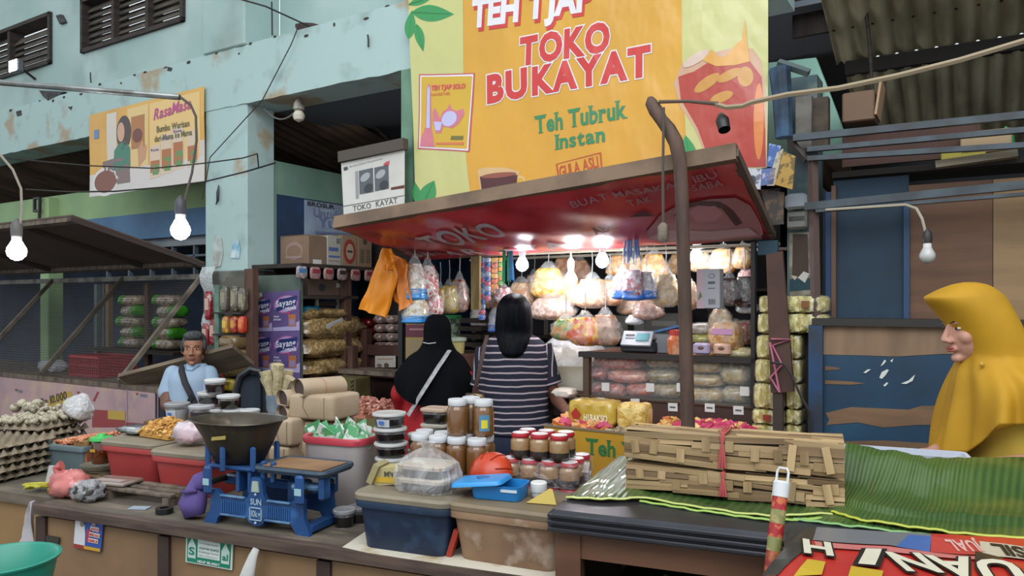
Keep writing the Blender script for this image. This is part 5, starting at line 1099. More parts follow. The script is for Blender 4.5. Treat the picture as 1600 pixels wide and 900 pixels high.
# yellow printed carton below the shelf
x, z = FS.at(546, 626, .2); t = box_on('printed_carton', 'olive yellow carton with a black stamp below the shelf unit', 'box', 546, .22, z - .05, .26, .16, .22, mat('5f5530', .7, '4c4426', 4)); s_ = Sheet(t, lambda x, z, o: (x, -.08 - o, z), .0012, .5); s_.ell('stamp', mat('26241c', .7), -.02, .13, .05, .04)
for i in range(6): s_.poly('hazard_stripe', mat('1f1d18', .7), [(.09, .03 + i * .03), (.12, .045 + i * .03), (.12, .06 + i * .03), (.09, .045 + i * .03)])
t = S0('low_stand', 'low dark stand under the olive carton', 'stand', px(546, .22), .22, 0); q = MB(); q.bb(-.2, .25, -.1, .1, 0, z - .05); q.build('body', DARKWOOD, t); q = MB(); q.bb(-.18, .23, -.105, -.1, .1, z - .15); q.build('door', mat('2f2724', .7), t)
x, z = FS.at(575, 640, -.1); chips('shrimp_heap', 'heap of pink dried shrimp left of the red tunic', x - .17, x + .16, -.3, .05, z - .02, ('b0705c', 'c89080', '9a5a48'), 300, .035, .10, 'food')
t = S0('heap_table', 'low table under the heap of pink dried shrimp', 'table', x, -.12, 0); q = MB(); q.bb(-.3, .3, -.22, .2, z - .06, z - .02); q.build('table_top', mat('6a5f3a', .7), t)
for sx in (-.26, .26):
    for sy in (-.18, .16): q = MB(); q.bb(sx - .02, sx + .02, sy - .02, sy + .02, 0, z - .06); q.build('leg', GREYW, t)
# ================================================================== right stall
TEAL = mat('22384a', .75, '1a2a38', 2, c3='2f4a5c', sc3=1.4); BLUE = mat('1f3f66', .6, '183455', 3, c3='2a5080', sc3=2)
def vbox(name, u0, u1, v0, v1, y, th, m, kind=None, label=None, cat=None, parent=None):
    a, b = px(u0, y), px(u1, y); z0, z1 = FS.at((u0 + u1) / 2, v1, y)[1], FS.at((u0 + u1) / 2, v0, y)[1]
    q = MB(); q.bb(-(b - a) / 2, (b - a) / 2, 0, th, 0, z1 - z0); o = q.build(name, m, None, 35, FS.w((a + b) / 2, y, z0), aS)
    if kind: o['kind'] = kind
    if label: tag(o, label, cat)
    return o
PLY2 = mat('6a4a36', .7, '573c2c', 1.5, st=(1, 1, 9), bump=.08); PLY3 = mat('8f7250', .7, '7c6244', 1.5, st=(1, 1, 6), bump=.08)
vbox('wall_panel_teal', 1302, 1420, 278, 520, .05, .02, TEAL, 'structure')
vbox('wall_panel_brown', 1420, 1551, 285, 520, .045, .02, PLY2, 'structure')
vbox('wall_panel_light', 1552, 1700, 275, 520, .04, .02, PLY3, 'structure')
vbox('wall_panel_low', 1285, 1700, 500, 900, .08, .02, mat('1b2733', .8), 'structure')
vbox('trim_6', 1412, 1421, 300, 500, .03, .02, mat('22405f', .6), 'structure')
vbox('trim_7', 1290, 1299, 300, 500, .03, .03, mat('1f3a60', .6), 'structure')
vbox('trim_8', 1299, 1306, 290, 500, .02, .03, mat('5f4436', .7), 'structure')
# rails of the folding frame
fr = S0('metal_frame', 'blue grey metal rail frame across the right stall', 'frame', px(1430, -.1), -.1, 0); xf = px(1430, -.1)
for i, (ua, va, ub, vb, w) in enumerate(((1240, 216, 1680, 172, .03), (1262, 234, 1680, 196, .022), (1262, 248, 1680, 222, .022), (1258, 323, 1680, 281, .034), (1275, 330, 1680, 297, .014))):
    A_, B_ = FS.at(ua, va, -.1), FS.at(ub, vb, -.1); q = MB(); q.box(((A_[0] + B_[0]) / 2 - xf, 0, (A_[1] + B_[1]) / 2), (math.hypot(B_[0] - A_[0], B_[1] - A_[1]), .03, w), (0, -math.atan2(B_[1] - A_[1], B_[0] - A_[0]), 0)); q.build('rail', mat('3f4a52', .5, '2f3438', 8), fr)
A_ = FS.at(1270, 250, -.08); q = MB(); q.tube([(A_[0] - xf, .02, A_[1]), (px(1274, -.08) - xf, .02, FS.at(1274, 460, -.08)[1]), (px(1290, -.08) - xf, .02, 0)], .022, 4); q.build('upright', mat('54413a', .7), fr)
q = MB(); q.tube([(px(1700, -.08) - xf, .02, 0), (px(1700, -.08) - xf, .02, 2.3)], .022, 4); q.build('upright', mat('54413a', .7), fr)
A_, B_ = FS.at(1237, 222, -.06), FS.at(1262, 252, -.06); q = MB(); q.tube([(A_[0] - xf, .02, A_[1]), (B_[0] - xf, .02, B_[1])], .018, 5); q.build('brace', BLACKM, fr)
# counter front of worn blue boards
ct = S0('stall_counter', 'worn blue and bare wood counter front on the right', 'counter', px(1440, -.14), -.14, 0); xk = px(1440, -.14); zt_ = FS.at(1440, 510, -.14)[1]
q = MB(); q.bb(px(1287, -.14) - xk, px(1700, -.14) - xk, 0, .02, 0, zt_); q.build('front_board', mat('1c3d56', .55, '183348', 3, c3='244c68', sc3=2.2), ct)
q = MB(); q.bb(px(1270, -.14) - xk, px(1700, -.14) - xk, -.03, .2, zt_ - .002, zt_ + .03); q.build('top_rail', mat('26221f', .5), ct)
q = MB(); q.bb(px(1265, -.14) - xk, px(1287, -.14) - xk, -.03, .02, 0, zt_); q.build('corner_post', mat('1c4066', .6, '2a3038', 5), ct)
sc_ = Sheet(ct, lambda x, z, o: (x, -o, z), .0022, .5); WORN = mat('8a6f56', .7, '735a44', 1.5, st=(5, 5, 1), bump=.1); WORN2 = mat('7d5f45', .7, '654b36', 1.5, st=(1, 1, 6))
Kp = lambda *p: [(FS.at(u, v, -.14)[0] - xk, FS.at(u, v, -.14)[1]) for u, v in p]
sc_.poly('bare_board', WORN, Kp((1287, 510), (1700, 506), (1700, 556), (1560, 552), (1470, 553), (1400, 557), (1340, 555), (1287, 554))); 
sc_.poly('worn_patch', WORN2, Kp((1290, 645), (1330, 636), (1420, 640), (1440, 634), (1500, 634), (1700, 636), (1700, 660), (1430, 664), (1380, 668), (1340, 660), (1291, 664), (1296, 656)))
sc_.poly('worn_patch', WORN2, Kp((1289, 572), (1310, 574), (1313, 577), (1289, 579))); sc_.poly('worn_patch', WORN2, Kp((1289, 594), (1330, 596), (1352, 599), (1330, 601), (1289, 600))); sc_.poly('worn_patch', WORN2, Kp((1291, 690), (1380, 688), (1480, 694), (1700, 690), (1700, 700), (1291, 700)))
sc_.layer()
for p in (((1376, 572), (1382, 562), (1385, 564), (1380, 570)), ((1349, 582), (1356, 577), (1361, 577), (1353, 583)), ((1374, 590), (1378, 581), (1386, 577), (1389, 578), (1384, 586), (1378, 592)), ((1408, 599), (1420, 594), (1430, 585), (1426, 595), (1416, 600)), ((1380, 602), (1386, 597), (1388, 599), (1383, 604)), ((1391, 564), (1396, 560), (1394, 566))): sc_.poly('paint_splash', mat('c9cdc8', .5), Kp(*p))
# pillar with meter and torn posters
pl = S0('pillar', 'narrow pillar with torn posters and a meter left of the right stall', 'pillar', px(1252, .1), .1, 0); xp = px(1252, .1)
q = MB(); q.bb(px(1230, .1) - xp, px(1277, .1) - xp, 0, .16, 0, FS.at(1250, 120, .1)[1]); q.build('shaft', mat('42565a', .8, '55656a', 5, c3='6f7a72', sc3=8), pl)
sp_ = Sheet(pl, lambda x, z, o: (x, -o, z), .0015, .5); Pp = lambda *p: [(FS.at(u, v, .1)[0] - xp, FS.at(u, v, .1)[1]) for u, v in p]
sp_.poly('torn_paper', mat('9a9484', .7, '6f6a5c', 14), Pp((1233, 364), (1276, 362), (1277, 460), (1234, 462))); sp_.layer(); sp_.poly('brown_scar', mat('4a3a33', .8), Pp((1239, 366), (1262, 366), (1264, 432), (1238, 432))); sp_.poly('blue_scar', mat('2a4450', .8), Pp((1234, 436), (1276, 434), (1276, 452), (1234, 455))); sp_.layer(); sp_.poly('white_scrap', mat('c8c4bc', .7), Pp((1247, 434), (1256, 424), (1265, 428), (1258, 442))); sp_.poly('white_scrap', mat('c0b8a8', .7), Pp((1236, 430), (1246, 432), (1242, 438)))
A_ = FS.at(1246, 358, .06); t = S0('power_meter', 'grey white power meter on the narrow pillar', 'meter', A_[0], .05, A_[1]); q = MB(); q.bbox((0, .02, .045), (.09, .06, .09), .01); q.build('base', mat('7a7a74', .5), t); q = MB(); q.bbox((0, .0, .13), (.10, .08, .075), .012); q.build('cover', mat('9aa0a8', .3), t); q = MB(); q.box((0, -.012, .05), (.07, .004, .02)); q.build('dial', mat('3a3a3a', .3), t)
# mint gable corner and timber
mg = PxSheet('gable_panel', 'mint green tapering panel behind the narrow pillar', 'panel', .3, ((1200, 98), (1275, 90), (1334, 245), (1200, 250)), mat('86b0a0', .8, '9abfae', 3), thick=.06, part='panel')
q = MB(); q.tube([Sp(1218, 108, -.02) - Sp(1236, 200, -.02), Sp(1222, 150, -.02) - Sp(1236, 200, -.02), Sp(1225, 215, -.02) - Sp(1236, 200, -.02)], [.05, .045, .04], 8); tag(q.build('rag', mat('1d2c3c', .7, '32506c', 6), loc=FS.w(*Sp(1236, 200, -.05)), rz=aS), 'blue and black rolled cloth hanging by the banner edge', 'cloth')
vbox('timber_block', 1243, 1268, 150, 232, -.03, .08, mat('6a6660', .8, '4a463f', 8), label='grey weathered timber block beside the mint panel', cat='timber'); vbox('timber_block', 1268, 1294, 152, 230, .0, .06, mat('4a3f33', .85, '332b23', 12), label='dark splintered timber piece beside the mint panel', cat='timber')
q = MB(); A_, B_ = Sp(1216, 98, -.03), Sp(1264, 114, -.03); q.tube([V((0, 0, 0)), B_ - A_], .02, 4); tag(q.build('arm', mat('4f5a5c', .6), loc=FS.w(*A_), rz=aS), 'short grey metal arm on the mint panel', 'bracket')
t = box_on('small_carton', 'open brown carton on the plank over the right stall', 'box', 1345, .2, FS.at(1345, 196, .2)[1], .14, .2, .14, mat('6f5644', .8)); q = MB(); q.box((.085, -.02, .1), (.01, .18, .16), (0, R(8), 0)); q.build('flap', mat('a8886a', .8), t)
vbox('overhead_board', 1316, 1532, 192, 252, .18, .02, mat('4a3028', .8, '38231d', 3), label='reddish brown board lying behind the metal rails', cat='board')
q = MB(); A_, B_ = Sp(1462, 258, -.02), Sp(1590, 240, -.02); q.box((B_ - A_) / 2, ((B_ - A_).length, .06, .03), (0, -math.atan2(B_.z - A_.z, B_.x - A_.x), 0)); tag(q.build('loose_plank', mat('8a7f6c', .8), loc=FS.w(*A_), rz=aS), 'pale loose plank lying above the brown plywood', 'plank')
for lb, u, v0, v1, w, c in (('green cone shaped roll above the right stall', 1572, 196, 228, 18, '1f7a4a'), ('yellow green sheet above the right stall', 1505, 236, 250, 70, 'a89a3a'), ('tan carton above the right stall rails', 1540, 205, 240, 80, '9a8262')):
    x, z = FS.at(u, v1, .12); h = FS.at(u, v0, .12)[1] - z; t = S0('stored_item', lb, 'stored item', x, .14, z); q = MB()
    if 'cone' in lb: q.lathe([(.035, 0), (.03, h * .5), (.004, h)], n=12)
    else: q.bbox((0, 0, h / 2), (px(u + w / 2, .12) - px(u - w / 2, .12), .1, h), .004)
    q.build('body', mat(c, .6), t)
vbox('overhead_shelf', 1300, 1700, 252, 262, .02, .3, mat('2a2320', .8), label='dark shelf board above the right stall', cat='shelf')
# bulb on the right
x, z = FS.at(1449, 400, -.18); p = FS.w(x, -.18, z); bulb('unlit white bulb hanging before the brown plywood', p, [FS.w(*Sp(1446, 362, -.18)), FS.w(*Sp(1441, 342, -.18)), FS.w(*Sp(1432, 326, -.14)), FS.w(*Sp(1415, 320, -.12)), FS.w(*Sp(1290, 328, -.12))], 0, .031, '2b2725', 'a09684')
# pinned papers and packets right of the banner
for lb, pts, y, c, c2 in (('white calendar sheet with a small drawing beside the banner', ((1163, 262), (1190, 264), (1188, 296), (1160, 292)), -.12, 'b9bcc2', '6a7080'), ('blue printed paper pinned beside the banner', ((1202, 224), (1220, 228), (1214, 262), (1198, 260)), -.11, '3a5a98', '8aa0c8'), ('small blue white packet below the blue paper', ((1190, 264), (1212, 262), (1208, 288), (1188, 290)), -.12, '54689a', 'b8a8b8'), ('crumpled yellow packet beside the narrow pillar', ((1224, 236), (1243, 244), (1238, 296), (1210, 288)), -.13, 'a8843a', '6a5424'), ('rolled cream paper beside the yellow packet', ((1214, 238), (1224, 232), (1210, 290), (1198, 290)), -.12, 'b0a894', '8c8470'), ('dark clutter of bags under the yellow packet', ((1188, 296), (1225, 300), (1224, 350), (1205, 352)), -.06, '3a3330', '5d4a35')):
    s_ = PxSheet('pinned_paper', lb, 'paper', y, pts, mat(c, .45, c2, 20, lo=.5, hi=.55), thick=.012)
    if 'drawing' in lb: s_.pe('drawing', mat('3f424a', .6), 1176, 282, 5, 8)
# boards of the shop's right edge
vbox('edge_board', 1184, 1215, 376, 398, -.02, .03, mat('25404f', .7), label='short dark teal board under the canopy corner', cat='board')
wb = S0('edge_post', 'wide brown board post tied with pink string', 'post', px(1207, -.16), -.16, 0); xe = px(1207, -.16)
q = MB(); A_ = [(FS.at(u, v, -.16)[0] - xe, FS.at(u, v, -.16)[1]) for u, v in ((1197, 398), (1222, 392), (1240, 612), (1204, 614))]; q.prism(A_, 0, .03); q.build('upper_board', mat('54382f', .7, '432c25', 3), wb)
A_ = [(FS.at(u, v, -.16)[0] - xe, FS.at(u, v, -.16)[1]) for u, v in ((1207, 612), (1222, 612), (1224, 700), (1207, 700))]; A_[2] = (A_[2][0], 0); A_[3] = (A_[3][0], 0); q = MB(); q.prism(A_, .005, .035); q.build('lower_post', mat('3f332d', .8), wb)
q = MB(); q.tube([tuple(V(Sp(u, v, -.17)) - V((xe, -.16, 0))) for u, v in ((1205, 530), (1236, 530), (1207, 540), (1222, 570), (1204, 590), (1218, 613), (1203, 535))], .005, 5); q.build('pink_string', mat('b86a80', .5), wb)
cable('black cable slanting down beside the noodle packs', [FS.w(*Sp(u, v, -.2)) for u, v in ((1204, 566), (1226, 569), (1236, 585), (1252, 620), (1266, 645))] + [FS.w(px(1268, -.17), -.17, .85)], .006)
vbox('timber_upright', 1248, 1266, 522, 900, .02, .05, mat('4f4640', .8, '3a332e', 5), label='grey brown upright behind the noodle packs', cat='post')
# noodle packs in two columns
nk = 0
rows = [(462, 489), (490, 521), (524, 561), (562, 599), (600, 640), (641, 664), (665, 692)]
nm = {}
names = ['topmost', 'second', 'third', 'fourth', 'fifth', 'sixth', 'lowest']
for i, (a, b) in enumerate(rows):
    for k in range(2):
        u0, u1 = ((1183 - i * 2.2, 1226), (1226, 1292 if i < 2 else 1252))[k]
        y = -.1; x0, x1 = px(u0, y), px(u1, y); z = FS.at((u0 + u1) / 2, b, y)[1]; h = FS.at((u0 + u1) / 2, a, y)[1] - z
        t = S0('noodle_pack', names[i] + ' yellow noodle pack in the ' + ('left' if k == 0 else 'right') + ' column behind the brown post', 'noodles', (x0 + x1) / 2, .0, z, 0, 'noodle packs stacked behind the brown post')
        noodle_mb(x1 - x0 - .004, .19, h, 2).build('noodles', NOOD, t, 60)
        noodle_mb(x1 - x0 + .002, .2, h * 1.01, 2).build('film', film(dens=.08), t, 60)
        if (i, k) in ((0, 1), (5, 0), (6, 0)): q = MB(); q.box((.0, -.107, h * .5), (.035, .003, h * .4)); q.build('label_panel', mat('8f2f26' if i else '7a4a24', .5), t)
t = S0('noodle_stand', 'low wooden stand under the noodle packs', 'stand', px(1225, 0), .0, 0); zz = FS.at(1210, 692, -.1)[1]; q = MB(); q.bb(-.2, .2, -.1, .08, zz - .04, zz); q.build('top', BROWNW, t)
for sx in (-.17, .17): q = MB(); q.bb(sx - .03, sx + .03, -.08, .07, 0, zz - .04); q.build('leg', BROWNW, t)
# ================================================================== people
def head_prims(s=1., c=(0, 0, 0)):
    c = V(c); E = lambda p, r: ('e', c + V(p) * s, tuple(x * s for x in r)); Cc = lambda a, b, r0, r1: ('c', c + V(a) * s, c + V(b) * s, r0 * s, r1 * s)
    pr = [E((0, .02, .03), (.075, .093, .085)), E((0, -.03, -.03), (.06, .062, .085)), E((0, -.078, -.098), (.02, .016, .015)), Cc((0, -.090, .008), (0, -.110, -.034), .007, .011), Cc((-.034, -.080, .02), (.034, -.080, .02), .011, .011), E((0, -.088, -.066), (.022, .013, .011)), Cc((0, .02, -.07), (0, .035, -.2), .048, .055)]
    for k in (-1, 1): pr += [Cc((k * .045, .0, -.06), (0, -.070, -.098), .022, .016), E((k * .012, -.1, -.04), (.009, .009, .008)), E((k * .036, -.062, -.03), (.024, .022, .024)), E((k * .077, .012, -.008), (.009, .018, .03))]
    return pr
def features(parent, brow, lip, s=1., loc=(0, 0, 0)):
    for k in (-1, 1):
        q = MB(); q.ell((k * .031 * s, -.0775 * s, .0), (0.0125 * s, .009 * s, .0045 * s)); e = q.build('eye', mat('c8c0b8', .3), parent, 80)
        q = MB(); q.ell((k * .031 * s, -.0845 * s, .0), (0.006 * s, .004 * s, .0045 * s)); q.build('iris', mat('1f1613', .2), e, 80)
        q = MB(); q.tube([(k * .014 * s, -.090 * s, .018 * s), (k * .032 * s, -.089 * s, .024 * s), (k * .05 * s, -.078 * s, .018 * s)], [.003 * s, .0042 * s, .002 * s], 6); q.build('eyebrow', mat(brow, .8), parent)
    q = MB(); q.ell((0, -.0965 * s, -.0625 * s), (.021 * s, .007 * s, .0045 * s)); q.ell((0, -.096 * s, -.071 * s), (.018 * s, .007 * s, .005 * s)); q.build('lips', mat(lip, .45), parent, 80)
def hand_prims(wrist, fwd, nrm_, s=1., curl=.5, spread=.22, thumb=1):
    f = V(fwd).normalized(); n = V(nrm_).normalized(); n = (n - f * n.dot(f)).normalized(); r = f.cross(n); w = V(wrist); pr = []
    for i in range(4):
        o = (i - 1.5) * .019 * s; base = w + f * .085 * s + r * o * thumb
        pr.append(('c', w + f * .012 * s + r * o * .6 * thumb, base, .015 * s, .0115 * s))
        L = (.072, .08, .074, .058)[i] * s; d = (f + r * (i - 1.5) * spread * .35 * thumb).normalized(); p = base; a = 0
        for j, (seg, rr_) in enumerate(((.42, .0092), (.32, .0084), (.26, .0074))):
            a += curl * (.5 if j == 0 else .7); dj = d * cos(a) - n * sin(a); p2 = p + dj * L * seg; pr.append(('c', p, p2, rr_ * s, rr_ * .92 * s)); p = p2
    b = w + f * .03 * s - r * .03 * thumb * s; d = (f * .6 - r * .75 * thumb - n * .25).normalized(); m_ = b + d * .035 * s; pr += [('c', w + f * .015 * s, b, .016 * s, .013 * s), ('c', b, m_, .0125 * s, .0105 * s), ('c', m_, m_ + (d * .6 + f * .6 - n * .2 * curl).normalized() * .032 * s, .0105 * s, .0085 * s)]
    return pr
def rings_mb(tab, n=40, folds=0, nf=9, seed=0, hem=None, e=1.0, fold_from=0, cy=None):
    """tab rows: z, x0, x1, half depth (, centre y)"""
    mb = MB(); rings = []; m_ = len(tab); T = []
    for i in range(m_ - 1):
        for k in range(4):
            t = k / 4; p0, p1, p2, p3 = tab[max(i - 1, 0)], tab[i], tab[i + 1], tab[min(i + 2, m_ - 1)]
            T.append([.5 * (2 * b + (c - a) * t + (2 * a - 5 * b + 4 * c - d) * t * t + (-a + 3 * b - 3 * c + d) * t ** 3) for a, b, c, d in zip(p0, p1, p2, p3)])
    T.append(list(tab[-1])); zt, zb_ = T[0][0], T[-1][0]
    for i, r_ in enumerate(T):
        z, x0, x1, hd = r_[:4]; yc = r_[4] if len(r_) > 4 else 0; a = (x1 - x0) / 2; g = []
        ft = max(0, min(1, (fold_from - z) / max(1e-6, fold_from - zb_))) ** .7 if folds else 0
        for j in range(n):
            t = 2 * pi * j / n; k = 1
            if folds: k += folds * ft * (sin(t * nf + seed + z * 3) * .6 + sin(t * (nf * 1.7) + seed * 2 - z * 5) * .4 + .6 * nz(cos(t) * 2, sin(t) * 2, z * 3 + seed))
            x = (x0 + x1) / 2 + sgn(cos(t), e) * max(a, .002) * k; y = yc + sgn(sin(t), e) * max(hd, .002) * k; zz = z
            if hem and fold_from and z < fold_from: zz = fold_from + (z - fold_from) * hem(x, y)
            g.append(V((x, y, zz)))
        rings.append(g)
    return mb.loft(rings)
SKIN = mat('9a6a50', .55, '8f6048', 9, bump=.04); SKIN2 = mat('b98874', .55, 'b07e6a', 9, bump=.04); SKIN3 = mat('6e4636', .55, '643e30', 9)
# ------------------------------------------------------------------ woman in the mustard scarf
d = 2.4; k = d / F; base = P(1525, 474, d); yw = thing('person', 'woman in a mustard yellow headscarf looking down, facing left', 'person', (base.x, d, 0))
X = lambda u: (u - 1525) * k; Z = lambda v: H + (474 - v) * k
hd = blob('head', head_prims(1.0), .0042, SKIN2, yw, 3); hd.location = (X(1526), 0, Z(507)); hd.rotation_euler = (R(8), 0, R(-90)); features(hd, '3a2a22', '9a4a44')
YEL_ = mat('b98a0c', .75, 'a67a08', 3, bump=.08, bsc=200)
tab = [(441, 1506, 1524, .015), (444, 1492, 1536, .045), (448, 1480, 1546, .058), (453, 1468, 1553, .07), (459, 1456, 1561, .08), (464, 1448, 1566, .086), (470, 1449, 1570, .09), (478, 1456, 1574, .094), (486, 1464, 1578, .097), (496, 1473, 1583, .1), (512, 1485, 1590, .103), (530, 1495, 1597, .104), (548, 1502, 1604, .103), (559, 1503, 1609, .106), (572, 1500, 1615, .12), (590, 1496, 1622, .15), (620, 1493, 1634, .20), (650, 1489, 1646, .225), (680, 1486, 1652, .235), (705, 1483, 1656, .24)]
T2 = [(Z(v), X(a), X(b), h_) for v, a, b, h_ in tab]; zf = Z(552)
def hem(x, y):
    dd = 2.4 + y; u = 800 + (x + base.x) * F / dd; v = 707 if u < 1512 else 707 - (u - 1512) * .72 if u < 1537 else max(663, 689 - (u - 1537) * 1.1)
    return (zf - (H - (v - 474) * dd / F)) / (zf - T2[-1][0])
rings_mb(T2, 120, .15, 9, 1.3, hem, 1.0, zf).build('headscarf', YEL_, yw, 180)
q = MB(); q.ell((X(1508), -.085, Z(566)), (.008, .006, .008)); q.build('scarf_pin', mat('b08a2a', .4), yw)
tab = [(585, 1545, 1625, .10), (600, 1520, 1650, .16), (640, 1512, 1655, .17), (690, 1515, 1650, .165), (740, 1518, 1650, .16), (800, 1510, 1660, .17)]
rings_mb([(Z(v), X(a), X(b), h_) for v, a, b, h_ in tab] + [(.5, X(1490), X(1680), .2), (.12, X(1480), X(1690), .22)], 48, .03, 7, .4, None, 1., Z(640)).build('tunic', mat('cdb04a', .8, 'bfa03c', 3, bump=.06, bsc=150), yw, 80)
sl = [('c', (X(1588), -.15, Z(600)), (X(1610), -.19, Z(690)), .07, .062), ('c', (X(1610), -.19, Z(690)), (X(1585), -.19, Z(702)), .06, .056)]
blob('sleeve', sl, .008, mat('c3a02e', .8, 'b59226', 3, bump=.06, bsc=150), yw, 4)
el, wr = V((X(1592), -.19, Z(704))), V((X(1502), -.15, Z(713)))
blob('forearm', [('c', el, wr, .04, .026)] + hand_prims(wr, (-1, .15, -.12), (0, 0, 1), .95, .35, .2), .0042, SKIN2, yw, 3)
el2, wr2 = V((X(1592), .19, Z(700))), V((X(1490), .10, Z(716)))
blob('sleeve', [('c', (X(1588), .15, Z(600)), (X(1606), .19, Z(690)), .07, .06), ('c', (X(1606), .19, Z(690)), (X(1572), .18, Z(702)), .06, .05)], .008, mat('c3a02e', .8, 'b59226', 3, bump=.06, bsc=150), yw, 4)
blob('forearm', [('c', el2, wr2, .04, .026)] + hand_prims(wr2, (-1, -.1, -.1), (0, 0, 1), .95, .4, .2, -1), .0042, SKIN2, yw, 3)
for s_ in (-1, 1): blob('shoe', [('c', (X(1590), s_ * .09, .035), (X(1590) - .17, s_ * .09, .03), .04, .035)], .008, mat('2a2624', .6), yw, 3)
# ------------------------------------------------------------------ striped shirt woman, from behind
d = 4.2; k = d / F; base = P(803, 474, d); sw = thing('person', 'long haired woman in a navy striped shirt seen from behind', 'person', (base.x, d, 0))
X = lambda u: (u - 803) * k; Z = lambda v: H + (474 - v) * k
NAVY = '171a2c'; STR = stripes(NAVY, 'a89aa0', .0365, .22, 2, .85)
tab = [(519, 788, 822, .05), (523, 776, 832, .07), (530, 762, 845, .095), (542, 752, 855, .115), (560, 747, 859, .125), (585, 746, 859, .13), (610, 748, 858, .128), (640, 749, 858, .135), (668, 748, 861, .145), (675, 750, 860, .145)]
rings_mb([(Z(v), X(a), X(b), h_) for v, a, b, h_ in tab], 56, .03, 6, 2, None, .9, Z(570)).build('striped_shirt', STR, sw, 80)
# sleeves with stripes running along them
SL = stripes(NAVY, 'a89aa0', .034, .2, 0, .85, .3)
def sleeve(side, sh_, cu, r0, r1):
    a, b = V(sh_), V(cu); t = (b - a); L = t.length; q = MB(); t.normalize(); ax = t.orthogonal().normalized(); ax = V((t.z, 0, -t.x)).normalized(); ay = V((0, 1, 0)); rg = []
    for i in range(7):
        s_ = i / 6; w = r0 + (r1 - r0) * s_; rg.append([(a + t * L * s_) + ax * w * cos(2 * pi * j / 20) + ay * w * .8 * sin(2 * pi * j / 20) for j in range(20)])
    q.loft(rg); o = q.build('sleeve', SL, sw, 80)
    q = MB(); q.loft([[(b + t * e_) + ax * w * cos(2 * pi * j / 20) + ay * w * .8 * sin(2 * pi * j / 20) for j in range(20)] for e_, w in ((-.045, r1 * 1.04), (.0, r1 * 1.06), (.004, r1 * .9))]); c = q.build('cuff', mat(NAVY, .85), o, 60)
    q = MB(); q.loft([[(b + t * e_) + ax * w * cos(2 * pi * j / 20) + ay * w * .8 * sin(2 * pi * j / 20) for j in range(20)] for e_, w in ((-.012, r1 * 1.07), (-.004, r1 * 1.075))]); q.build('cuff_stripe', mat('a89aa0', .85), o, 60)
sleeve(1, (X(842), 0, Z(541)), (X(858), 0, Z(601)), .075, .07); sleeve(-1, (X(762), 0, Z(545)), (X(750), .02, Z(605)), .07, .055)
bk = []
wr = P(886, 643, 3.86) - V((base.x, d, 0)); blob('arm', [('c', (X(856), 0, Z(595)), (X(868), .01, Z(622)), .046, .038), ('c', (X(868), .01, Z(622)), wr, .038, .026)] + hand_prims(wr, (.55, .1, -.8), (.7, -.5, .45), .95, .45, .2), .0048, SKIN3, sw, 3)
wr = V((X(752), .16, Z(645))); blob('arm', [('c', (X(750), .02, Z(600)), (X(746), .05, Z(630)), .042, .036), ('c', (X(746), .05, Z(630)), wr, .036, .026)] + hand_prims(wr, (.2, .9, -.2), (0, 0, 1), .95, .5, .2, -1), .0055, SKIN3, sw, 3)
HAIR = mat('06070b', .5, '0e1016', 60, st=(1, 1, .05), bump=.5, bsc=60, spec=.08)
h2 = blob('head', head_prims(.95), .006, SKIN3, sw, 3); h2.location = (X(803), .02, Z(492)); h2.rotation_euler = (0, 0, pi); features(h2, '15110f', '7a3f38', .95)
tab = [(458, 798, 808, .02), (461, 790, 816, .05), (467, 783, 823, .085), (478, 777, 829, .11), (492, 775, 831, .115), (505, 774, 832, .11), (520, 774, 831, .095, -.02), (533, 776, 828, .072, -.062), (543, 780, 823, .05, -.092), (551, 785, 817, .032, -.112), (556, 791, 810, .014, -.118)]
rings_mb([(Z(r_[0]), X(r_[1]), X(r_[2]), r_[3], r_[4] if len(r_) > 4 else -.015) for r_ in tab], 60, .035, 17, 0, None, .95, Z(470)).build('long_hair', HAIR, sw, 80)
JEAN = mat('1b2740', .85, '141d30', 6)
blob('trousers', [('e', (X(804), 0, Z(690)), (.19, .145, .15))] + [p for s_ in (-1, 1) for p in (('c', (X(804) + s_ * .09, 0, Z(705)), (X(804) + s_ * .09, -.01, .48), .10, .07), ('c', (X(804) + s_ * .09, -.01, .48), (X(804) + s_ * .09, .02, .08), .07, .055))], .012, JEAN, sw, 4)
for s_ in (-1, 1): blob('shoe', [('c', (X(804) + s_ * .09, -.01, .035), (X(804) + s_ * .09, .17, .03), .04, .035)], .008, mat('2a2624', .6), sw, 3)
# shoulder bag
sb_ = thing('shoulder_bag', 'dark brown shoulder bag with a long strap on the striped shirt', 'bag', (base.x + X(744), d - .12, Z(638))); 
o_ = V((X(744), -.12, Z(638)))
q = MB(); q.tube([V((X(u), y_, Z(v))) - o_ for u, v, y_ in ((762, 523, -.10), (759, 535, -.135), (754, 560, -.15), (749, 585, -.155), (742, 612, -.145), (740, 620, -.13))], .012, 6, True, .4); q.build('strap', mat('3f2a26', .6), sb_)
q = MB(); q.loft([rr(.11, .06, .02, -.01), rr(.13, .075, .025, .03), rr(.12, .06, .025, .08), rr(.10, .03, .012, .1)]); q.build('body', mat('2c1c1a', .5, '3a2622', 9), sb_)
q = MB(); q.tube([(-.03, -.04, .085), (0, -.048, .1), (.03, -.04, .09), (.05, -.03, .075)], .005, 6); q.build('buckle', mat('9a8a60', .35, metal=.7), sb_)
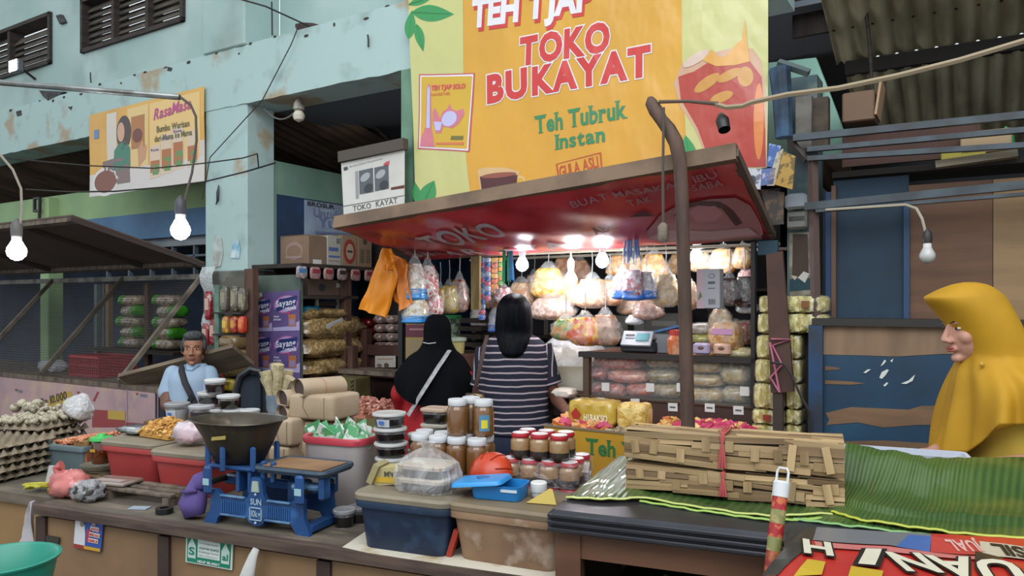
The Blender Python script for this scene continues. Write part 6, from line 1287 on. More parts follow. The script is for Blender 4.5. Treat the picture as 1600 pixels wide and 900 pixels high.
# ------------------------------------------------------------------ woman in the black scarf
d = 4.4; k = d / F; base = P(683, 474, d); bw = thing('person', 'woman in a black headscarf and red tunic seen from behind', 'person', (base.x, d, 0))
X = lambda u: (u - 683) * k; Z = lambda v: H + (474 - v) * k
BLK = mat('07080b', .9, '0c0d11', 5, bump=.05, bsc=150, spec=.1)
tab = [(491, 676, 692, .03), (494, 670, 697, .06), (501, 665, 702, .085), (512, 662, 705, .098), (524, 662, 705, .10), (533, 661, 706, .10), (540, 658, 709, .10), (547, 653, 713, .105), (554, 645, 719, .115), (563, 637, 725, .135), (580, 627, 733, .17), (596, 620, 739, .19), (612, 617, 742, .20), (628, 616, 744, .205)]
TB = [(Z(v), X(a), X(b), h_) for v, a, b, h_ in tab]
hemb = lambda x, y: .62 + .38 * max(0, 1 - (abs(x) / .24) ** 2) ** .5 if y < 0 else .7
rings_mb(TB, 72, .03, 7, .5, hemb, 1., Z(548)).build('headscarf', BLK, bw, 80)
h3 = blob('head', head_prims(.9), .007, SKIN2, bw, 2); h3.location = (X(683), .03, Z(520)); h3.rotation_euler = (0, 0, pi); features(h3, '15110f', '7a3f38', .9)
q = MB(); q.tube([(X(664), -.085, Z(534)), (X(673), -.1, Z(535.5)), (X(684), -.104, Z(534))], .003, 5); q.build('scarf_edge', mat('b8b8bc', .8), bw)
REDT = mat('b0101c', .7, '960c18', 3, bump=.1, bsc=9)
pr = [('e', (X(684), .0, Z(600)), (.20, .13, .2)), ('e', (X(684), .0, Z(690)), (.20, .15, .3))]
for s_, (a, b, c) in ((-1, ((640, 592), (626, 615), (628, 660))), (1, ((726, 592), (737, 615), (733, 655)))): pr += [('c', (X(a[0]), 0, Z(a[1])), (X(b[0]), .0, Z(b[1])), .065, .062), ('c', (X(b[0]), .0, Z(b[1])), (X(c[0]), .14, Z(c[1])), .06, .05)]
pr += [('l', [[V((X(684) + a * cos(2 * pi * j / 16), b * sin(2 * pi * j / 16), z)) for j in range(16)] for z, a, b in ((1.1, .19, .13), (.9, .2, .15), (.75, .21, .165), (.4, .23, .19), (.12, .25, .21))])]
blob('red_tunic', pr, .011, REDT, bw, 5)
for s_, u in ((-1, 628), (1, 733)):
    wr = V((X(u), .16, Z(660 if s_ < 0 else 655))); blob('hand', [('c', wr - V((0, .05, 0)), wr, .03, .026)] + hand_prims(wr, (-s_ * .2, .9, -.2), (0, 0, 1), .9, .5, .2, -s_), .005, SKIN2, bw, 3)
    blob('shoe', [('c', (s_ * .09, -.02, .035), (s_ * .09, .2, .03), .04, .035)], .009, mat('2a2624', .6), bw, 3)
# strap over the black scarf
pts = []
for i in range(12):
    t = i / 11; u, v = 704 + (644 - 704) * t, 546 + (642 - 546) * t; x, z = X(u), Z(v); row = min(TB, key=lambda r_: abs(r_[0] - z)); a = (row[2] - row[1]) / 2; yy = -row[3] * math.sqrt(max(.05, 1 - min(.95, ((x - (row[1] + row[2]) / 2) / a) ** 2))); 
    if z < Z(622): yy = -.165 + .02 * (t - .8)
    pts.append((x, yy - .012, z))
q = MB(); q.tube(pts, .018, 8, True, .25); o = q.build('bag_strap', mat('8f8e90', .7, 'a8a7a8', 40, st=(1, 1, 1)), bw)
# ------------------------------------------------------------------ seated man
d = 4.95; k = d / F; base = P(303, 474, d); mn = thing('person', 'grey haired man in a light blue shirt with a black strap, seated', 'person', (base.x, d, 0))
X = lambda u: (u - 303) * k; Z = lambda v: H + (474 - v) * k
mh = blob('head', head_prims(.95), .005, SKIN, mn, 3); mh.location = (X(304), -.01, Z(545)); mh.rotation_euler = (R(-3), 0, R(14)); features(mh, '3a3433', '7d4c42', .95)
hr = blob('short_hair', [('e', (0, .03, .045), (.078, .09, .078)), ('e', (0, -.035, .085), (.06, .05, .035)), ('e', (-.07, .0, .02), (.012, .04, .04)), ('e', (.07, .0, .02), (.012, .04, .04))], .005, mat('4a4a4c', .8, '2f2f31', 60, bump=.4, bsc=120), mh, 2)
SH = mat('9db0c4', .85, '8fa3b8', 3, bump=.1, bsc=8)
tab = [(568, 293, 320, .06), (573, 283, 325, .075), (580, 270, 331, .095), (592, 264, 333, .115), (610, 265, 331, .12), (635, 267, 330, .125), (660, 268, 330, .13), (690, 266, 332, .14)]
rings_mb([(Z(v), X(a), X(b), h_) for v, a, b, h_ in tab], 40, .03, 6, 1, None, .9, Z(590)).build('shirt', SH, mn, 80)
for s_, (a, b) in ((-1, ((271, 584), (266, 612))), (1, ((326, 584), (333, 612)))): blob('sleeve', [('c', (X(a[0]), -.0, Z(a[1])), (X(b[0]), -.03, Z(b[1])), .058, .064)], .008, SH, mn, 4)
e1, w1 = V((X(270), -.08, Z(630))), V((X(312), -.24, Z(640))); blob('arm', [('c', (X(266), -.03, Z(605)), e1, .05, .042), ('c', e1, w1, .042, .028)] + hand_prims(w1, (.9, -.2, -.1), (0, 0, 1), .95, .5, .2), .005, SKIN3, mn, 3)
e1, w1 = V((X(338), -.08, Z(640))), V((X(345), -.25, Z(636))); blob('arm', [('c', (X(333), -.03, Z(605)), e1, .048, .042), ('c', e1, w1, .042, .028)] + hand_prims(w1, (-.2, -.9, -.1), (0, 0, 1), .95, .6, .2, -1), .005, SKIN3, mn, 3)
q = MB(); q.tube([(X(291), -.055, Z(569)), (X(294), -.10, Z(577)), (X(303), -.135, Z(595)), (X(311), -.14, Z(610)), (X(318), -.14, Z(625)), (X(324), -.14, Z(640))], .02, 8, True, .3); q.build('strap', mat('1c1c22', .7), mn)
q = MB(); q.box((X(314), -.152, Z(618)), (.05, .012, .03), (0, R(-60), 0)); q.build('strap_buckle', mat('0f0f12', .4), mn)
q = MB(); q.tube([(X(295), -.06, Z(569)), (X(300), -.085, Z(577)), (X(309), -.088, Z(577)), (X(318), -.06, Z(568))], .006, 6); q.build('collar', mat('6f87a2', .85), mn)
sz = .46
blob('trousers', [('e', (X(300), .02, sz + .12), (.18, .15, .13))] + [p for s_ in (-1, 1) for p in (('c', (X(300) + s_ * .1, .0, sz + .09), (X(300) + s_ * .13, -.42, sz + .07), .085, .065), ('c', (X(300) + s_ * .13, -.42, sz + .07), (X(300) + s_ * .13, -.38, .08), .065, .05))], .012, mat('2f3138', .85), mn, 4)
for s_ in (-1, 1): blob('shoe', [('c', (X(300) + s_ * .13, -.37, .035), (X(300) + s_ * .14, -.55, .03), .04, .035)], .009, mat('3a2f28', .6), mn, 3)
st = thing('stool', 'plain wooden stool under the seated man', 'stool', (base.x + X(300), d + .02, 0)); q = MB(); q.lathe([(.17, sz - .045), (.18, sz - .03), (.18, sz - .015), (.16, sz)], n=24); q.build('seat', BROWNW, st)
for i in range(4): a = pi / 4 + i * pi / 2; q = MB(); q.tube([(.15 * cos(a), .15 * sin(a), 0), (.11 * cos(a), .11 * sin(a), sz - .03)], .018, 8); q.build('leg', BROWNW, st)
# ================================================================== front counter
aC = FC.a; CT = .75
def C0(name, label, cat, x, y, z=CT, rz=0, group=None): return thing(name, label, cat, FC.w(x, y, z), aC + rz, group)
cpx_ = FC.px
def cz(u, v, y): return FC.at(u, v, y)[1]
ctr = C0('front_counter', 'long plywood fronted counter with dark divider posts in the foreground', 'counter', -1.03, 0, 0)
DIRTY = mat('5f564a', .75, '4a4238', 4, st=(1, 4, 4), c3='78695a', sc3=3, bump=.2); CPLY = mat('87694a', .7, '735840', 2.2, c3='94755a', sc3=1.3, bump=.05)
q = MB(); q.bb(-1.02, 1.0, -.045, .95, .715, .75); q.build('counter_top', DIRTY, ctr)
q = MB(); q.bb(-1.02, 1.0, -.055, -.02, .718, .752); q.build('edge_strip', mat('3f2f28', .7, '55443a', 6, st=(1, 8, 8)), ctr)
for a, b in ((-1.0, -.42), (-.38, .24), (.28, .98)):
    q = MB(); q.bb(a, b, -.02, -.005, .05, .70); q.build('front_panel', CPLY, ctr)
for x in (-1.01, -.40, .26, .985): q = MB(); q.bb(x - .025, x + .025, -.032, .0, 0, .70); q.build('divider_post', mat('3f2c25', .7, '32221d', 5), ctr)
for x in (-1.0, .97):
    q = MB(); q.bb(x - .02, x + .02, 0, .93, 0, .715); q.build('side_panel', BROWNW, ctr)
lc = C0('back_counter', 'lower plank counter under the egg trays at the left', 'counter', -2.6, .5, 0)
q = MB(); q.bb(-.9, .54, -.46, .5, .71, .75); q.build('counter_top', DIRTY, lc); q = MB(); q.bb(-.9, .54, -.44, -.42, .1, .71); q.build('front_panel', mat('8f6f48', .7, '7c5f3e', 2), lc)
for x in (-.85, .5): q = MB(); q.bb(x - .03, x + .03, -.4, .45, 0, .71); q.build('side_panel', BROWNW, lc)
# rear riser board carrying the back rows
def riser(label, x0, x1, y0, y1, h): 
    t = C0('riser_box', label, 'box', (x0 + x1) / 2, (y0 + y1) / 2); q = MB(); q.bbox((0, 0, h / 2), (x1 - x0, y1 - y0, h), .005); q.build('body', mat('6a543e', .8, '56442f', 4), t); q = MB(); q.bb(-(x1 - x0) / 2 + .02, (x1 - x0) / 2 - .02, -(y1 - y0) / 2 - .006, -(y1 - y0) / 2, .02, h - .02); q.build('front_slat', mat('7a6248', .8), t)
    return h
# ------------------------------------------------------------------ generic containers
def bin_(name, label, cat, x, y, w, d, h, m, rim=.02, tap=.86, rr_=.035, rz=0, z=CT, wall=.008, lid=None, rimm=None):
    t = C0(name, label, cat, x, y, z, rz); q = MB()
    q.loft([rr(w * tap, d * tap, rr_, 0), rr(w * tap + .004, d * tap + .004, rr_, .008), rr(w, d, rr_, h), rr(w - wall * 2, d - wall * 2, rr_, h), rr(w * tap - wall * 2, d * tap - wall * 2, rr_, .012)], True, True); q.build('body', m, t)
    q = MB(); q.loft([rr(w + rim, d + rim, rr_ * 1.2, h - .022), rr(w + rim * 1.15, d + rim * 1.15, rr_ * 1.2, h - .004), rr(w + rim, d + rim, rr_ * 1.2, h), rr(w - .004, d - .004, rr_, h), rr(w - .004, d - .004, rr_, h - .02)], False, False); q.build('rim', rimm or m, t)
    if lid:
        q = MB(); q.loft([rr(w + rim * 1.3, d + rim * 1.3, rr_ * 1.2, h + .001), rr(w + rim * 1.4, d + rim * 1.4, rr_ * 1.2, h + .014), rr(w + rim * .6, d + rim * .6, rr_, h + .022), rr(w * .9, d * .86, rr_, h + .018)]); q.build('lid', lid, t)
    return t
def tub(label, u, v1, y, w, h, c='171313', lidc='b9b7b4', sq=False, z=None, name='sauce_tub', sticker=None, group='dark sauce tubs on the counter'):
    x, zz = FC.at(u, v1, y); t = C0(name, label, 'tub', x, y, zz if z is None else z, random.uniform(-.2, .2) * (not sq), group); r_ = w / 2; ring = (lambda a, z_: rr(a * 2, a * 1.7, .02, z_)) if sq else (lambda a, z_: [V((a * cos(2 * pi * j / 20), a * sin(2 * pi * j / 20), z_)) for j in range(20)])
    q = MB(); q.loft([ring(r_ * .80, 0), ring(r_ * .84, .004), ring(r_ * .93, h * .62)]); q.build('contents', mat(c, .25, coat=.6), t)
    q = MB(); q.loft([ring(r_ * .82, -.0), ring(r_ * .97, h * .86)], False, False); q.build('cup', film((220, 222, 225), .12, 20), t, 60)
    q = MB(); q.loft([ring(r_ * 1.0, h * .78), ring(r_ * 1.04, h * .84), ring(r_ * 1.03, h * .96), ring(r_ * .93, h), ring(r_ * .86, h * .985)]); q.build('lid', mat(lidc, .35, coat=.2), t)
    if sticker: q = MB(); q.loft([[V((r_ * 1.0 * (.86 + .12 * k) * sin(a), -r_ * 1.0 * (.86 + .12 * k) * cos(a), h * (.12 + .5 * k))) for a in (-.2, .1, .4, .7)] for k in (0, 1)], False, False, False); s_ = q.build('sticker', mat('b8bcc4', .5), t); q = MB(); q.box((r_ * .2, -r_ * .985, h * .42), (.02, .003, .012)); q.build('sticker_mark', mat('3a60a8', .5), s_)
    return t
# ------------------------------------------------------------------ balance scale
SB = mat('1c4478', .45, '16365f', 6, c3='2f5f96', sc3=9, bump=.06); SBE = mat('5f7f9c', .5, '3a5f88', 12); IRON = mat('3b362f', .5, '2a2621', 7, metal=.5)
sc = C0('balance_scale', 'blue cast iron balance scale with a dark bowl and flat plate', 'scale', -1.30, .02)
LS, DS = .44, .155
def plate(y0, y1, front):
    q = MB()
    prof = [(0, 0), (.055, 0), (.062, .022), (.075, .034), (.185, .040), (.195, .022), (.215, .012), (.235, .012), (.255, .022), (.262, .040), (.365, .034), (.375, .018), (.39, 0), (.44, 0), (.435, .02), (.42, .05), (.415, .095), (.42, .115), (.385, .118), (.365, .102), (.275, .094), (.262, .105), (.255, .118), (.247, .165), (.243, .172), (.209, .172), (.205, .165), (.197, .118), (.19, .105), (.175, .094), (.075, .102), (.055, .118), (.02, .115), (.03, .09), (.028, .045), (.01, .02)]
    q.prism(prof, y0, y1); return q
o = plate(0, .016, True).build('front_plate', SB, sc)
plate(DS, DS + .016, False).build('rear_plate', SB, sc)
for z, x0, x1 in ((.100, .075, .178), (.036, .075, .185), (.100, .272, .365), (.036, .262, .365)): q = MB(); q.bbox(((x0 + x1) / 2, -.001, z), (x1 - x0, .012, .007), .002); q.build('moulding', SBE, o)
for s0, s1 in ((.082, .176), (.274, .362)):
    for i in range(11): q = MB(); x = s0 + (s1 - s0) * i / 10; q.bbox((x, -.001, .064), (.0042, .008, .040), .001); q.build('rib', mat('2a5488', .5), o)
s_ = Sheet(o, lambda x, z, of: (x, -.001 - of, z), .0015, 1); LET = mat('8fa3b5', .5)
s_.text('lettering', LET, 'SUN', .204, .082, .028, .03, width=.044); 
q = MB()
for a in ((.2, .03, .25, .033), (.2, .07, .25, .073), (.2, .03, .203, .073), (.247, .03, .25, .073)): q.bb(a[0], a[2], -.004, 0, a[1], a[3])
q.build('number_frame', LET, o); s_.text('lettering', LET, '10kg', .207, .042, .030, .02, width=.037)
q = MB(); q.prism([(.21, .125), (.24, .125), (.236, .16), (.214, .16)], -.006, 0); q.build('pointer_window', mat('9aa69a', .4), o)
for x in (.225,):
    for z in (.022, .116): q = MB(); q.ell((x, -.003, z), (.005, .004, .005)); q.build('bolt', LET, o)
for x in (.02, .42, .225): q = MB(); q.bb(x - .02, x + .02, .016, DS, .01, .03); q.build('cross_bar', SB, sc)
# beam, arms and pan supports
q = MB(); q.bbox((.22, .08, .135), (.40, .02, .035), .006); q.build('beam', SB, sc)
for x in (.03, .41):
    q = MB(); q.tube([(x, .0, .14), (x, .09, .14), (x, .17, .14)], .011, 8); q.build('knife_axle', IRON, sc)
    for y in (-.012, .172): q = MB(); q.bbox((x, y, .15), (.036, .016, .095), .008); b_ = q.build('end_bracket', SB, sc); q = MB(); q.box((x, y - .009, .145), (.026, .002, .022)); q.build('bright_band', mat('8fb0b8', .4), b_)
for x in (.13, .18): q = MB(); q.bbox((x, .06, .15), (.014, .09, .08), .004); q.build('inner_arm', SB, sc)
q = MB(); q.bbox((.33, .08, .10), (.05, .06, .13), .01); q.build('counter_block', SB, sc)
q = MB(); q.tube([(.36, .02, .15), (.44, .03, .152), (.47, .04, .155)], .012, 8); q.tube([(.40, .005, .155), (.40, .05, .155)], .018, 10); q.build('poise_rod', SBE, sc)
q = MB(); q.bbox((.475, .03, .155), (.022, .05, .08), .008); q.build('end_loop', SB, sc)
# plate on the right
q = MB(); q.loft([rr(.27, .17, .02, .192, 4, .36, .08), rr(.29, .19, .03, .205, 4, .36, .08), rr(.285, .185, .03, .214, 4, .36, .08), rr(.25, .15, .02, .210, 4, .36, .08)]); q.build('flat_plate', mat('2a3a4a', .5, '3a4a58', 9), sc)
q = MB(); q.box((.36, .08, .2125), (.24, .14, .003)); q.build('plate_face', mat('8a6848', .7, '74553a', 7, c3='5f5a55', sc3=6), sc)
for x in (.24, .28): q = MB(); q.bbox((x, .02, .19), (.016, .02, .07), .004); q.build('prong', SB, sc)
# bowl cradle and bowl
q = MB(); q.bbox((.10, .08, .192), (.19, .15, .016), .006); q.build('cradle', SB, sc)
for x, y in ((.0, .02), (.0, .14), (.195, .02), (.195, .14), (.095, -.012)): q = MB(); q.bbox((x, y, .225), (.022, .014, .085), .005); p_ = q.build('prong', SB, sc)
q = MB(); rg = []
for z, w_, d_ in ((0, .13, .11), (.004, .17, .14), (.06, .225, .185), (.12, .275, .225), (.142, .30, .245), (.146, .325, .27), (.150, .322, .266), (.146, .296, .24), (.06, .215, .175), (.012, .16, .13)):
    rg.append([V((.085 + w_ / 2 * sgn(cos(2 * pi * j / 32), .8) + (.02 if z > .13 and cos(2 * pi * j / 32) < -.8 else 0) * -1, .08 + d_ / 2 * sgn(sin(2 * pi * j / 32), .85), .200 + z)) for j in range(32)])
q.loft(rg); b_ = q.build('bowl', mat('4a4238', .4, '38322a', 5, metal=.6, c3='6a5f48', sc3=7), sc, 60)
q = MB(); q.box((.10, -.036, .30), (.06, .003, .012), (R(-14), R(-8), 0)); q.build('worn_label', mat('8f7a38', .5), b_)
# ------------------------------------------------------------------ bins
TANL = mat('7d7260', .6, '6a6050', 4, c3='8f836f', sc3=6, bump=.1); REDB = mat('a53a38', .45, '983433', 3, bump=.04)
def at_bin(u0, u1, v0, v1, y): x0, x1 = cpx_(u0, y), cpx_(u1, y); return (x0 + x1) / 2, x1 - x0, cz((u0 + u1) / 2, v0, y) - CT
x, w, h = at_bin(160, 243, 700, 757, .30); bin_('storage_bin', 'faded red plastic bin with a dusty lid, left of two', 'bin', x, .30 + .13, w, .27, .16, REDB, lid=TANL)
x, w, h = at_bin(238, 325, 710, 768, .24); bin_('storage_bin', 'faded red plastic bin with a dusty lid beside the scale', 'bin', x, .24 + .125, w, .26, .155, REDB, lid=TANL)
BLB = mat('172b45', .45, '122238', 4, c3='28405c', sc3=9); BRB = mat('8a6c52', .65, '745842', 5, c3='b09c8a', sc3=9, bump=.25)
bx0, bx1 = -.645, -.375
bin_('storage_bin', 'dark blue plastic bin with a grimy lid on the paper sheet', 'bin', -.505, .095, .315, .22, .152, BLB, lid=TANL, tap=.88)
bin_('storage_bin', 'dirty brown plastic bin at the right end of the counter', 'bin', -.172, .105, .345, .225, .150, BRB, lid=mat('75654e', .6, '5f523f', 4, bump=.1), tap=.86, rz=-.03)
bin_('grey_bin', 'grey plastic bin of orange peanuts beside the egg trays', 'bin', cpx_(88, .33), .46, .27, .22, .125, mat('68777a', .5, '5a686b', 4), tap=.94, rr_=.015)
x = cpx_(95, .33); n_ = C0('peanut_heap', 'heap of orange peanuts in the grey bin', 'peanuts', x, .46, CT + .013); n_['kind'] = 'stuff'; q = MB()
for i in range(420): a, b = random.uniform(-.11, .11), random.uniform(-.09, .09); q.ell((a, b, .10 + random.uniform(0, .02) + .03 * (a / .11 + 1) * .5), (.011, .007, .007), 6, 4, (random.uniform(-.4, .4), random.uniform(-.4, .4), random.uniform(0, 3)))
q.build('peanuts', mat('b06a48', .6, 'c48460', 30), n_, 80)['kind'] = 'stuff'; q = MB(); q.bb(-.115, .115, -.095, .095, 0, .108); q.build('heap_core', mat('9a5a3c', .7), n_)
q = MB(); q.loft([rr(.24, .215, .02, 0), rr(.27, .24, .02, .235), rr(.262, .232, .02, .235), rr(.23, .2, .02, .01)]) 
# translucent tub with red rim
xt = cpx_(534, .40); t = C0('plastic_tub', 'tall cloudy plastic tub with a red rim full of sachets', 'tub', xt, .43); ht = cz(534, 688, .31) - CT
q = MB(); q.loft([rr(.225, .19, .05, 0), rr(.235, .2, .05, .01), rr(.262, .225, .05, ht), rr(.256, .219, .05, ht), rr(.228, .19, .05, .015)]); q.build('wall', mat('ada2a0', .35, '9e9492', 3, coat=.3), t)
q = MB(); q.loft([rr(.272, .235, .055, ht - .022), rr(.278, .241, .055, ht - .004), rr(.272, .235, .055, ht + .004), rr(.25, .213, .05, ht + .002), rr(.25, .213, .05, ht - .02)], False, False); q.build('rim', mat('b8404c', .4), t)
SAC = [mat('c9d0c8', .35, '4f9a62', 18, lo=.5, hi=.53, coat=.5, rnd=.1), mat('5fa878', .35, 'd0d6d0', 16, lo=.5, hi=.53, coat=.5, rnd=.1)]
sme = [MB().grid(4, 4, lambda s, t_: ((s - .5) * .08, .008 * sin(s * 3.1) * sin(t_ * 3.1), t_ * .10), .004).mesh('sachet', m_, 60) for m_ in SAC]
q = MB(); q.loft([rr(.24, .20, .05, ht * .6), rr(.245, .205, .05, ht - .01)]); q.build('packed_sachets', mat('9aa89a', .5, '4f8a5c', 14), t)
pos = ['far left', 'left', 'left centre', 'middle', 'tallest middle', 'right centre', 'right', 'far right', 'front left', 'front', 'front right', 'rear']
for i in range(12):
    a = -.10 + .2 * (i % 8) / 7 if i < 8 else (-.06, .0, .07, .03)[i - 8]; b = -.04 if i < 8 else (-.09, -.085, -.09, .05)[i - 8]
    o = link('sachet', sme[i % 2], None, FC.w(xt + a, .43 + b, CT + ht - .055 + (.02 if i in (4, 3) else 0)), 0); o.rotation_euler = (random.uniform(-.35, .25), random.uniform(-.5, .5), aC + random.uniform(-.6, .6)); tag(o, pos[i] + ' green and white sachet standing in the cloudy tub', 'sachet', 'green white sachets in the cloudy tub')
# ------------------------------------------------------------------ tubs of dark sauce
yk = .36
zs_ = [cz(608, v, yk) for v in (667, 690, 713, 737)]; hh = zs_[0] - zs_[1]
for i in range(6):
    z = zs_[0] - hh * i
    if z < CT - .01: break
    tub(['top labelled', 'second', 'third', 'fourth', 'fifth', 'bottom'][i] + ' round tub of dark sauce in the stack beside the cloudy tub', 608 + i * 1.5, 0, yk, .118, hh * 1.02, z=max(z, CT), sticker=i == 0)
yk = .52; z0 = cz(683, 661, yk); hh = .058
for i in range(6):
    z = z0 - hh * i
    if z < CT - .02: break
    tub(['top orange lidded', 'second', 'third', 'fourth', 'fifth', 'bottom'][i] + ' square tub of dark sauce behind the brown jars', 683, 0, yk, .105, hh * 1.02, '17130f' if i == 0 else '2a2a2e', 'b39a86' if i == 0 else 'aaa294', True, max(z, CT))
z0 = cz(655, 702, .45)
for i in range(3): tub(['upper', 'middle', 'lower'][i] + ' small round tub left of the brown jars', 655, 0, .45, .085, .06, z=max(CT, z0 - .058 * i))
# tubs near the seated man, on a riser
hr_ = cz(300, 656, .78) - CT; riser('wooden riser under the sauce tubs near the seated man', cpx_(255, .8), cpx_(420, .8), .68, .94, hr_)
tt = [('large clear labelled tub at the left near the man', 277, .76, .10, .075, 0, '9a9a9c', '8f8f90', True), ('large clear tub right of the labelled tub', 315, .76, .10, .072, 0, '3a3638', 'a8a8aa', False), ('dark sauce tub in the lower row near the man', 342, .80, .085, .055, 0, '171313', 'b4b4b4', False), ('dark sauce tub right in the lower row near the man', 365, .80, .085, .055, 0, '171313', 'b4b4b4', False), ('white topped tub at the right end near the man', 390, .80, .08, .06, 0, '2a2a2e', 'c0c0c0', False), ('upper dark sauce tub with a slanted lid near the man', 357, .81, .09, .06, .055, '171313', 'c4c4c4', False), ('upper wide tub at the back near the man', 327, .83, .095, .055, .065, '1c1818', 'b8b4b4', False), ('topmost dark sauce tub near the man', 336, .82, .085, .058, .12, '171313', 'c8c8c8', False)]
for lb, u, y, w, h, dz, c, lc_, st_ in tt: tub(lb, u, 0, y, w * 1.15, h * 1.1, c, lc_, False, CT + hr_ + dz * 1.1, sticker=st_)
# ------------------------------------------------------------------ brown jars with white lids
JB = mat('6f4a26', .2, '644222', 4, coat=.8)
def jar_proto(r_, h, m_body, m_lid, name, cat, label, lidh=.022, band=None, lidtop=None):
    t = C0(name, label, cat, 0, 0); q = MB(); q.lathe([(r_ * .86, 0), (r_ * .97, .004), (r_, .012), (r_, h * .66), (r_ * .95, h * .74), (r_ * .82, h * .79), (r_ * .8, h - lidh)], n=22); q.build('glass_body', m_body, t, 50)
    if band: q = MB(); q.lathe([(r_ * .87, -.0005), (r_ * .985, .004), (r_ * 1.012, .012), (r_ * 1.012, h * .33)], n=22, cap1=False); q.build('dark_layer', mat(band, .3, coat=.5), t, 50)
    q = MB(); prof = [(r_ * .86, h - lidh), (r_ * .9, h - lidh + .002), (r_ * .9, h - .004), (r_ * .86, h), (r_ * .6, h - .001)]; n = 32
    rg = [[V((rad * (1 + .012 * (j % 2)) * cos(2 * pi * j / n), rad * (1 + .012 * (j % 2)) * sin(2 * pi * j / n), z)) for j in range(n)] for rad, z in prof]; q.loft(rg); q.build('lid', m_lid, t, 40)
    if lidtop: q = MB(); q.lathe([(r_ * .8, h + .0005), (r_ * .78, h + .002)], n=20); q.build('lid_disc', lidtop, t)
    return t
WL = mat('c9cacc', .35); yj = .27
hj = .124; zb_ = cz(700, 742, .285); riser('low wooden riser under the brown jars', -.68, -.35, .29, .52, zb_ - CT)
jp = None
spots = [(-.625, .325, 0, 'front left brown jar in the lower row'), (-.55, .315, 0, 'second brown jar in the lower row'), (-.48, .315, 0, 'third brown jar in the lower row'), (-.405, .315, 0, 'rightmost brown jar in the lower row front'), (-.65, .40, 0, 'rear left brown jar in the lower row'), (-.57, .39, 0, 'rear second brown jar in the lower row'), (-.49, .39, 0, 'rear middle brown jar in the lower row'), (-.41, .39, 0, 'rear right brown jar in the lower row'), (-.495, .35, 1, 'left brown jar of the upper three'), (-.475, .42, 1, 'rear brown jar of the upper three'), (-.405, .37, 1, 'upper brown jar with a blue yellow label')]
for u, v1, y in ():
    pass
for i, (x, y, lv, lb) in enumerate(spots):
    lb += ' with white lids stacked' if False else ' with a white lid'
    if i == 0: jp = jar_proto(.0355, hj, JB, WL, 'spread_jar', 'jar', lb); jp['group'] = 'brown jars with white lids'; o = jp; o.location = FC.w(x, y, zb_)
    else: o = copy_tree(jp, FC.w(x, y, zb_ + lv * hj), aC + random.uniform(-.5, .5), lb)
    if i == 10:
        o.rotation_euler = (0, 0, aC); q = MB(); q.loft([[V((.0362 * sin(a), -.0362 * cos(a), z)) for a in (.0, .25, .5, .75, 1.0)] for z in (.02, .075)], False, False, False); l_ = q.build('label_panel', mat('4a7a94', .4), o); q = MB(); q.loft([[V((.0368 * sin(a), -.0368 * cos(a), z)) for a in (.2, .4, .6, .8)] for z in (.03, .058)], False, False, False); q.build('label_sun', mat('c8b830', .4), l_)
# ------------------------------------------------------------------ small jars with red lids
TANJ = mat('94724e', .2, '87683f', 5, coat=.8); RL = mat('a8242c', .35); ys_ = .33
zl = cz(830, 800, .3); riser('low riser under the red lidded jars', -.325, -.05, .295, .60, max(.02, zl - CT))
zl = CT + max(.02, zl - CT); hs = .08
first = None; nm_ = {0: 'lower tier', 1: 'upper tier', 2: 'top'}
rowname = ['front', 'middle', 'rear']; colname = ['leftmost', 'second', 'third', 'fourth', 'rightmost']
for tier in range(3):
    cols, rows_ = (4, 3) if tier < 2 else (3, 2)
    for r_ in range(rows_):
        for c in range(cols):
            x = -.29 + c * .0675 + (.03 if tier == 2 else 0); y = .335 + r_ * .0675 + (.01 if tier == 2 else 0)
            lb = '%s %s row jar with a red lid, %s of the wrapped stack' % (colname[c], rowname[r_], nm_[tier])
            if first is None: first = jar_proto(.033, hs, TANJ, RL, 'small_jar', 'jar', lb, .014, '2c241f', mat('c4bcbc', .35)); first['group'] = 'small jars with red lids'; first.location = FC.w(x, y, zl)
            else: copy_tree(first, FC.w(x, y, zl + tier * (hs + .003)), aC, lb)
for tier in range(2):
    t = C0('shrink_wrap', ['lower', 'upper'][tier] + ' clear shrink wrap around the red lidded jars', 'wrap', -.189, .4025, zl + tier * (hs + .003)); q = MB()
    W_, D_ = .280, .213; rg = []
    for z, g in ((.002, -.004), (.012, 0), (hs * .5, -.002), (hs * .85, 0), (hs + .001, -.006)): rg.append([p + V((.003 * nz(p.x * 60, p.y * 60, z * 40), .003 * nz(p.x * 50 + 9, p.y * 50, z * 40), 0)) for p in rr(W_ + g, D_ + g, .03, z, 8)])
    q.loft(rg, True, tier < 0); q.build('film', film((235, 225, 228), .06, 25), t, 60)
    if tier == 1: q = MB(); q.loft([[V((.12 + a, .02 * s_, hs * .5 + .03 * c_)) for c_, s_ in ((1, 0), (0, 1), (-1, 0), (0, -1))] for a in (0, .03)] , False, False); q.build('loose_end', film((235, 225, 228), .3, 45), t)
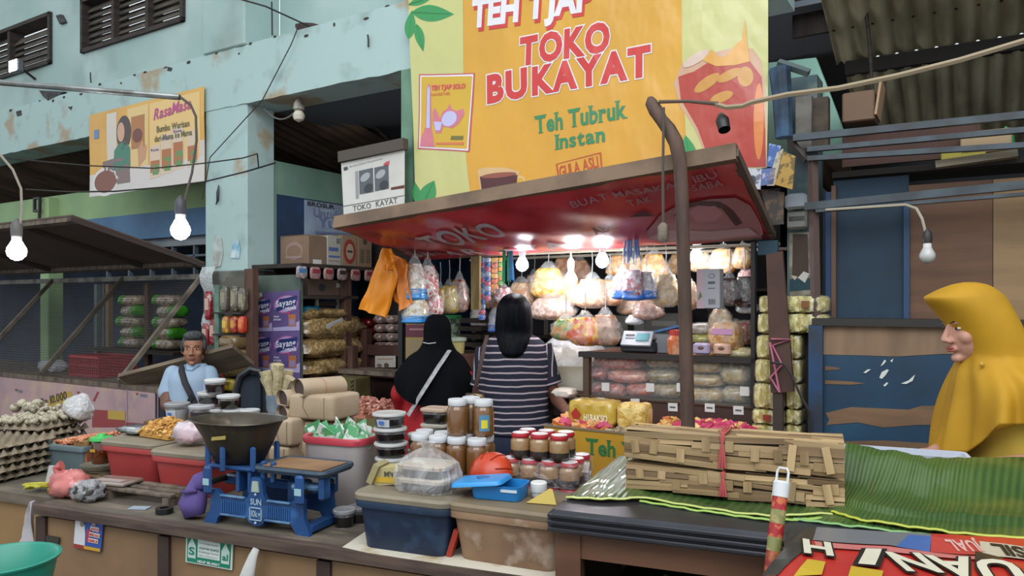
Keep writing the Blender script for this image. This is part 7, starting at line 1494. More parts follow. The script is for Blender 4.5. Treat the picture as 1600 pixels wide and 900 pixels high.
# ------------------------------------------------------------------ on the blue bin
zt_b = CT + .152 + .02
t = C0('bagged_tubs', 'clear plastic bag tied over two stacked tubs of dark sauce', 'bag', -.475, .10, zt_b)
for i in range(2):
    q = MB(); q.loft([rr(.145, .1, .03, .004 + i * .042), rr(.155, .11, .03, .028 + i * .042)]); b_ = q.build('tub', mat('1e1613', .3, coat=.5), t); q = MB(); q.loft([rr(.168, .12, .03, .028 + i * .042), rr(.17, .122, .03, .038 + i * .042), rr(.155, .11, .03, .042 + i * .042)]); q.build('tub_lid', mat('9a8b78', .4, 'b0a392', 9), b_)
q = MB(); rg = []
for i, (z, a) in enumerate(((0, .094), (.02, .1), (.05, .098), (.08, .09), (.10, .07), (.118, .04), (.13, .016), (.14, .02), (.147, .028))): rg.append([V((a * 1.02 * (1 + .09 * sin(j * 2.7 + i)) * sgn(cos(2 * pi * j / 40), .7), a * .76 * (1 + .09 * sin(j * 3.1 + i)) * sgn(sin(2 * pi * j / 40), .7), z)) for j in range(40)])
q.loft(rg, True, True); q.build('bag_film', film((238, 236, 238), .17, 14), t, 80)
t = C0('cream_carton', 'pale yellow printed carton lying open on the blue bin', 'box', -.605, .13, zt_b, .12); q = MB(); q.box((0, 0, .03), (.13, .07, .055), (0, R(-6), 0)); q.build('body', mat('a89a6c', .6), t); q = MB(); q.box((-.06, -.01, .035), (.02, .08, .065), (0, R(24), 0)); q.build('flap', mat('8f835e', .6), t)
s_ = Sheet(t, lambda x, z, o: (x, -.036 - o, z), .0015, 1); s_.rect('yellow_band', mat('b8952a', .5), -.055, .008, .01, .026); s_.text('lettering', mat('4a453a', .5), 'CREAM', .055, .047, .022, .03, rot=pi + .05, width=.08)
# ------------------------------------------------------------------ on the brown bin
zt_w = CT + .150 + .02
t = C0('lunch_box', 'bright blue plastic box with its lid set askew', 'box', -.235, .115, zt_w, .05); BLU = mat('1f78b8', .35, '1a6aa6', 4)
q = MB(); q.loft([rr(.15, .1, .02, 0), rr(.16, .11, .02, .042), rr(.152, .102, .02, .042), rr(.142, .092, .02, .006)]); q.build('body', BLU, t); q = MB(); q.loft([[M.Rotation(R(-7), 3, 'Y') @ p for p in rr(.165 - i_, .12 - i_, .02, z_, 4, -.05, -.012)] for z_, i_ in ((.046, .0), (.054, .004), (.058, .012))]); l_ = q.build('lid', mat('2a86c4', .35), t); q = MB(); q.ell(M.Rotation(R(-7), 3, 'Y') @ V((-.045, -.0, .0585)), (.026, .018, .003)); q.build('lid_dimple', mat('1a5f98', .4), l_)
q = MB(); q.box((.045, -.054, .03), (.05, .003, .008)); q.build('paper_strip', mat('b8c4cc', .5), t)
t = C0('white_bottle', 'small white capped bottle on the brown bin', 'bottle', -.125, .15, zt_w); q = MB(); q.lathe([(.02, 0), (.022, .004), (.022, .014), (.018, .018)], n=18); q.build('body', mat('b8b8b4', .4), t); q = MB(); q.lathe([(.024, .016), (.025, .018), (.025, .042), (.022, .045)], n=24); q.build('cap', mat('cfcfcd', .4), t)
q = MB(); q.prism([(-.045, 0), (.045, 0), (.028, .045), (.02, .048)], -.002, .002); o = q.build('yellow_card', mat('a8903a', .6), loc=FC.w(-.09, .075, zt_w), rz=aC + .1); o.rotation_euler = (R(-35), 0, aC + .1); tag(o, 'folded yellow card leaning on the brown bin', 'card')
t = C0('orange_bowl', 'orange red ribbed plastic bowl lying on its side', 'bowl', -.335, .265, CT + .135); q = MB(); q.lathe([(.075, 0), (.078, .006), (.07, .035), (.045, .062), (.01, .07)], n=28); o = q.build('shell', mat('b83a18', .35, 'a8300f', 6), t, 60); o.rotation_euler = (R(68), R(-20), 0); o.location = (0, .02, .05)
for i in range(8): q = MB(); a = i * pi / 4; q.tube([(.0785 * cos(a), .0785 * sin(a), .004), (.071 * cos(a), .071 * sin(a), .036), (.046 * cos(a), .046 * sin(a), .063)], .002, 4); q.build('rib', mat('8f260c', .4), o)
q = MB(); q.grid(8, 6, lambda s, t_: ((s - .5) * .12, (t_ - .5) * .07, .03 * sin(s * 3) * (1 - t_) + .01 * sin(t_ * 7)), .001); tag(q.build('paper_bag', mat('b3aab4', .6), loc=FC.w(-.29, .19, CT + .175), rz=aC + .3), 'crumpled white paper behind the blue box', 'paper')
riser('riser under the orange bowl', -.38, -.30, .235, .28, .13)
# red lever between bins, stained paper under them
q = MB(); q.box((0, 0, .04), (.016, .02, .085), (0, R(18), 0)); tag(q.build('red_lever', mat('8f2a18', .5), loc=FC.w(-.345, .02, CT + .004), rz=aC), 'red plastic handle between the blue and brown bins', 'lever')
def paper(x, y): return .0025 + .002 * nz(x * 9, y * 9, 1)
pts = [(-.70, -.03), (-.60, -.045), (-.35, -.048), (-.1, -.046), (.0, -.04), (.02, .14), (-.3, .25), (-.64, .24), (-.72, .12)]
q = MB(); q.poly([(x, y, .003) for x, y in pts]); q.poly([(x, y, .0005) for x, y in reversed(pts)]); q.loft([[V((x, y, .0005)) for x, y in pts], [V((x, y, .003)) for x, y in pts]], False, False); o = q.build('stained_paper', mat('c2baa9', .7, '95794c', 6, .5, .66, c3='d0cabd', sc3=3, bump=.1), loc=FC.w(0, 0, CT), rz=aC); tag(o, 'stained cream paper sheet under the two bins', 'paper')
# small tub by the scale's right foot
tub('dark sauce tub with a clear lid between the scale and blue bin', 538, 825, .16, .075, .06, z=CT, lidc='8f8f92'); tub('low dark sauce tub behind the blue bin edge', 560, 812, .22, .08, .055, z=CT, lidc='6f6f74')
# ================================================================== kraft parcels
KP = mat('ab967e', .8, '9c876e', 4, bump=.12, bsc=25)
def parcel(label, u0, u1, v0, v1, y, dp, rz=0):
    x0, x1 = cpx_(u0, y), cpx_(u1, y); z0, z1 = cz((u0 + u1) / 2, v1, y), cz((u0 + u1) / 2, v0, y); t = C0('kraft_parcel', label, 'parcel', (x0 + x1) / 2, y + dp / 2, z0, rz, 'kraft paper parcels'); w, h = x1 - x0, z1 - z0
    pillow_mb(w, dp, h, u0, .03, .22, .25, 28, 14).build('wrapping', KP, t, 50)
    q = MB(); q.tube([(-w * .12, -dp * .5 - .001, h * .98), (-w * .15, -dp * .5 - .002, h * .55), (-w * .02, -dp * .5 - .001, h * .1)], .0015, 4); q.build('fold_seam', mat('6f5c48', .9), t)
    q = MB(); q.box((w * .3, -dp * .5, h * .5), (.002, .003, h * .8)); q.build('fold_seam', mat('7a6650', .9), t); return t
def roll(label, u0, u1, v0, v1, y, dp, end=-1):
    x0, x1 = cpx_(u0, y), cpx_(u1, y); z0, z1 = cz((u0 + u1) / 2, v1, y), cz((u0 + u1) / 2, v0, y); t = C0('palm_sugar_roll', label, 'parcel', (x0 + x1) / 2, y + dp / 2, z0, 1.05, 'open ended kraft rolls'); w, h = x1 - x0, z1 - z0
    ring = lambda x, k: [V((x, dp / 2 * k * cos(a), max(0, h * .42 + h * .58 * k * sin(a)) if sin(a) > -.4 else h * .42 * (1 - k))) for a in (2 * pi * j / 20 for j in range(20))]
    q = MB(); q.loft([ring(-w / 2, 1), ring(w / 2, 1), ring(w / 2, .9)], False, True); q.build('wrapping', KP, t, 50); q = MB(); q.loft([ring(-w / 2 + .012, .94), ring(w / 2 - .01, .94)]); q.build('contents', mat('3a2620', .6), t, 50)
    q = MB(); q.loft([ring(-w * .0, 1.012), ring(w * .02, 1.012)], False, False); q.build('red_thread', mat('a86a58', .7), t); return t
yk = .50
parcel('largest kraft parcel under the open roll', 448, 521, 617, 658, yk, .2)
parcel('kraft parcel under the largest parcel, right side', 452, 516, 658, 690, yk + .02, .2); parcel('kraft parcel under the largest parcel, left front', 420, 455, 655, 698, yk - .06, .12)
parcel('low kraft parcel behind the scale bowl, right', 448, 512, 690, 722, yk, .2); parcel('low kraft parcel behind the scale bowl, left', 418, 450, 698, 728, yk - .06, .14); parcel('bottom kraft parcel behind the scale plate', 430, 512, 722, 745, yk, .2)
roll('open ended kraft roll lying on top of the largest parcel', 454, 514, 592, 618, yk + .03, .13); roll('open ended kraft roll left of the largest parcel', 427, 450, 611, 635, yk, .12); roll('lower open ended kraft roll left of the largest parcel', 427, 449, 635, 658, yk, .12)
riser('riser box under the kraft parcels', cpx_(418, .6), cpx_(516, .6), .44, .74, max(.02, cz(470, 745, .5) - CT))
# glass of pale brooms, flakes, black chair
t = C0('dried_gourd_glass', 'blue grey glass holding pale feathery dried gourds', 'glass', cpx_(424, .66), .70, cz(424, 652, .66)); q = MB(); q.lathe([(.035, 0), (.045, .03), (.05, .095), (.046, .095), (.03, .008)], n=18); q.build('glass', mat('6f7f8f', .2, '8f9aa4', 9, alpha=.8), t)
for i in range(6): a = i * 1.05; q = MB(); q.tube([(.01 * cos(a), .01 * sin(a), .02), (.04 * cos(a), .03 * sin(a), .12), (.07 * cos(a), .04 * sin(a), .17 + .03 * (i % 3))], [.01, .02, .026 - .003 * (i % 2)], 8); q.build('dried_gourd', mat('b3a684', .9, '9a8d6c', 40, bump=.6, bsc=90), t)
riser('riser under the gourd glass', cpx_(424, .66) - .07, cpx_(424, .66) + .07, .63, .78, cz(424, 652, .66) - CT)
t = C0('gourd_bundle', 'pale dried gourd bundle behind the kraft rolls', 'gourds', cpx_(462, .78), .8, CT); 
for i in range(3): q = MB(); q.tube([(0, .0, 0), (.02 * (i - 1), 0, .2), (.05 * (i - 1), 0, .29 + .02 * i)], [.03, .03, .02], 8); q.build('dried_gourd', mat('a5987c', .9, '8d8066', 40, bump=.6, bsc=90), t)
xf_ = cpx_(392, .66); chips('flake_heap', 'small heap of brown dried flakes behind the scale bowl', -4, -3.9, -.1, 0, 1, ('7a6238', '94794a', '5f4a2a'), 150, .025, .04, 'food'); o = bpy.data.objects['flake_heap']; o.location = FC.w(xf_, .62, cz(392, 664, .62) - .03)
riser('riser under the brown flakes', xf_ - .09, xf_ + .09, .55, .7, cz(392, 664, .62) - .03 - CT)
t = thing('black_chair', 'black curved chair back behind the sauce tubs', 'chair', P(392, 700, 4.3) * 1); t.location.z = 0; k43 = 4.3 / F; zc_ = lambda v: H + (474 - v) * k43
q = MB(); q.tube([(-.09, 0, .45), (-.085, 0, zc_(610)), (-.06, 0, zc_(588)), (0, 0, zc_(577)), (.05, 0, zc_(580)), (.09, 0, zc_(605)), (.1, 0, .45)], .022, 8); q.build('back_frame', mat('15171c', .5), t); q = MB(); q.grid(6, 8, lambda s, t_: (-.06 + .11 * s, .01 + .02 * sin(s * 3), .5 + (zc_(585) - .5) * t_), .02); q.build('back_pad', mat('1a2230', .7), t); q = MB(); q.bbox((0, .2, .44), (.4, .4, .05), .02); q.build('seat', mat('15171c', .6), t)
for sx in (-.17, .17):
    for sy in (.03, .37): q = MB(); q.cyl((sx, sy, 0), (sx, sy, .42), .015); q.build('leg', BLACKM, t)
# ================================================================== egg trays
TRAY = mat('8a7c68', .9, '776a57', 9, bump=.15, bsc=90, rnd=.05)
def tray_mb(n=6):
    mb = MB(); s = .29; N = n * 4
    return mb.grid(N, N, lambda a, b: ((a - .5) * s, (b - .5) * s, .022 + .020 * sin(a * n * 2 * pi) * sin(b * n * 2 * pi) * (1 if 0 < a < 1 and 0 < b < 1 else 0) - (.008 if (a in (0, 1) or b in (0, 1)) else 0)), .003)
tm = tray_mb().mesh('egg_tray', TRAY, 60)
for k_, (bx_, by_, n_, rz_) in enumerate(((cpx_(62, .38) - .12, .40, 6, .16), (cpx_(0, .2) - .02, .22, 5, .1))):
    for i in range(n_):
        o = link('egg_tray', tm, None, FC.w(bx_ + random.uniform(-.008, .008), by_ + (k_ == 0) * .06 + random.uniform(-.008, .008), CT + .002 + i * .033), aC + rz_ + random.uniform(-.04, .04)); tag(o, ['lowest', 'second lowest', 'third', 'fourth', 'fifth', 'topmost'][i if i < n_ - 1 else 5] + ' grey pulp egg tray of the ' + ('stack beside the grey bin' if k_ == 0 else 'front left stack'), 'egg tray', 'pulp egg trays')
EGG = mat('a39a84', .6, '5f5648', 60, lo=.55, hi=.62, rnd=.12); eg = MB(); eg.ell((0, 0, 0), (.013, .013, .017), 10, 8); em = eg.mesh('quail_egg', EGG, 80); bx_ = cpx_(62, .38) - .12; by_ = .46; tz_ = CT + .002 + 6 * .033 + .012
ne = 0
for i in range(130):
    a, b = random.uniform(-.14, .14), random.uniform(-.14, .14); z = tz_ + random.uniform(0, .012) + .035 * max(0, b / .14) * random.random() 
    p = M.Rotation(.16, 3, 'Z') @ V((a, b, 0)); o = link('quail_egg', em, None, FC.w(bx_ + p.x, by_ + p.y, z)); o.rotation_euler = (random.uniform(0, 3), random.uniform(0, 3), 0); tag(o, 'speckled quail egg lying loose on the top egg tray', 'egg', 'quail eggs on the top tray')
for i in range(7):
    o = link('white_egg', em, None, FC.w(cpx_(8 + i * 5, .45), .50 + .03 * (i % 2), tz_ + .03 + .012 * (i % 3))); o.scale = (1.7, 1.7, 1.7); o.rotation_euler = (1.2, i, 0); o.data = em; tag(o, 'larger pale egg in the heap at the left edge', 'egg', 'larger pale eggs at the left edge')
t = C0('garlic_bag', 'knotted clear bag of pale garlic on the egg trays', 'bag', cpx_(104, .5), .54, tz_ + .0)
hang_mb(.13, .10, .085, 3, .7, .2).build('contents', mat('a59c90', .6, '8a8076', 30, voro=True), t, 80); o = hang_mb(.145, .115, .12, 5, .2, .15).build('film', film((232, 234, 238), .35, 30), t, 80); t.rotation_euler = (R(-10), R(22), aC)
# honey jar, wooden box side, dish
t = C0('honey_jar', 'jar of dark honey with a green lid on a glass dish', 'jar', cpx_(149, .34), .37, CT + .06); q = MB(); q.lathe([(.036, 0), (.04, .006), (.04, .085), (.036, .095)], n=20); q.build('honey', mat('4a1f0a', .1, '5f2c0c', 5, coat=1), t); q = MB(); q.lathe([(.044, .097), (.048, .1), (.046, .112), (.02, .116), (.016, .126), (.004, .128)], n=20); q.build('lid', mat('3fae55', .4), t); q = MB(); q.box((0, -.043, .06), (.03, .002, .012)); q.build('painted_glint', mat('b8892a', .4), t)  # flat amber strip paints a glint onto the honey
t = C0('glass_dish', 'shallow glass dish under the honey jar', 'dish', cpx_(149, .34), .37, CT + .03); q = MB(); q.lathe([(.05, 0), (.07, .012), (.082, .028), (.078, .028), (.05, .006)], n=26); q.build('dish', mat('8f8a78', .15, alpha=.7), t); q = MB(); q.lathe([(.05, -.003), (.05, 0)], n=20); q.build('foot', mat('8f8a78', .2), t)
t = C0('box_panel', 'tan wooden box side standing beside the honey jar', 'board', cpx_(118, .35), .375, CT); q = MB(); q.bbox((0, 0, .085), (.085, .014, .13), .003, (R(-4), 0, 0)); q.build('panel', mat('8a6d42', .7, '78592f', 3, st=(1, 1, 9)), t); q = MB(); q.bb(-.042, .042, -.004, .01, 0, .022); q.build('foot_strip', mat('4a382a', .8), t)
riser('thin board under the honey dish', cpx_(147, .36) - .1, cpx_(147, .36) + .1, .33, .47, .027)
# foil pack, dried shrimp and white bag on the red bins
zr = CT + .16 + .022
t = C0('foil_pack', 'silver plastic pack lying on the left red bin', 'packet', cpx_(203, .42), .45, zr); pillow_mb(.16, .09, .035, 8, .3).build('pouch', mat('5d5d60', .2, 'a8a8ac', 14, metal=.6, bump=.6, bsc=40), t, 80); q = MB(); q.box((.085, 0, .015), (.02, .06, .003), (0, .4, 0)); q.build('torn_end', mat('b8a890', .4), t)
chips('dried_shrimp', 'heap of orange dried shrimp on the red bin lid', 9, 9.2, 9, 9.14, 1, ('b8863c', 'a8742c', 'c89a54'), 400, .022, .075, 'food'); o = bpy.data.objects['dried_shrimp']; o.location = FC.w(cpx_(252, .42), .46, zr)
t = C0('white_bag', 'crumpled white and pink plastic bag on the red bin', 'bag', cpx_(287, .32), .36, zr); q = pillow_mb(.145, .11, .085, 6, .35, .8, .8); q.build('bag', mat('b8adb0', .35, 'c9a8b0', 7, coat=.4, bump=.6, bsc=18), t, 80); q = MB(); q.tube([(.0, 0, .07), (.02, -.01, .09), (.05, 0, .085)], [.012, .008, .014], 6); q.build('knot', mat('c0b6b8', .4), t)
# bamboo slats bench under the red bins, tape roll, scraps
sl_ = C0('slat_rack', 'low rack of weathered slats in front of the red bins', 'rack', cpx_(225, .15), .16, CT)
for i in range(3): q = MB(); q.bbox((0, -.03 + i * .05, .038), (.34, .03, .014), .003); q.build('slat', GREYW, sl_)
for x in (-.15, .15): q = MB(); q.bb(x - .015, x + .015, -.05, .09, 0, .031); q.build('foot', GREYW, sl_)
t = C0('flat_package', 'flat plastic wrapped package on the slat rack', 'packet', cpx_(190, .2), .17, CT + .046, .1); q = MB(); q.bbox((0, 0, .008), (.18, .11, .016), .005); q.build('package', mat('7a6a60', .25, '8f8278', 5, coat=.6), t); q = MB(); q.box((0, -.02, .017), (.12, .03, .002)); q.build('label_panel', mat('9a8a84', .5), t)
t = C0('tape_roll', 'black tape roll lying under the slat rack edge', 'tape', cpx_(264, .07), .05, CT + .002); q = MB(); q.lathe([(.016, 0), (.03, 0), (.03, .018), (.016, .018), (.016, 0)], n=22, cap0=False, cap1=False); q.build('ring', mat('141414', .4), t)
q = MB(); q.box((0, 0, .002), (.07, .04, .003)); tag(q.build('paper_scrap', mat('8f98a4', .5), loc=FC.w(cpx_(218, .06), .06, CT + .001), rz=aC + .3), 'blue grey paper scrap left of the tape roll', 'paper')
# pink bag, purple pouch, white paper, yellow cord
t = C0('pink_bag', 'pink plastic bag bundle beside the grey bin', 'bag', cpx_(108, .08), .08, CT); pillow_mb(.16, .12, .10, 12, .35, .85, .85).build('bag', mat('b8605c', .35, 'c87a74', 6, coat=.3, bump=.5, bsc=15), t, 80); q = MB(); q.tube([(-.05, 0, .08), (-.06, -.01, .11), (-.04, 0, .12)], [.018, .012, .02], 7); q.build('knot', mat('b8605c', .35), t)
t = C0('black_bag', 'clear bag of dark goods beside the pink bag', 'bag', cpx_(138, .06), .06, CT); pillow_mb(.11, .09, .07, 15, .35, .85, .85).build('contents', mat('2a2626', .4, '4a4444', 20), t, 80); pillow_mb(.118, .1, .08, 17, .35, .85, .85).build('film', film((230, 230, 232), .25, 30), t, 80)
t = C0('purple_pouch', 'purple quilted cloth pouch leaning on the scale', 'pouch', cpx_(304, .04), .03, CT); q = MB(); q.tube([(0, .01, .01), (-.01, .01, .05), (.0, .015, .09), (-.01, .02, .105), (.01, .025, .125), (.03, .03, .15)], [.04, .055, .045, .028, .036, .02], 14, True, .7); q.build('pouch', mat('5a4a86', .85, '4c3d74', 6, bump=.3, bsc=14), t, 80); q = MB(); q.tube([(-.03, -.02, .098), (0, -.028, .10), (.03, -.01, .104)], .006, 6); q.build('drawstring', mat('3f3264', .8), t)
q = MB(); q.grid(5, 6, lambda s, t_: ((s - .5) * .05 + t_ * .03, .01 * sin(s * 4), t_ * .10), .001); tag(q.build('paper_bag', mat('b9b8b8', .6), loc=FC.w(cpx_(75, .12), .12, CT), rz=aC), 'upright white paper bag left of the pink bag', 'paper')
q = MB()
pts = [V((.05 * cos(a * 1.3) * (1 - a * .02), .035 * sin(a * 1.9), .012 + .02 * abs(sin(a * .8)))) for a in (i * .35 for i in range(40))]; q.tube(pts, .005, 6); tag(q.build('plastic_twine', mat('a8a02a', .5), loc=FC.w(cpx_(50, .06), .09, CT), rz=aC), 'tangled yellow green plastic cord at the counter corner', 'cord')
# prints on the counter front
def csheet(name, label, cat, pts, m_, y=-.03):
    c = [FC.at(u, v, y) for u, v in pts]; bx, bz_ = sum(p[0] for p in c) / 4, min(p[1] for p in c); t = C0(name, label, cat, bx, y, bz_); q = MB(); q.prism([(a - bx, b - bz_) for a, b in c], 0, .004); q.build('sheet', m_, t)
    TL, TR, BR, BL = [(a - bx, b - bz_) for a, b in c]
    def fn(s, w, o): a = [BL[i] * (1 - s) + BR[i] * s for i in (0, 1)]; b = [TL[i] * (1 - s) + TR[i] * s for i in (0, 1)]; return (a[0] * (1 - w) + b[0] * w, -o, a[1] * (1 - w) + b[1] * w)
    return t, Sheet(t, fn, .0012, 2)
m = lambda c: mat(c, .5)
t, s_ = csheet('campaign_sticker', 'blue and white sticker of a man in a black cap on the counter', 'sticker', ((119, 805), (161, 815), (157, 863), (115, 855)), m('2f4f94'))
s_.poly('white_figure', m('c4c4c8'), [(0, .12), (.42, .12), (.40, .5), (.36, .7), (.28, .95), (.1, 1), (0, 1)]); s_.rect('red_band', m('8f2f28'), 0, 0, 1, .12); s_.rect('red_stripe', m('a83244'), .45, .25, .58, .65); s_.layer(); s_.ell('face', m('8a766c'), .26, .78, .07, .09); s_.rect('cap', m('1a1a1e'), .18, .86, .34, .97); s_.rect('yellow_band', m('b8922a'), .4, .02, 1, .12)
for i, (a, b, w) in enumerate(((.62, .84, .75), (.58, .66, .9), (.55, .47, .95), (.54, .28, .9))): s_.rect('word_plate', m('c9b8b4'), a, b - .02, w, b + .12)
s_.layer()
for st_, a, b, w in (('ADI', .63, .85, .1), ('JADI', .6, .67, .28), ('MEDAN', .57, .48, .36), ('SMILE', .56, .29, .32)): s_.text('lettering', m('b8443c'), st_, a, b, .11, .03, width=w)
t, s_ = csheet('prayer_sticker', 'green and white prayer sticker on the counter front', 'sticker', ((291, 832), (364, 845), (362, 891), (290, 878)), m('c3cfc8'))
s_.rect('green_field', m('14765a'), .03, .04, .97, .96); s_.layer(); s_.rect('white_panel', m('c0c9c4'), .27, .25, .75, .85)
for a in (.06, .78): s_.poly('arch', m('b3c4bc'), [(a, .18), (a + .17, .18), (a + .17, .6), (a + .085, .88), (a, .6)])
s_.layer(); s_.text('lettering', m('3a4a46'), 'Ya Tuhan Kami', .3, .72, .07, .0, width=.4); s_.text('script', m('2a3a36'), 'sunwsuns', .3, .54, .16, .0, width=.42, shear=.3); s_.text('lettering', m('5a6a66'), 'lindungi kami', .3, .43, .08, .0, width=.42); s_.text('lettering', m('8a6a66'), 'dari bahaya', .3, .31, .06, .0, width=.4); s_.text('script', m('14765a'), 'S', .09, .3, .36, .03, width=.11); s_.text('script', m('14765a'), 'al', .81, .3, .3, .03, width=.11); s_.text('lettering', m('d0d8d4'), 'HIDUP SELAMAT', .28, .08, .11, .03, width=.48)
t, s_ = csheet('dark_patch', 'dark adhesive patch on the left plywood panel', 'tape', ((68, 836), (92, 840), (91, 851), (66, 845)), m('2f2f28'))
t = C0('white_plastic', 'twisted white plastic bag hanging on the counter front', 'bag', cpx_(390, -.07), -.075, .55); q = MB(); q.tube([(-.03, 0, 0), (-.015, 0, .05), (.0, 0, .10), (.018, .0, .15), (.026, .005, .172)], [.034, .03, .024, .016, .012], 10, True, .6); q.build('bag', mat('b9b8b4', .5, 'cccbc6', 9, bump=.5, bsc=20), t, 60)
t = C0('white_cloth', 'white cloth corner hanging at the left counter end', 'cloth', cpx_(32, -.03), -.02, .55); q = MB(); q.grid(6, 8, lambda s, w: ((s - .5) * .09 * (1.1 - w) + w * .05, .012 * sin(s * 8 + w * 4), w * .20), .003); q.build('cloth', mat('b3adb0', .8), t, 60)
# teal basin bottom left
pb = P(4, 874, 2.0); t = thing('basin', 'teal green plastic basin at the lower left corner', 'basin', (pb.x, pb.y, pb.z - .15)); q = MB(); q.lathe([(.09, 0), (.10, .004), (.128, .145), (.136, .148), (.138, .154), (.13, .156), (.122, .15), (.095, .01)], n=40); q.build('shell', mat('12846e', .35, '0f7562', 3), t, 50); q = MB(); q.lathe([(.0955, .02), (.110, .07)], n=24); q.build('washing_water', mat('4a4a40', .2), t); 
q = MB(); q.bbox((-.0, -.07, .09), (.06, .04, .014), .005); q.build('yellow_sponge', mat('b89a2a', .7), t)
t = thing('basin_stool', 'plastic stool under the teal basin', 'stool', (pb.x, pb.y, 0)); q = MB(); q.lathe([(.12, pb.z - .17), (.13, pb.z - .16), (.125, pb.z - .152)], n=24); q.build('seat', mat('8f3a30', .5), t)
for i in range(4): a = pi / 4 + i * pi / 2; q = MB(); q.tube([(.13 * cos(a), .13 * sin(a), 0), (.09 * cos(a), .09 * sin(a), pb.z - .165)], .016, 8); q.build('leg', mat('8f3a30', .5), t)
# ================================================================== leaf table on the right
TT = .95
lt = C0('leaf_table', 'wooden table with a black covered top and open shelf below', 'table', .55, .3, 0); BLT = mat('1f2026', .4, '2a2b32', 5, bump=.2, bsc=20); CH = mat('6a4630', .6, '583826', 3, st=(1, 1, 5))
q = MB(); q.bbox((.18, 0, TT - .03), (1.50, .76, .06), .012); q.build('table_top', BLT, lt)
for i in range(3): q = MB(); q.bbox((.18, -.386, TT - .012 - i * .018), (1.49, .008, .012), .003); q.build('edge_fold', BLT, lt)
for x in (-.52, .88): q = MB(); q.bb(x - .035, x + .035, -.35, -.31, 0, TT - .06); q.build('leg', CH, lt); q = MB(); q.bb(x - .03, x + .03, .31, .36, 0, TT - .06); q.build('leg', CH, lt)
q = MB(); q.bb(-.5, .9, -.345, -.32, TT - .13, TT - .06); q.build('apron', CH, lt)
q = MB(); q.bb(-.55, -.53, -.33, .36, .1, TT - .06); q.build('side_panel', mat('3a2a22', .7), lt); q = MB(); q.bb(-.5, .9, .34, .36, .1, TT - .06); q.build('rear_panel', mat('2a2020', .8), lt)
q = MB(); q.bb(-.5, .9, -.33, .34, TT - .36, TT - .34); q.build('shelf', mat('3a2a22', .7), lt)
# bags on the shelf
zs3 = TT - .34
for lb, u, y, w, h, c, c2 in (('bright green plastic bag on the shelf under the leaf table', 1052, .10, .13, .12, '5fae1c', '7fd030'), ('teal cloth bundle on the shelf under the leaf table', 1120, .12, .17, .11, '1f6a72', '2f8a90'), ('dark teal cloth bundle on the right under the leaf table', 1190, .08, .16, .10, '1c5560', '26707a')):
    t = C0('shelf_bag', lb, 'bag', cpx_(u, y), y, zs3, .1); pillow_mb(w, .14, h, u, .4, .8, .8, 30, 16, 4).build('bag', mat(c, .4, c2, 6, bump=.6, bsc=14, coat=.2), t, 80)
    q = MB(); q.tube([(-w * .3, -.05, h * .6), (-w * .45, -.08, h * .3), (-w * .5, -.07, .01)], [.012, .016, .01], 7); q.build('fold', mat(c2, .4), t)
t = C0('white_handle_bag', 'white carrier handle draped over the green bag', 'bag', cpx_(1036, .03), .02, zs3); q = MB(); q.tube([(-.05, 0, .0), (-.04, 0, .06), (-.015, 0, .10), (.015, .0, .09), (.03, 0, .03), (.035, 0, 0)], .012, 7, True, .5); q.build('handle', mat('a8a8a8', .5), t); q = MB(); q.bbox((0, .01, .008), (.09, .03, .015), .005); q.build('roll', mat('b0b0b0', .5), t)
# banana leaves
def leafmat(name, c, c2, freq, axis):
    m_ = bpy.data.materials.new(name); m_.use_nodes = True; nt = m_.node_tree; N = nt.nodes; L = nt.links; b = N['Principled BSDF']; b.inputs['Roughness'].default_value = .32; b.inputs['Coat Weight'].default_value = .25
    tc = N.new('ShaderNodeTexCoord'); sp = N.new('ShaderNodeSeparateXYZ'); L.new(tc.outputs['UV'], sp.inputs[0]); mm = N.new('ShaderNodeMath'); mm.operation = 'MULTIPLY'; mm.inputs[1].default_value = freq; L.new(sp.outputs[0], mm.inputs[0]); si = N.new('ShaderNodeMath'); si.operation = 'SINE'; L.new(mm.outputs[0], si.inputs[0])
    n_ = N.new('ShaderNodeTexNoise'); n_.inputs['Scale'].default_value = 5; n_.inputs['Detail'].default_value = 5; L.new(tc.outputs['Object'], n_.inputs['Vector'])
    ad = N.new('ShaderNodeMath'); ad.operation = 'MULTIPLY_ADD'; ad.inputs[1].default_value = .12; L.new(si.outputs[0], ad.inputs[0]); L.new(n_.outputs[0], ad.inputs[2])
    mr = N.new('ShaderNodeMapRange'); mr.inputs[1].default_value = .35; mr.inputs[2].default_value = .7; L.new(ad.outputs[0], mr.inputs[0]); mx = N.new('ShaderNodeMix'); mx.data_type = 'RGBA'; mx.inputs[6].default_value = lin(c); mx.inputs[7].default_value = lin(c2); L.new(mr.outputs[0], mx.inputs[0]); L.new(mx.outputs[2], b.inputs['Base Color'])
    bp = N.new('ShaderNodeBump'); bp.inputs['Strength'].default_value = .35; bp.inputs['Distance'].default_value = .004; L.new(si.outputs[0], bp.inputs['Height']); L.new(bp.outputs[0], b.inputs['Normal']); return m_
LF = leafmat('leaf_green', '2f4a22', '4a5f2c', 260, 0); LF2 = leafmat('leaf_dark', '2c4620', '415a28', 220, 0)
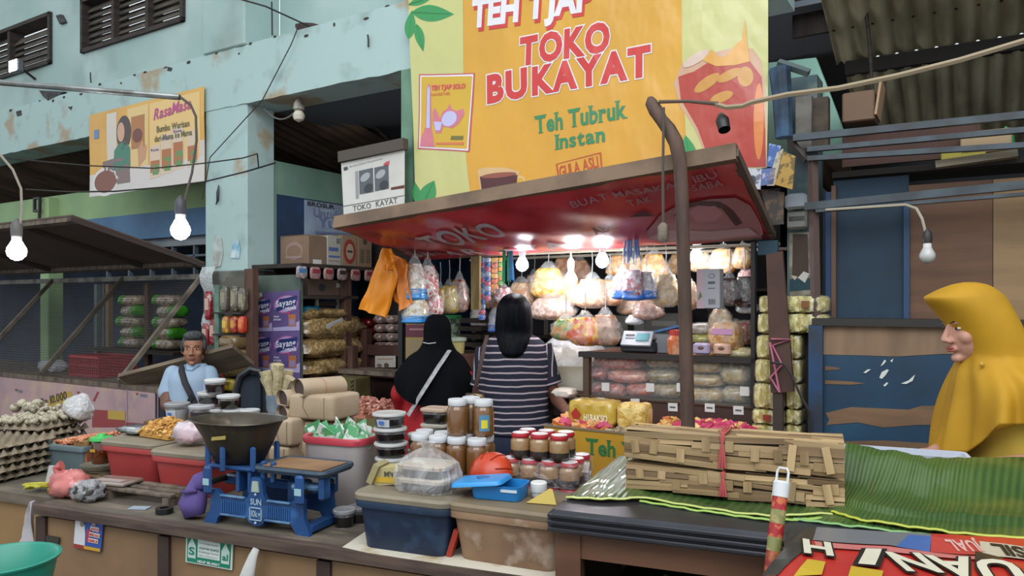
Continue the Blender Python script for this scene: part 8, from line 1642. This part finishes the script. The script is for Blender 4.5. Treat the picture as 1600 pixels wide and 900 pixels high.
def leafthing(label, edge0, edge1, nx, ny, bow, m_, rib=None, ribc='8f9a3a', ripple=.004):
    """leaf blade between two edge polylines given in counter coordinates"""
    def pl(e, t):
        n = len(e) - 1; i = min(int(t * n), n - 1); f = t * n - i; return V(e[i]).lerp(V(e[i + 1]), f)
    base = (V(edge0[0]) + V(edge0[-1])) / 2; t = thing('banana_leaf', label, 'leaf', FC.w(base.x, base.y, base.z), aC, 'banana leaves on the table')
    f = lambda s, w: pl(edge0, s).lerp(pl(edge1, s), w) + V((0, 0, bow(s, w) + ripple * sin(s * 60) * .3 + ripple * nz(s * 9, w * 6, 2))) - base
    mb = MB(); mb.grid(nx, ny, f, .0015); me = mb.mesh('blade', m_, 80); uv = me.uv_layers.new(name='UVMap')
    nv = (nx + 1) * (ny + 1)
    for lp in me.loops: k_ = lp.vertex_index % nv; uv.data[lp.index].uv = ((k_ % (nx + 1)) / nx, (k_ // (nx + 1)) / ny)
    link('blade', me, t)
    if rib is not None: q = MB(); q.tube([f(s / 30, rib) + V((0, 0, .002)) for s in range(31)], .0055, 6, True, .6); q.build('midrib', mat(ribc, .4), t)
    return t
def cp_(u, v, z): return FC.l(G(u, v, z))
# the broad stack on the right: upper leaf rising to the back
e0 = [cp_(1300, 800, .962), cp_(1340, 812, .962), cp_(1420, 824, .964), cp_(1500, 834, .966), cp_(1640, 846, .968)]
e1 = [cp_(1322, 694, 1.085), cp_(1400, 707, 1.08), cp_(1450, 717, 1.075), cp_(1520, 717, 1.07), cp_(1660, 716, 1.06)]
leafthing('broad banana leaf on top of the pile at the right', e0, e1, 60, 24, lambda s, w: -.012 * sin(w * pi) + .010 * sin(w * 9) * (w > .2), LF, 0.0, 'a8ac3a')
e0 = [cp_(1240, 812, .952), cp_(1340, 824, .953), cp_(1450, 838, .954), cp_(1650, 858, .956)]; e1 = [cp_(1322, 705, 1.045), cp_(1420, 722, 1.045), cp_(1520, 728, 1.04), cp_(1660, 724, 1.04)]
leafthing('second banana leaf under the broad one, edge showing', e0, e1, 40, 14, lambda s, w: -.015 * sin(w * pi), LF2, 0.0, '6f9a5a')
e0 = [cp_(885, 778, .955), cp_(940, 783, .955), cp_(1010, 780, .957), cp_(1100, 793, .957), cp_(1200, 805, .957), cp_(1300, 806, .956)]; e1 = [cp_(968, 712, .985), cp_(1000, 716, .985), cp_(1060, 730, .97), cp_(1150, 745, .965), cp_(1250, 760, .962), cp_(1320, 770, .96)]
leafthing('glossy banana leaf sticking out left of the bamboo bundles', e0, e1, 50, 16, lambda s, w: .004 * sin(s * 7) , LF2, 0.0, 'a8b060')
e0 = [cp_(1000, 784, .952), cp_(1100, 800, .952), cp_(1200, 814, .952), cp_(1290, 812, .952)]; e1 = [cp_(1000, 770, .953), cp_(1100, 780, .953), cp_(1200, 790, .953), cp_(1290, 796, .953)]
leafthing('thin lower leaf along the front edge of the table', e0, e1, 30, 4, lambda s, w: 0, LF, 0.0, '8aa84a')
t = C0('white_tray', 'white tray edge behind the broad banana leaf', 'tray', .85, .62, .952); q = MB(); q.loft([rr(.40, .09, .02, 0), rr(.44, .11, .02, .095), rr(.42, .09, .02, .095), rr(.39, .08, .02, .006)]); q.build('tray', mat('b8bcc8', .5), t); q = MB(); q.bb(-.18, .18, -.035, .035, .0, .02); q.build('tray_floor', mat('a8acb8', .5), t)
# ------------------------------------------------------------------ bamboo bundles of many split strips
BAM = [mat(c, .7, c2, 5, st=(.6, 6, 6), bump=.2, bsc=30, rnd=.22) for c, c2 in (('9a7f5a', '846a48'), ('ac916a', '967c58'), ('7d6446', '6a5238'))]
sm_ = {}
def bstrip(L, w, th, k_):
    key = (round(L, 2), round(w, 3), k_)
    if key not in sm_: q = MB(); q.box((0, 0, 0), (L, th, w)); sm_[key] = q.mesh('bamboo_strip', BAM[k_], 0)
    return sm_[key]
def bundle(label, x0, x1, y0, y1, z0, z1, tilt, sd):
    random.seed(sd); L, D_, h = x1 - x0, y1 - y0, z1 - z0; t = C0('bamboo_bundle', label, 'bundle', (x0 + x1) / 2, (y0 + y1) / 2, z0, tilt); n = 5
    q = MB(); q.box((0, 0, h * .5), (L * .97, D_ * .9, h * .84)); q.build('inner_bundle', mat('3f3022', .9), t)
    for r_ in range(n):                                   # front face courses
        x = -L / 2
        while x < L / 2 - .03:
            l_ = random.choice((.10, .14, .18, .22, .28)); l_ = min(l_, L / 2 - x + .01); w = h / n * random.uniform(.7, 1.35)
            o = link('bamboo_strip', bstrip(l_, w, .004, random.randrange(3)), t, (x + l_ / 2, -D_ / 2 - random.uniform(0, .006), h * (r_ + .5) / n + random.uniform(-.003, .003))); o.rotation_euler = (random.uniform(-.25, .25), random.uniform(-.06, .06), random.uniform(-.03, .03)); x += l_ * random.uniform(.8, 1.0)
    for r_ in range(7):                                   # top courses
        x = -L / 2
        while x < L / 2 - .03:
            l_ = random.choice((.14, .2, .26, .32)); l_ = min(l_, L / 2 - x + .01); o = link('bamboo_strip', bstrip(l_, D_ / 7, .004, random.randrange(3)), t, (x + l_ / 2, -D_ / 2 + D_ * (r_ + .5) / 7, h * .94 + random.uniform(0, .006))); o.rotation_euler = (pi / 2 + random.uniform(-.15, .15), random.uniform(-.03, .03), random.uniform(-.03, .03)); x += l_ * .97
    for s in (-1, 1):                                     # ends
        for r_ in range(6): o = link('bamboo_strip', bstrip(h * .95, D_ / 6, .004, random.randrange(3)), t, (s * (L / 2 - .004), -D_ / 2 + D_ * (r_ + .5) / 6, h * .5)); o.rotation_euler = (random.uniform(-.1, .1), pi / 2, pi / 2); o.rotation_euler = Euler((0, pi / 2, 0)).to_matrix().to_euler(); o.rotation_euler = (pi / 2, pi / 2, 0) if False else (0, -pi / 2, pi / 2)
    for k_ in range(9):                                   # upright binders woven over the front
        x = -L / 2 + L * (k_ + .5) / 9 + random.uniform(-.02, .02); zz = h * random.choice((.3, .5, .7)); o = link('bamboo_strip', bstrip(h * random.uniform(.35, .5), .022, .004, random.randrange(2)), t, (x, -D_ / 2 - .008, zz)); o.rotation_euler = (0, pi / 2 + random.uniform(-.12, .12), 0)
    rx = -L * .02; q = MB(); e = .006
    for dx in (-.008, 0, .008): q.tube([(rx + dx, -D_ / 2 - .012, -.0 + .002), (rx + dx * .6, -D_ / 2 - .014, h * .5), (rx - dx * .5, -D_ / 2 - .01, h), (rx + dx, -D_ / 4, h + .008), (rx + dx, D_ / 2, h + .004), (rx + dx, D_ / 2 + .004, 0)], .004, 5)
    q.build('red_tie', mat('a84a4a', .6), t)
    for k_ in range(2):
        o = link('bamboo_strip', bstrip(h * .8, .02, .004, 1), t, (L / 2 - .03 - .09 * k_, -D_ / 2 - .012, h * .5)); o.rotation_euler = (0, pi / 2 - .2 + .3 * k_, 0)
    return t
bx_0, bx_1 = .135, .705; yb = .175; z1 = cz(1140, 728, yb); z2 = cz(1140, 672, yb)
zb0 = .967
bundle('lower bamboo strip bundle with a red tie on the leaf table', bx_0, bx_1, yb, yb + .15, zb0, max(zb0 + .05, cz(1000, 728, yb)), .0, 3)
bundle('upper bamboo strip bundle with a red tie on the leaf table', bx_0 - .005, bx_1 - .0, yb + .005, yb + .155, max(zb0 + .05, cz(1000, 728, yb)) + .012, cz(1000, 674, yb), .0, 5)
# ------------------------------------------------------------------ patterned stick with a white loop cap
a_, b_ = FC.l(P(1205, 890, 1.66)), FC.l(P(1219, 752, 1.70))
t = thing('patterned_stick', 'red and gold patterned stick with a white looped cap', 'stick', P(1204, 905, 1.66)); ax = P(1219, 775, 1.70) - P(1204, 905, 1.66); Ls = ax.length; ax.normalize(); rot = ax.to_track_quat('Z', 'Y').to_matrix(); PT = [mat('9a2026', .4, 'b8603a', 60, lo=.5, hi=.55), mat('7a7a48', .4, '9a8a5a', 60, lo=.5, hi=.55), mat('7a1f1f', .4, 'b06a40', 40)]
nseg = 6
for i in range(nseg): q = MB(); q.loft([[rot @ V((.0165 * cos(2 * pi * j / 18), .0165 * sin(2 * pi * j / 18), Ls * z)) for j in range(18)] for z in (i / nseg, (i + 1) / nseg)]); q.build('sleeve_segment', PT[(2, 2, 1, 0, 1, 0)[i]], t, 40)
q = MB(); q.loft([[rot @ V((r_ * cos(2 * pi * j / 18), r_ * sin(2 * pi * j / 18), Ls + z)) for j in range(18)] for r_, z in ((.018, -.002), (.0185, .03), (.015, .034))]); c_ = q.build('cap', mat('c4c6c8', .4), t, 40); q = MB(); q.tube([rot @ V((x, 0, Ls + z)) for x, z in ((-.013, .032), (-.013, .055), (-.009, .063), (.009, .063), (.013, .055), (.013, .032))], .003, 6); q.build('loop', mat('c4c6c8', .4), c_)
q = MB(); q.loft([[rot @ V((r_ * cos(2 * pi * j / 12), r_ * sin(2 * pi * j / 12), -z)) for j in range(12)] for r_, z in ((.012, 0), (.012, .3))]); q.build('lower_tube', mat('6a2020', .5), t)
# ------------------------------------------------------------------ red printed banner draped on a black box, nearest the camera
BZ = 1.0; sx = thing('draped_box', 'black covered box under the red banner at the lower right', 'box', FC.w(.96, -.36, 0), aC); q = MB(); q.bbox((.02, 0, BZ / 2 - .004), (.80, .42, BZ - .008), .012); q.build('body', mat('22221f', .6, '33332f', 6), sx); q = MB(); q.bb(-.36, .40, -.217, -.21, .1, .9); q.build('front_panel', mat('2a2a27', .7), sx)
rb = thing('folded_banner', 'red banner with upside down white letters folded over the box', 'banner', FC.w(.96, -.36, BZ), aC)
def rbw(x, y): return .004 * nz(x * 8, y * 8, 3) + .003 * sin(x * 13 + y * 9)
RP = lambda u, v: (lambda p: (p.x - .96, p.y + .36))(FC.l(G(u, v, BZ)))
def rpoly(name, c, pts, lift, r_=.35): 
    s_ = Sheet(rb, lambda x, y, o: (x, y, rbw(x, y) + o), .0014, .06); s_.k = lift; return s_.poly(name, mat(c, r_, coat=.3, bump=.1, bsc=8), [RP(*p) for p in pts])
q = MB(); cs4 = [RP(1256, 828), RP(1700, 846), RP(1760, 1000), RP(1150, 1000)]
q.grid(40, 20, lambda s, w: (lambda p: (p[0], p[1], rbw(p[0], p[1])))([(cs4[3][i] * (1 - s) + cs4[2][i] * s) * (1 - w) + (cs4[0][i] * (1 - s) + cs4[1][i] * s) * w for i in (0, 1)]), .003); q.build('sheet', mat('a82a24', .35, 'b83028', 3, coat=.3, bump=.15, bsc=8), rb, 60)
rpoly('grey_strip', '6a6a6c', [(1276, 824), (1420, 834), (1455, 838), (1452, 863), (1390, 853), (1270, 845)], 2); rpoly('blue_patch', '3f5f98', [(1420, 838), (1455, 842), (1453, 864), (1400, 856)], 3); rpoly('red_patch', 'b03a34', [(1455, 842), (1528, 850), (1536, 872), (1454, 864)], 3); rpoly('white_patch', 'b3aa98', [(1530, 851), (1700, 868), (1700, 890), (1536, 873)], 3); rpoly('pink_edge', 'b86a66', [(1272, 848), (1390, 856), (1530, 874), (1524, 878), (1380, 862), (1275, 857)], 3); rpoly('dark_fold', '1f1f20', [(1524, 866), (1570, 880), (1545, 883), (1523, 881)], 4); rpoly('dark_edge', '2a2a26', [(1256, 828), (1278, 824), (1262, 858), (1215, 900), (1190, 900)], 2)
S3 = Sheet(rb, lambda x, y, o: (x, y, rbw(x, y) + o), .0014, .03); S3.k = 4
def rtext(st, a, b, h, c, edge=None, off=.03):
    A_, B_ = RP(*a), RP(*b); rot_ = math.atan2(B_[1] - A_[1], B_[0] - A_[0]); w = math.hypot(B_[0] - A_[0], B_[1] - A_[1]); T_ = RP(a[0], a[1] + h); hh = abs(T_[1] - A_[1])
    k0 = S3.k
    if edge: S3.text('letter_outline', mat(edge, .4), st, A_[0], A_[1], hh / .69, .07, rot=rot_, width=w); S3.layer()
    S3.text('lettering', mat(c, .4), st, A_[0], A_[1], hh / .69, off, rot=rot_, width=w); S3.k = k0
# text runs from right to left as the banner lies upside down
rtext('H', (1296, 852), (1256, 848), 22, 'c4bda8', '1f1a18'); rtext('/', (1372, 862), (1322, 860), 24, 'c4bda8', '1f1a18'); rtext('N', (1436, 868), (1386, 866), 26, 'c4bda8', '1f1a18'); rtext('A', (1510, 876), (1448, 871), 27, 'c4bda8', '1f1a18'); rtext('U', (1580, 886), (1522, 880), 28, 'c4bda8', '1f1a18'); rtext('JUAL', (1526, 852), (1476, 848), 14, 'c49a90'); rtext('HASIL', (1660, 868), (1548, 856), 16, '1f1a18')
for p in (((1262, 880), (1290, 884), (1284, 905), (1240, 905)), ((1330, 890), (1380, 896), (1375, 920), (1322, 918))): rpoly('yellow_letter', 'b89a2a', p, 4)
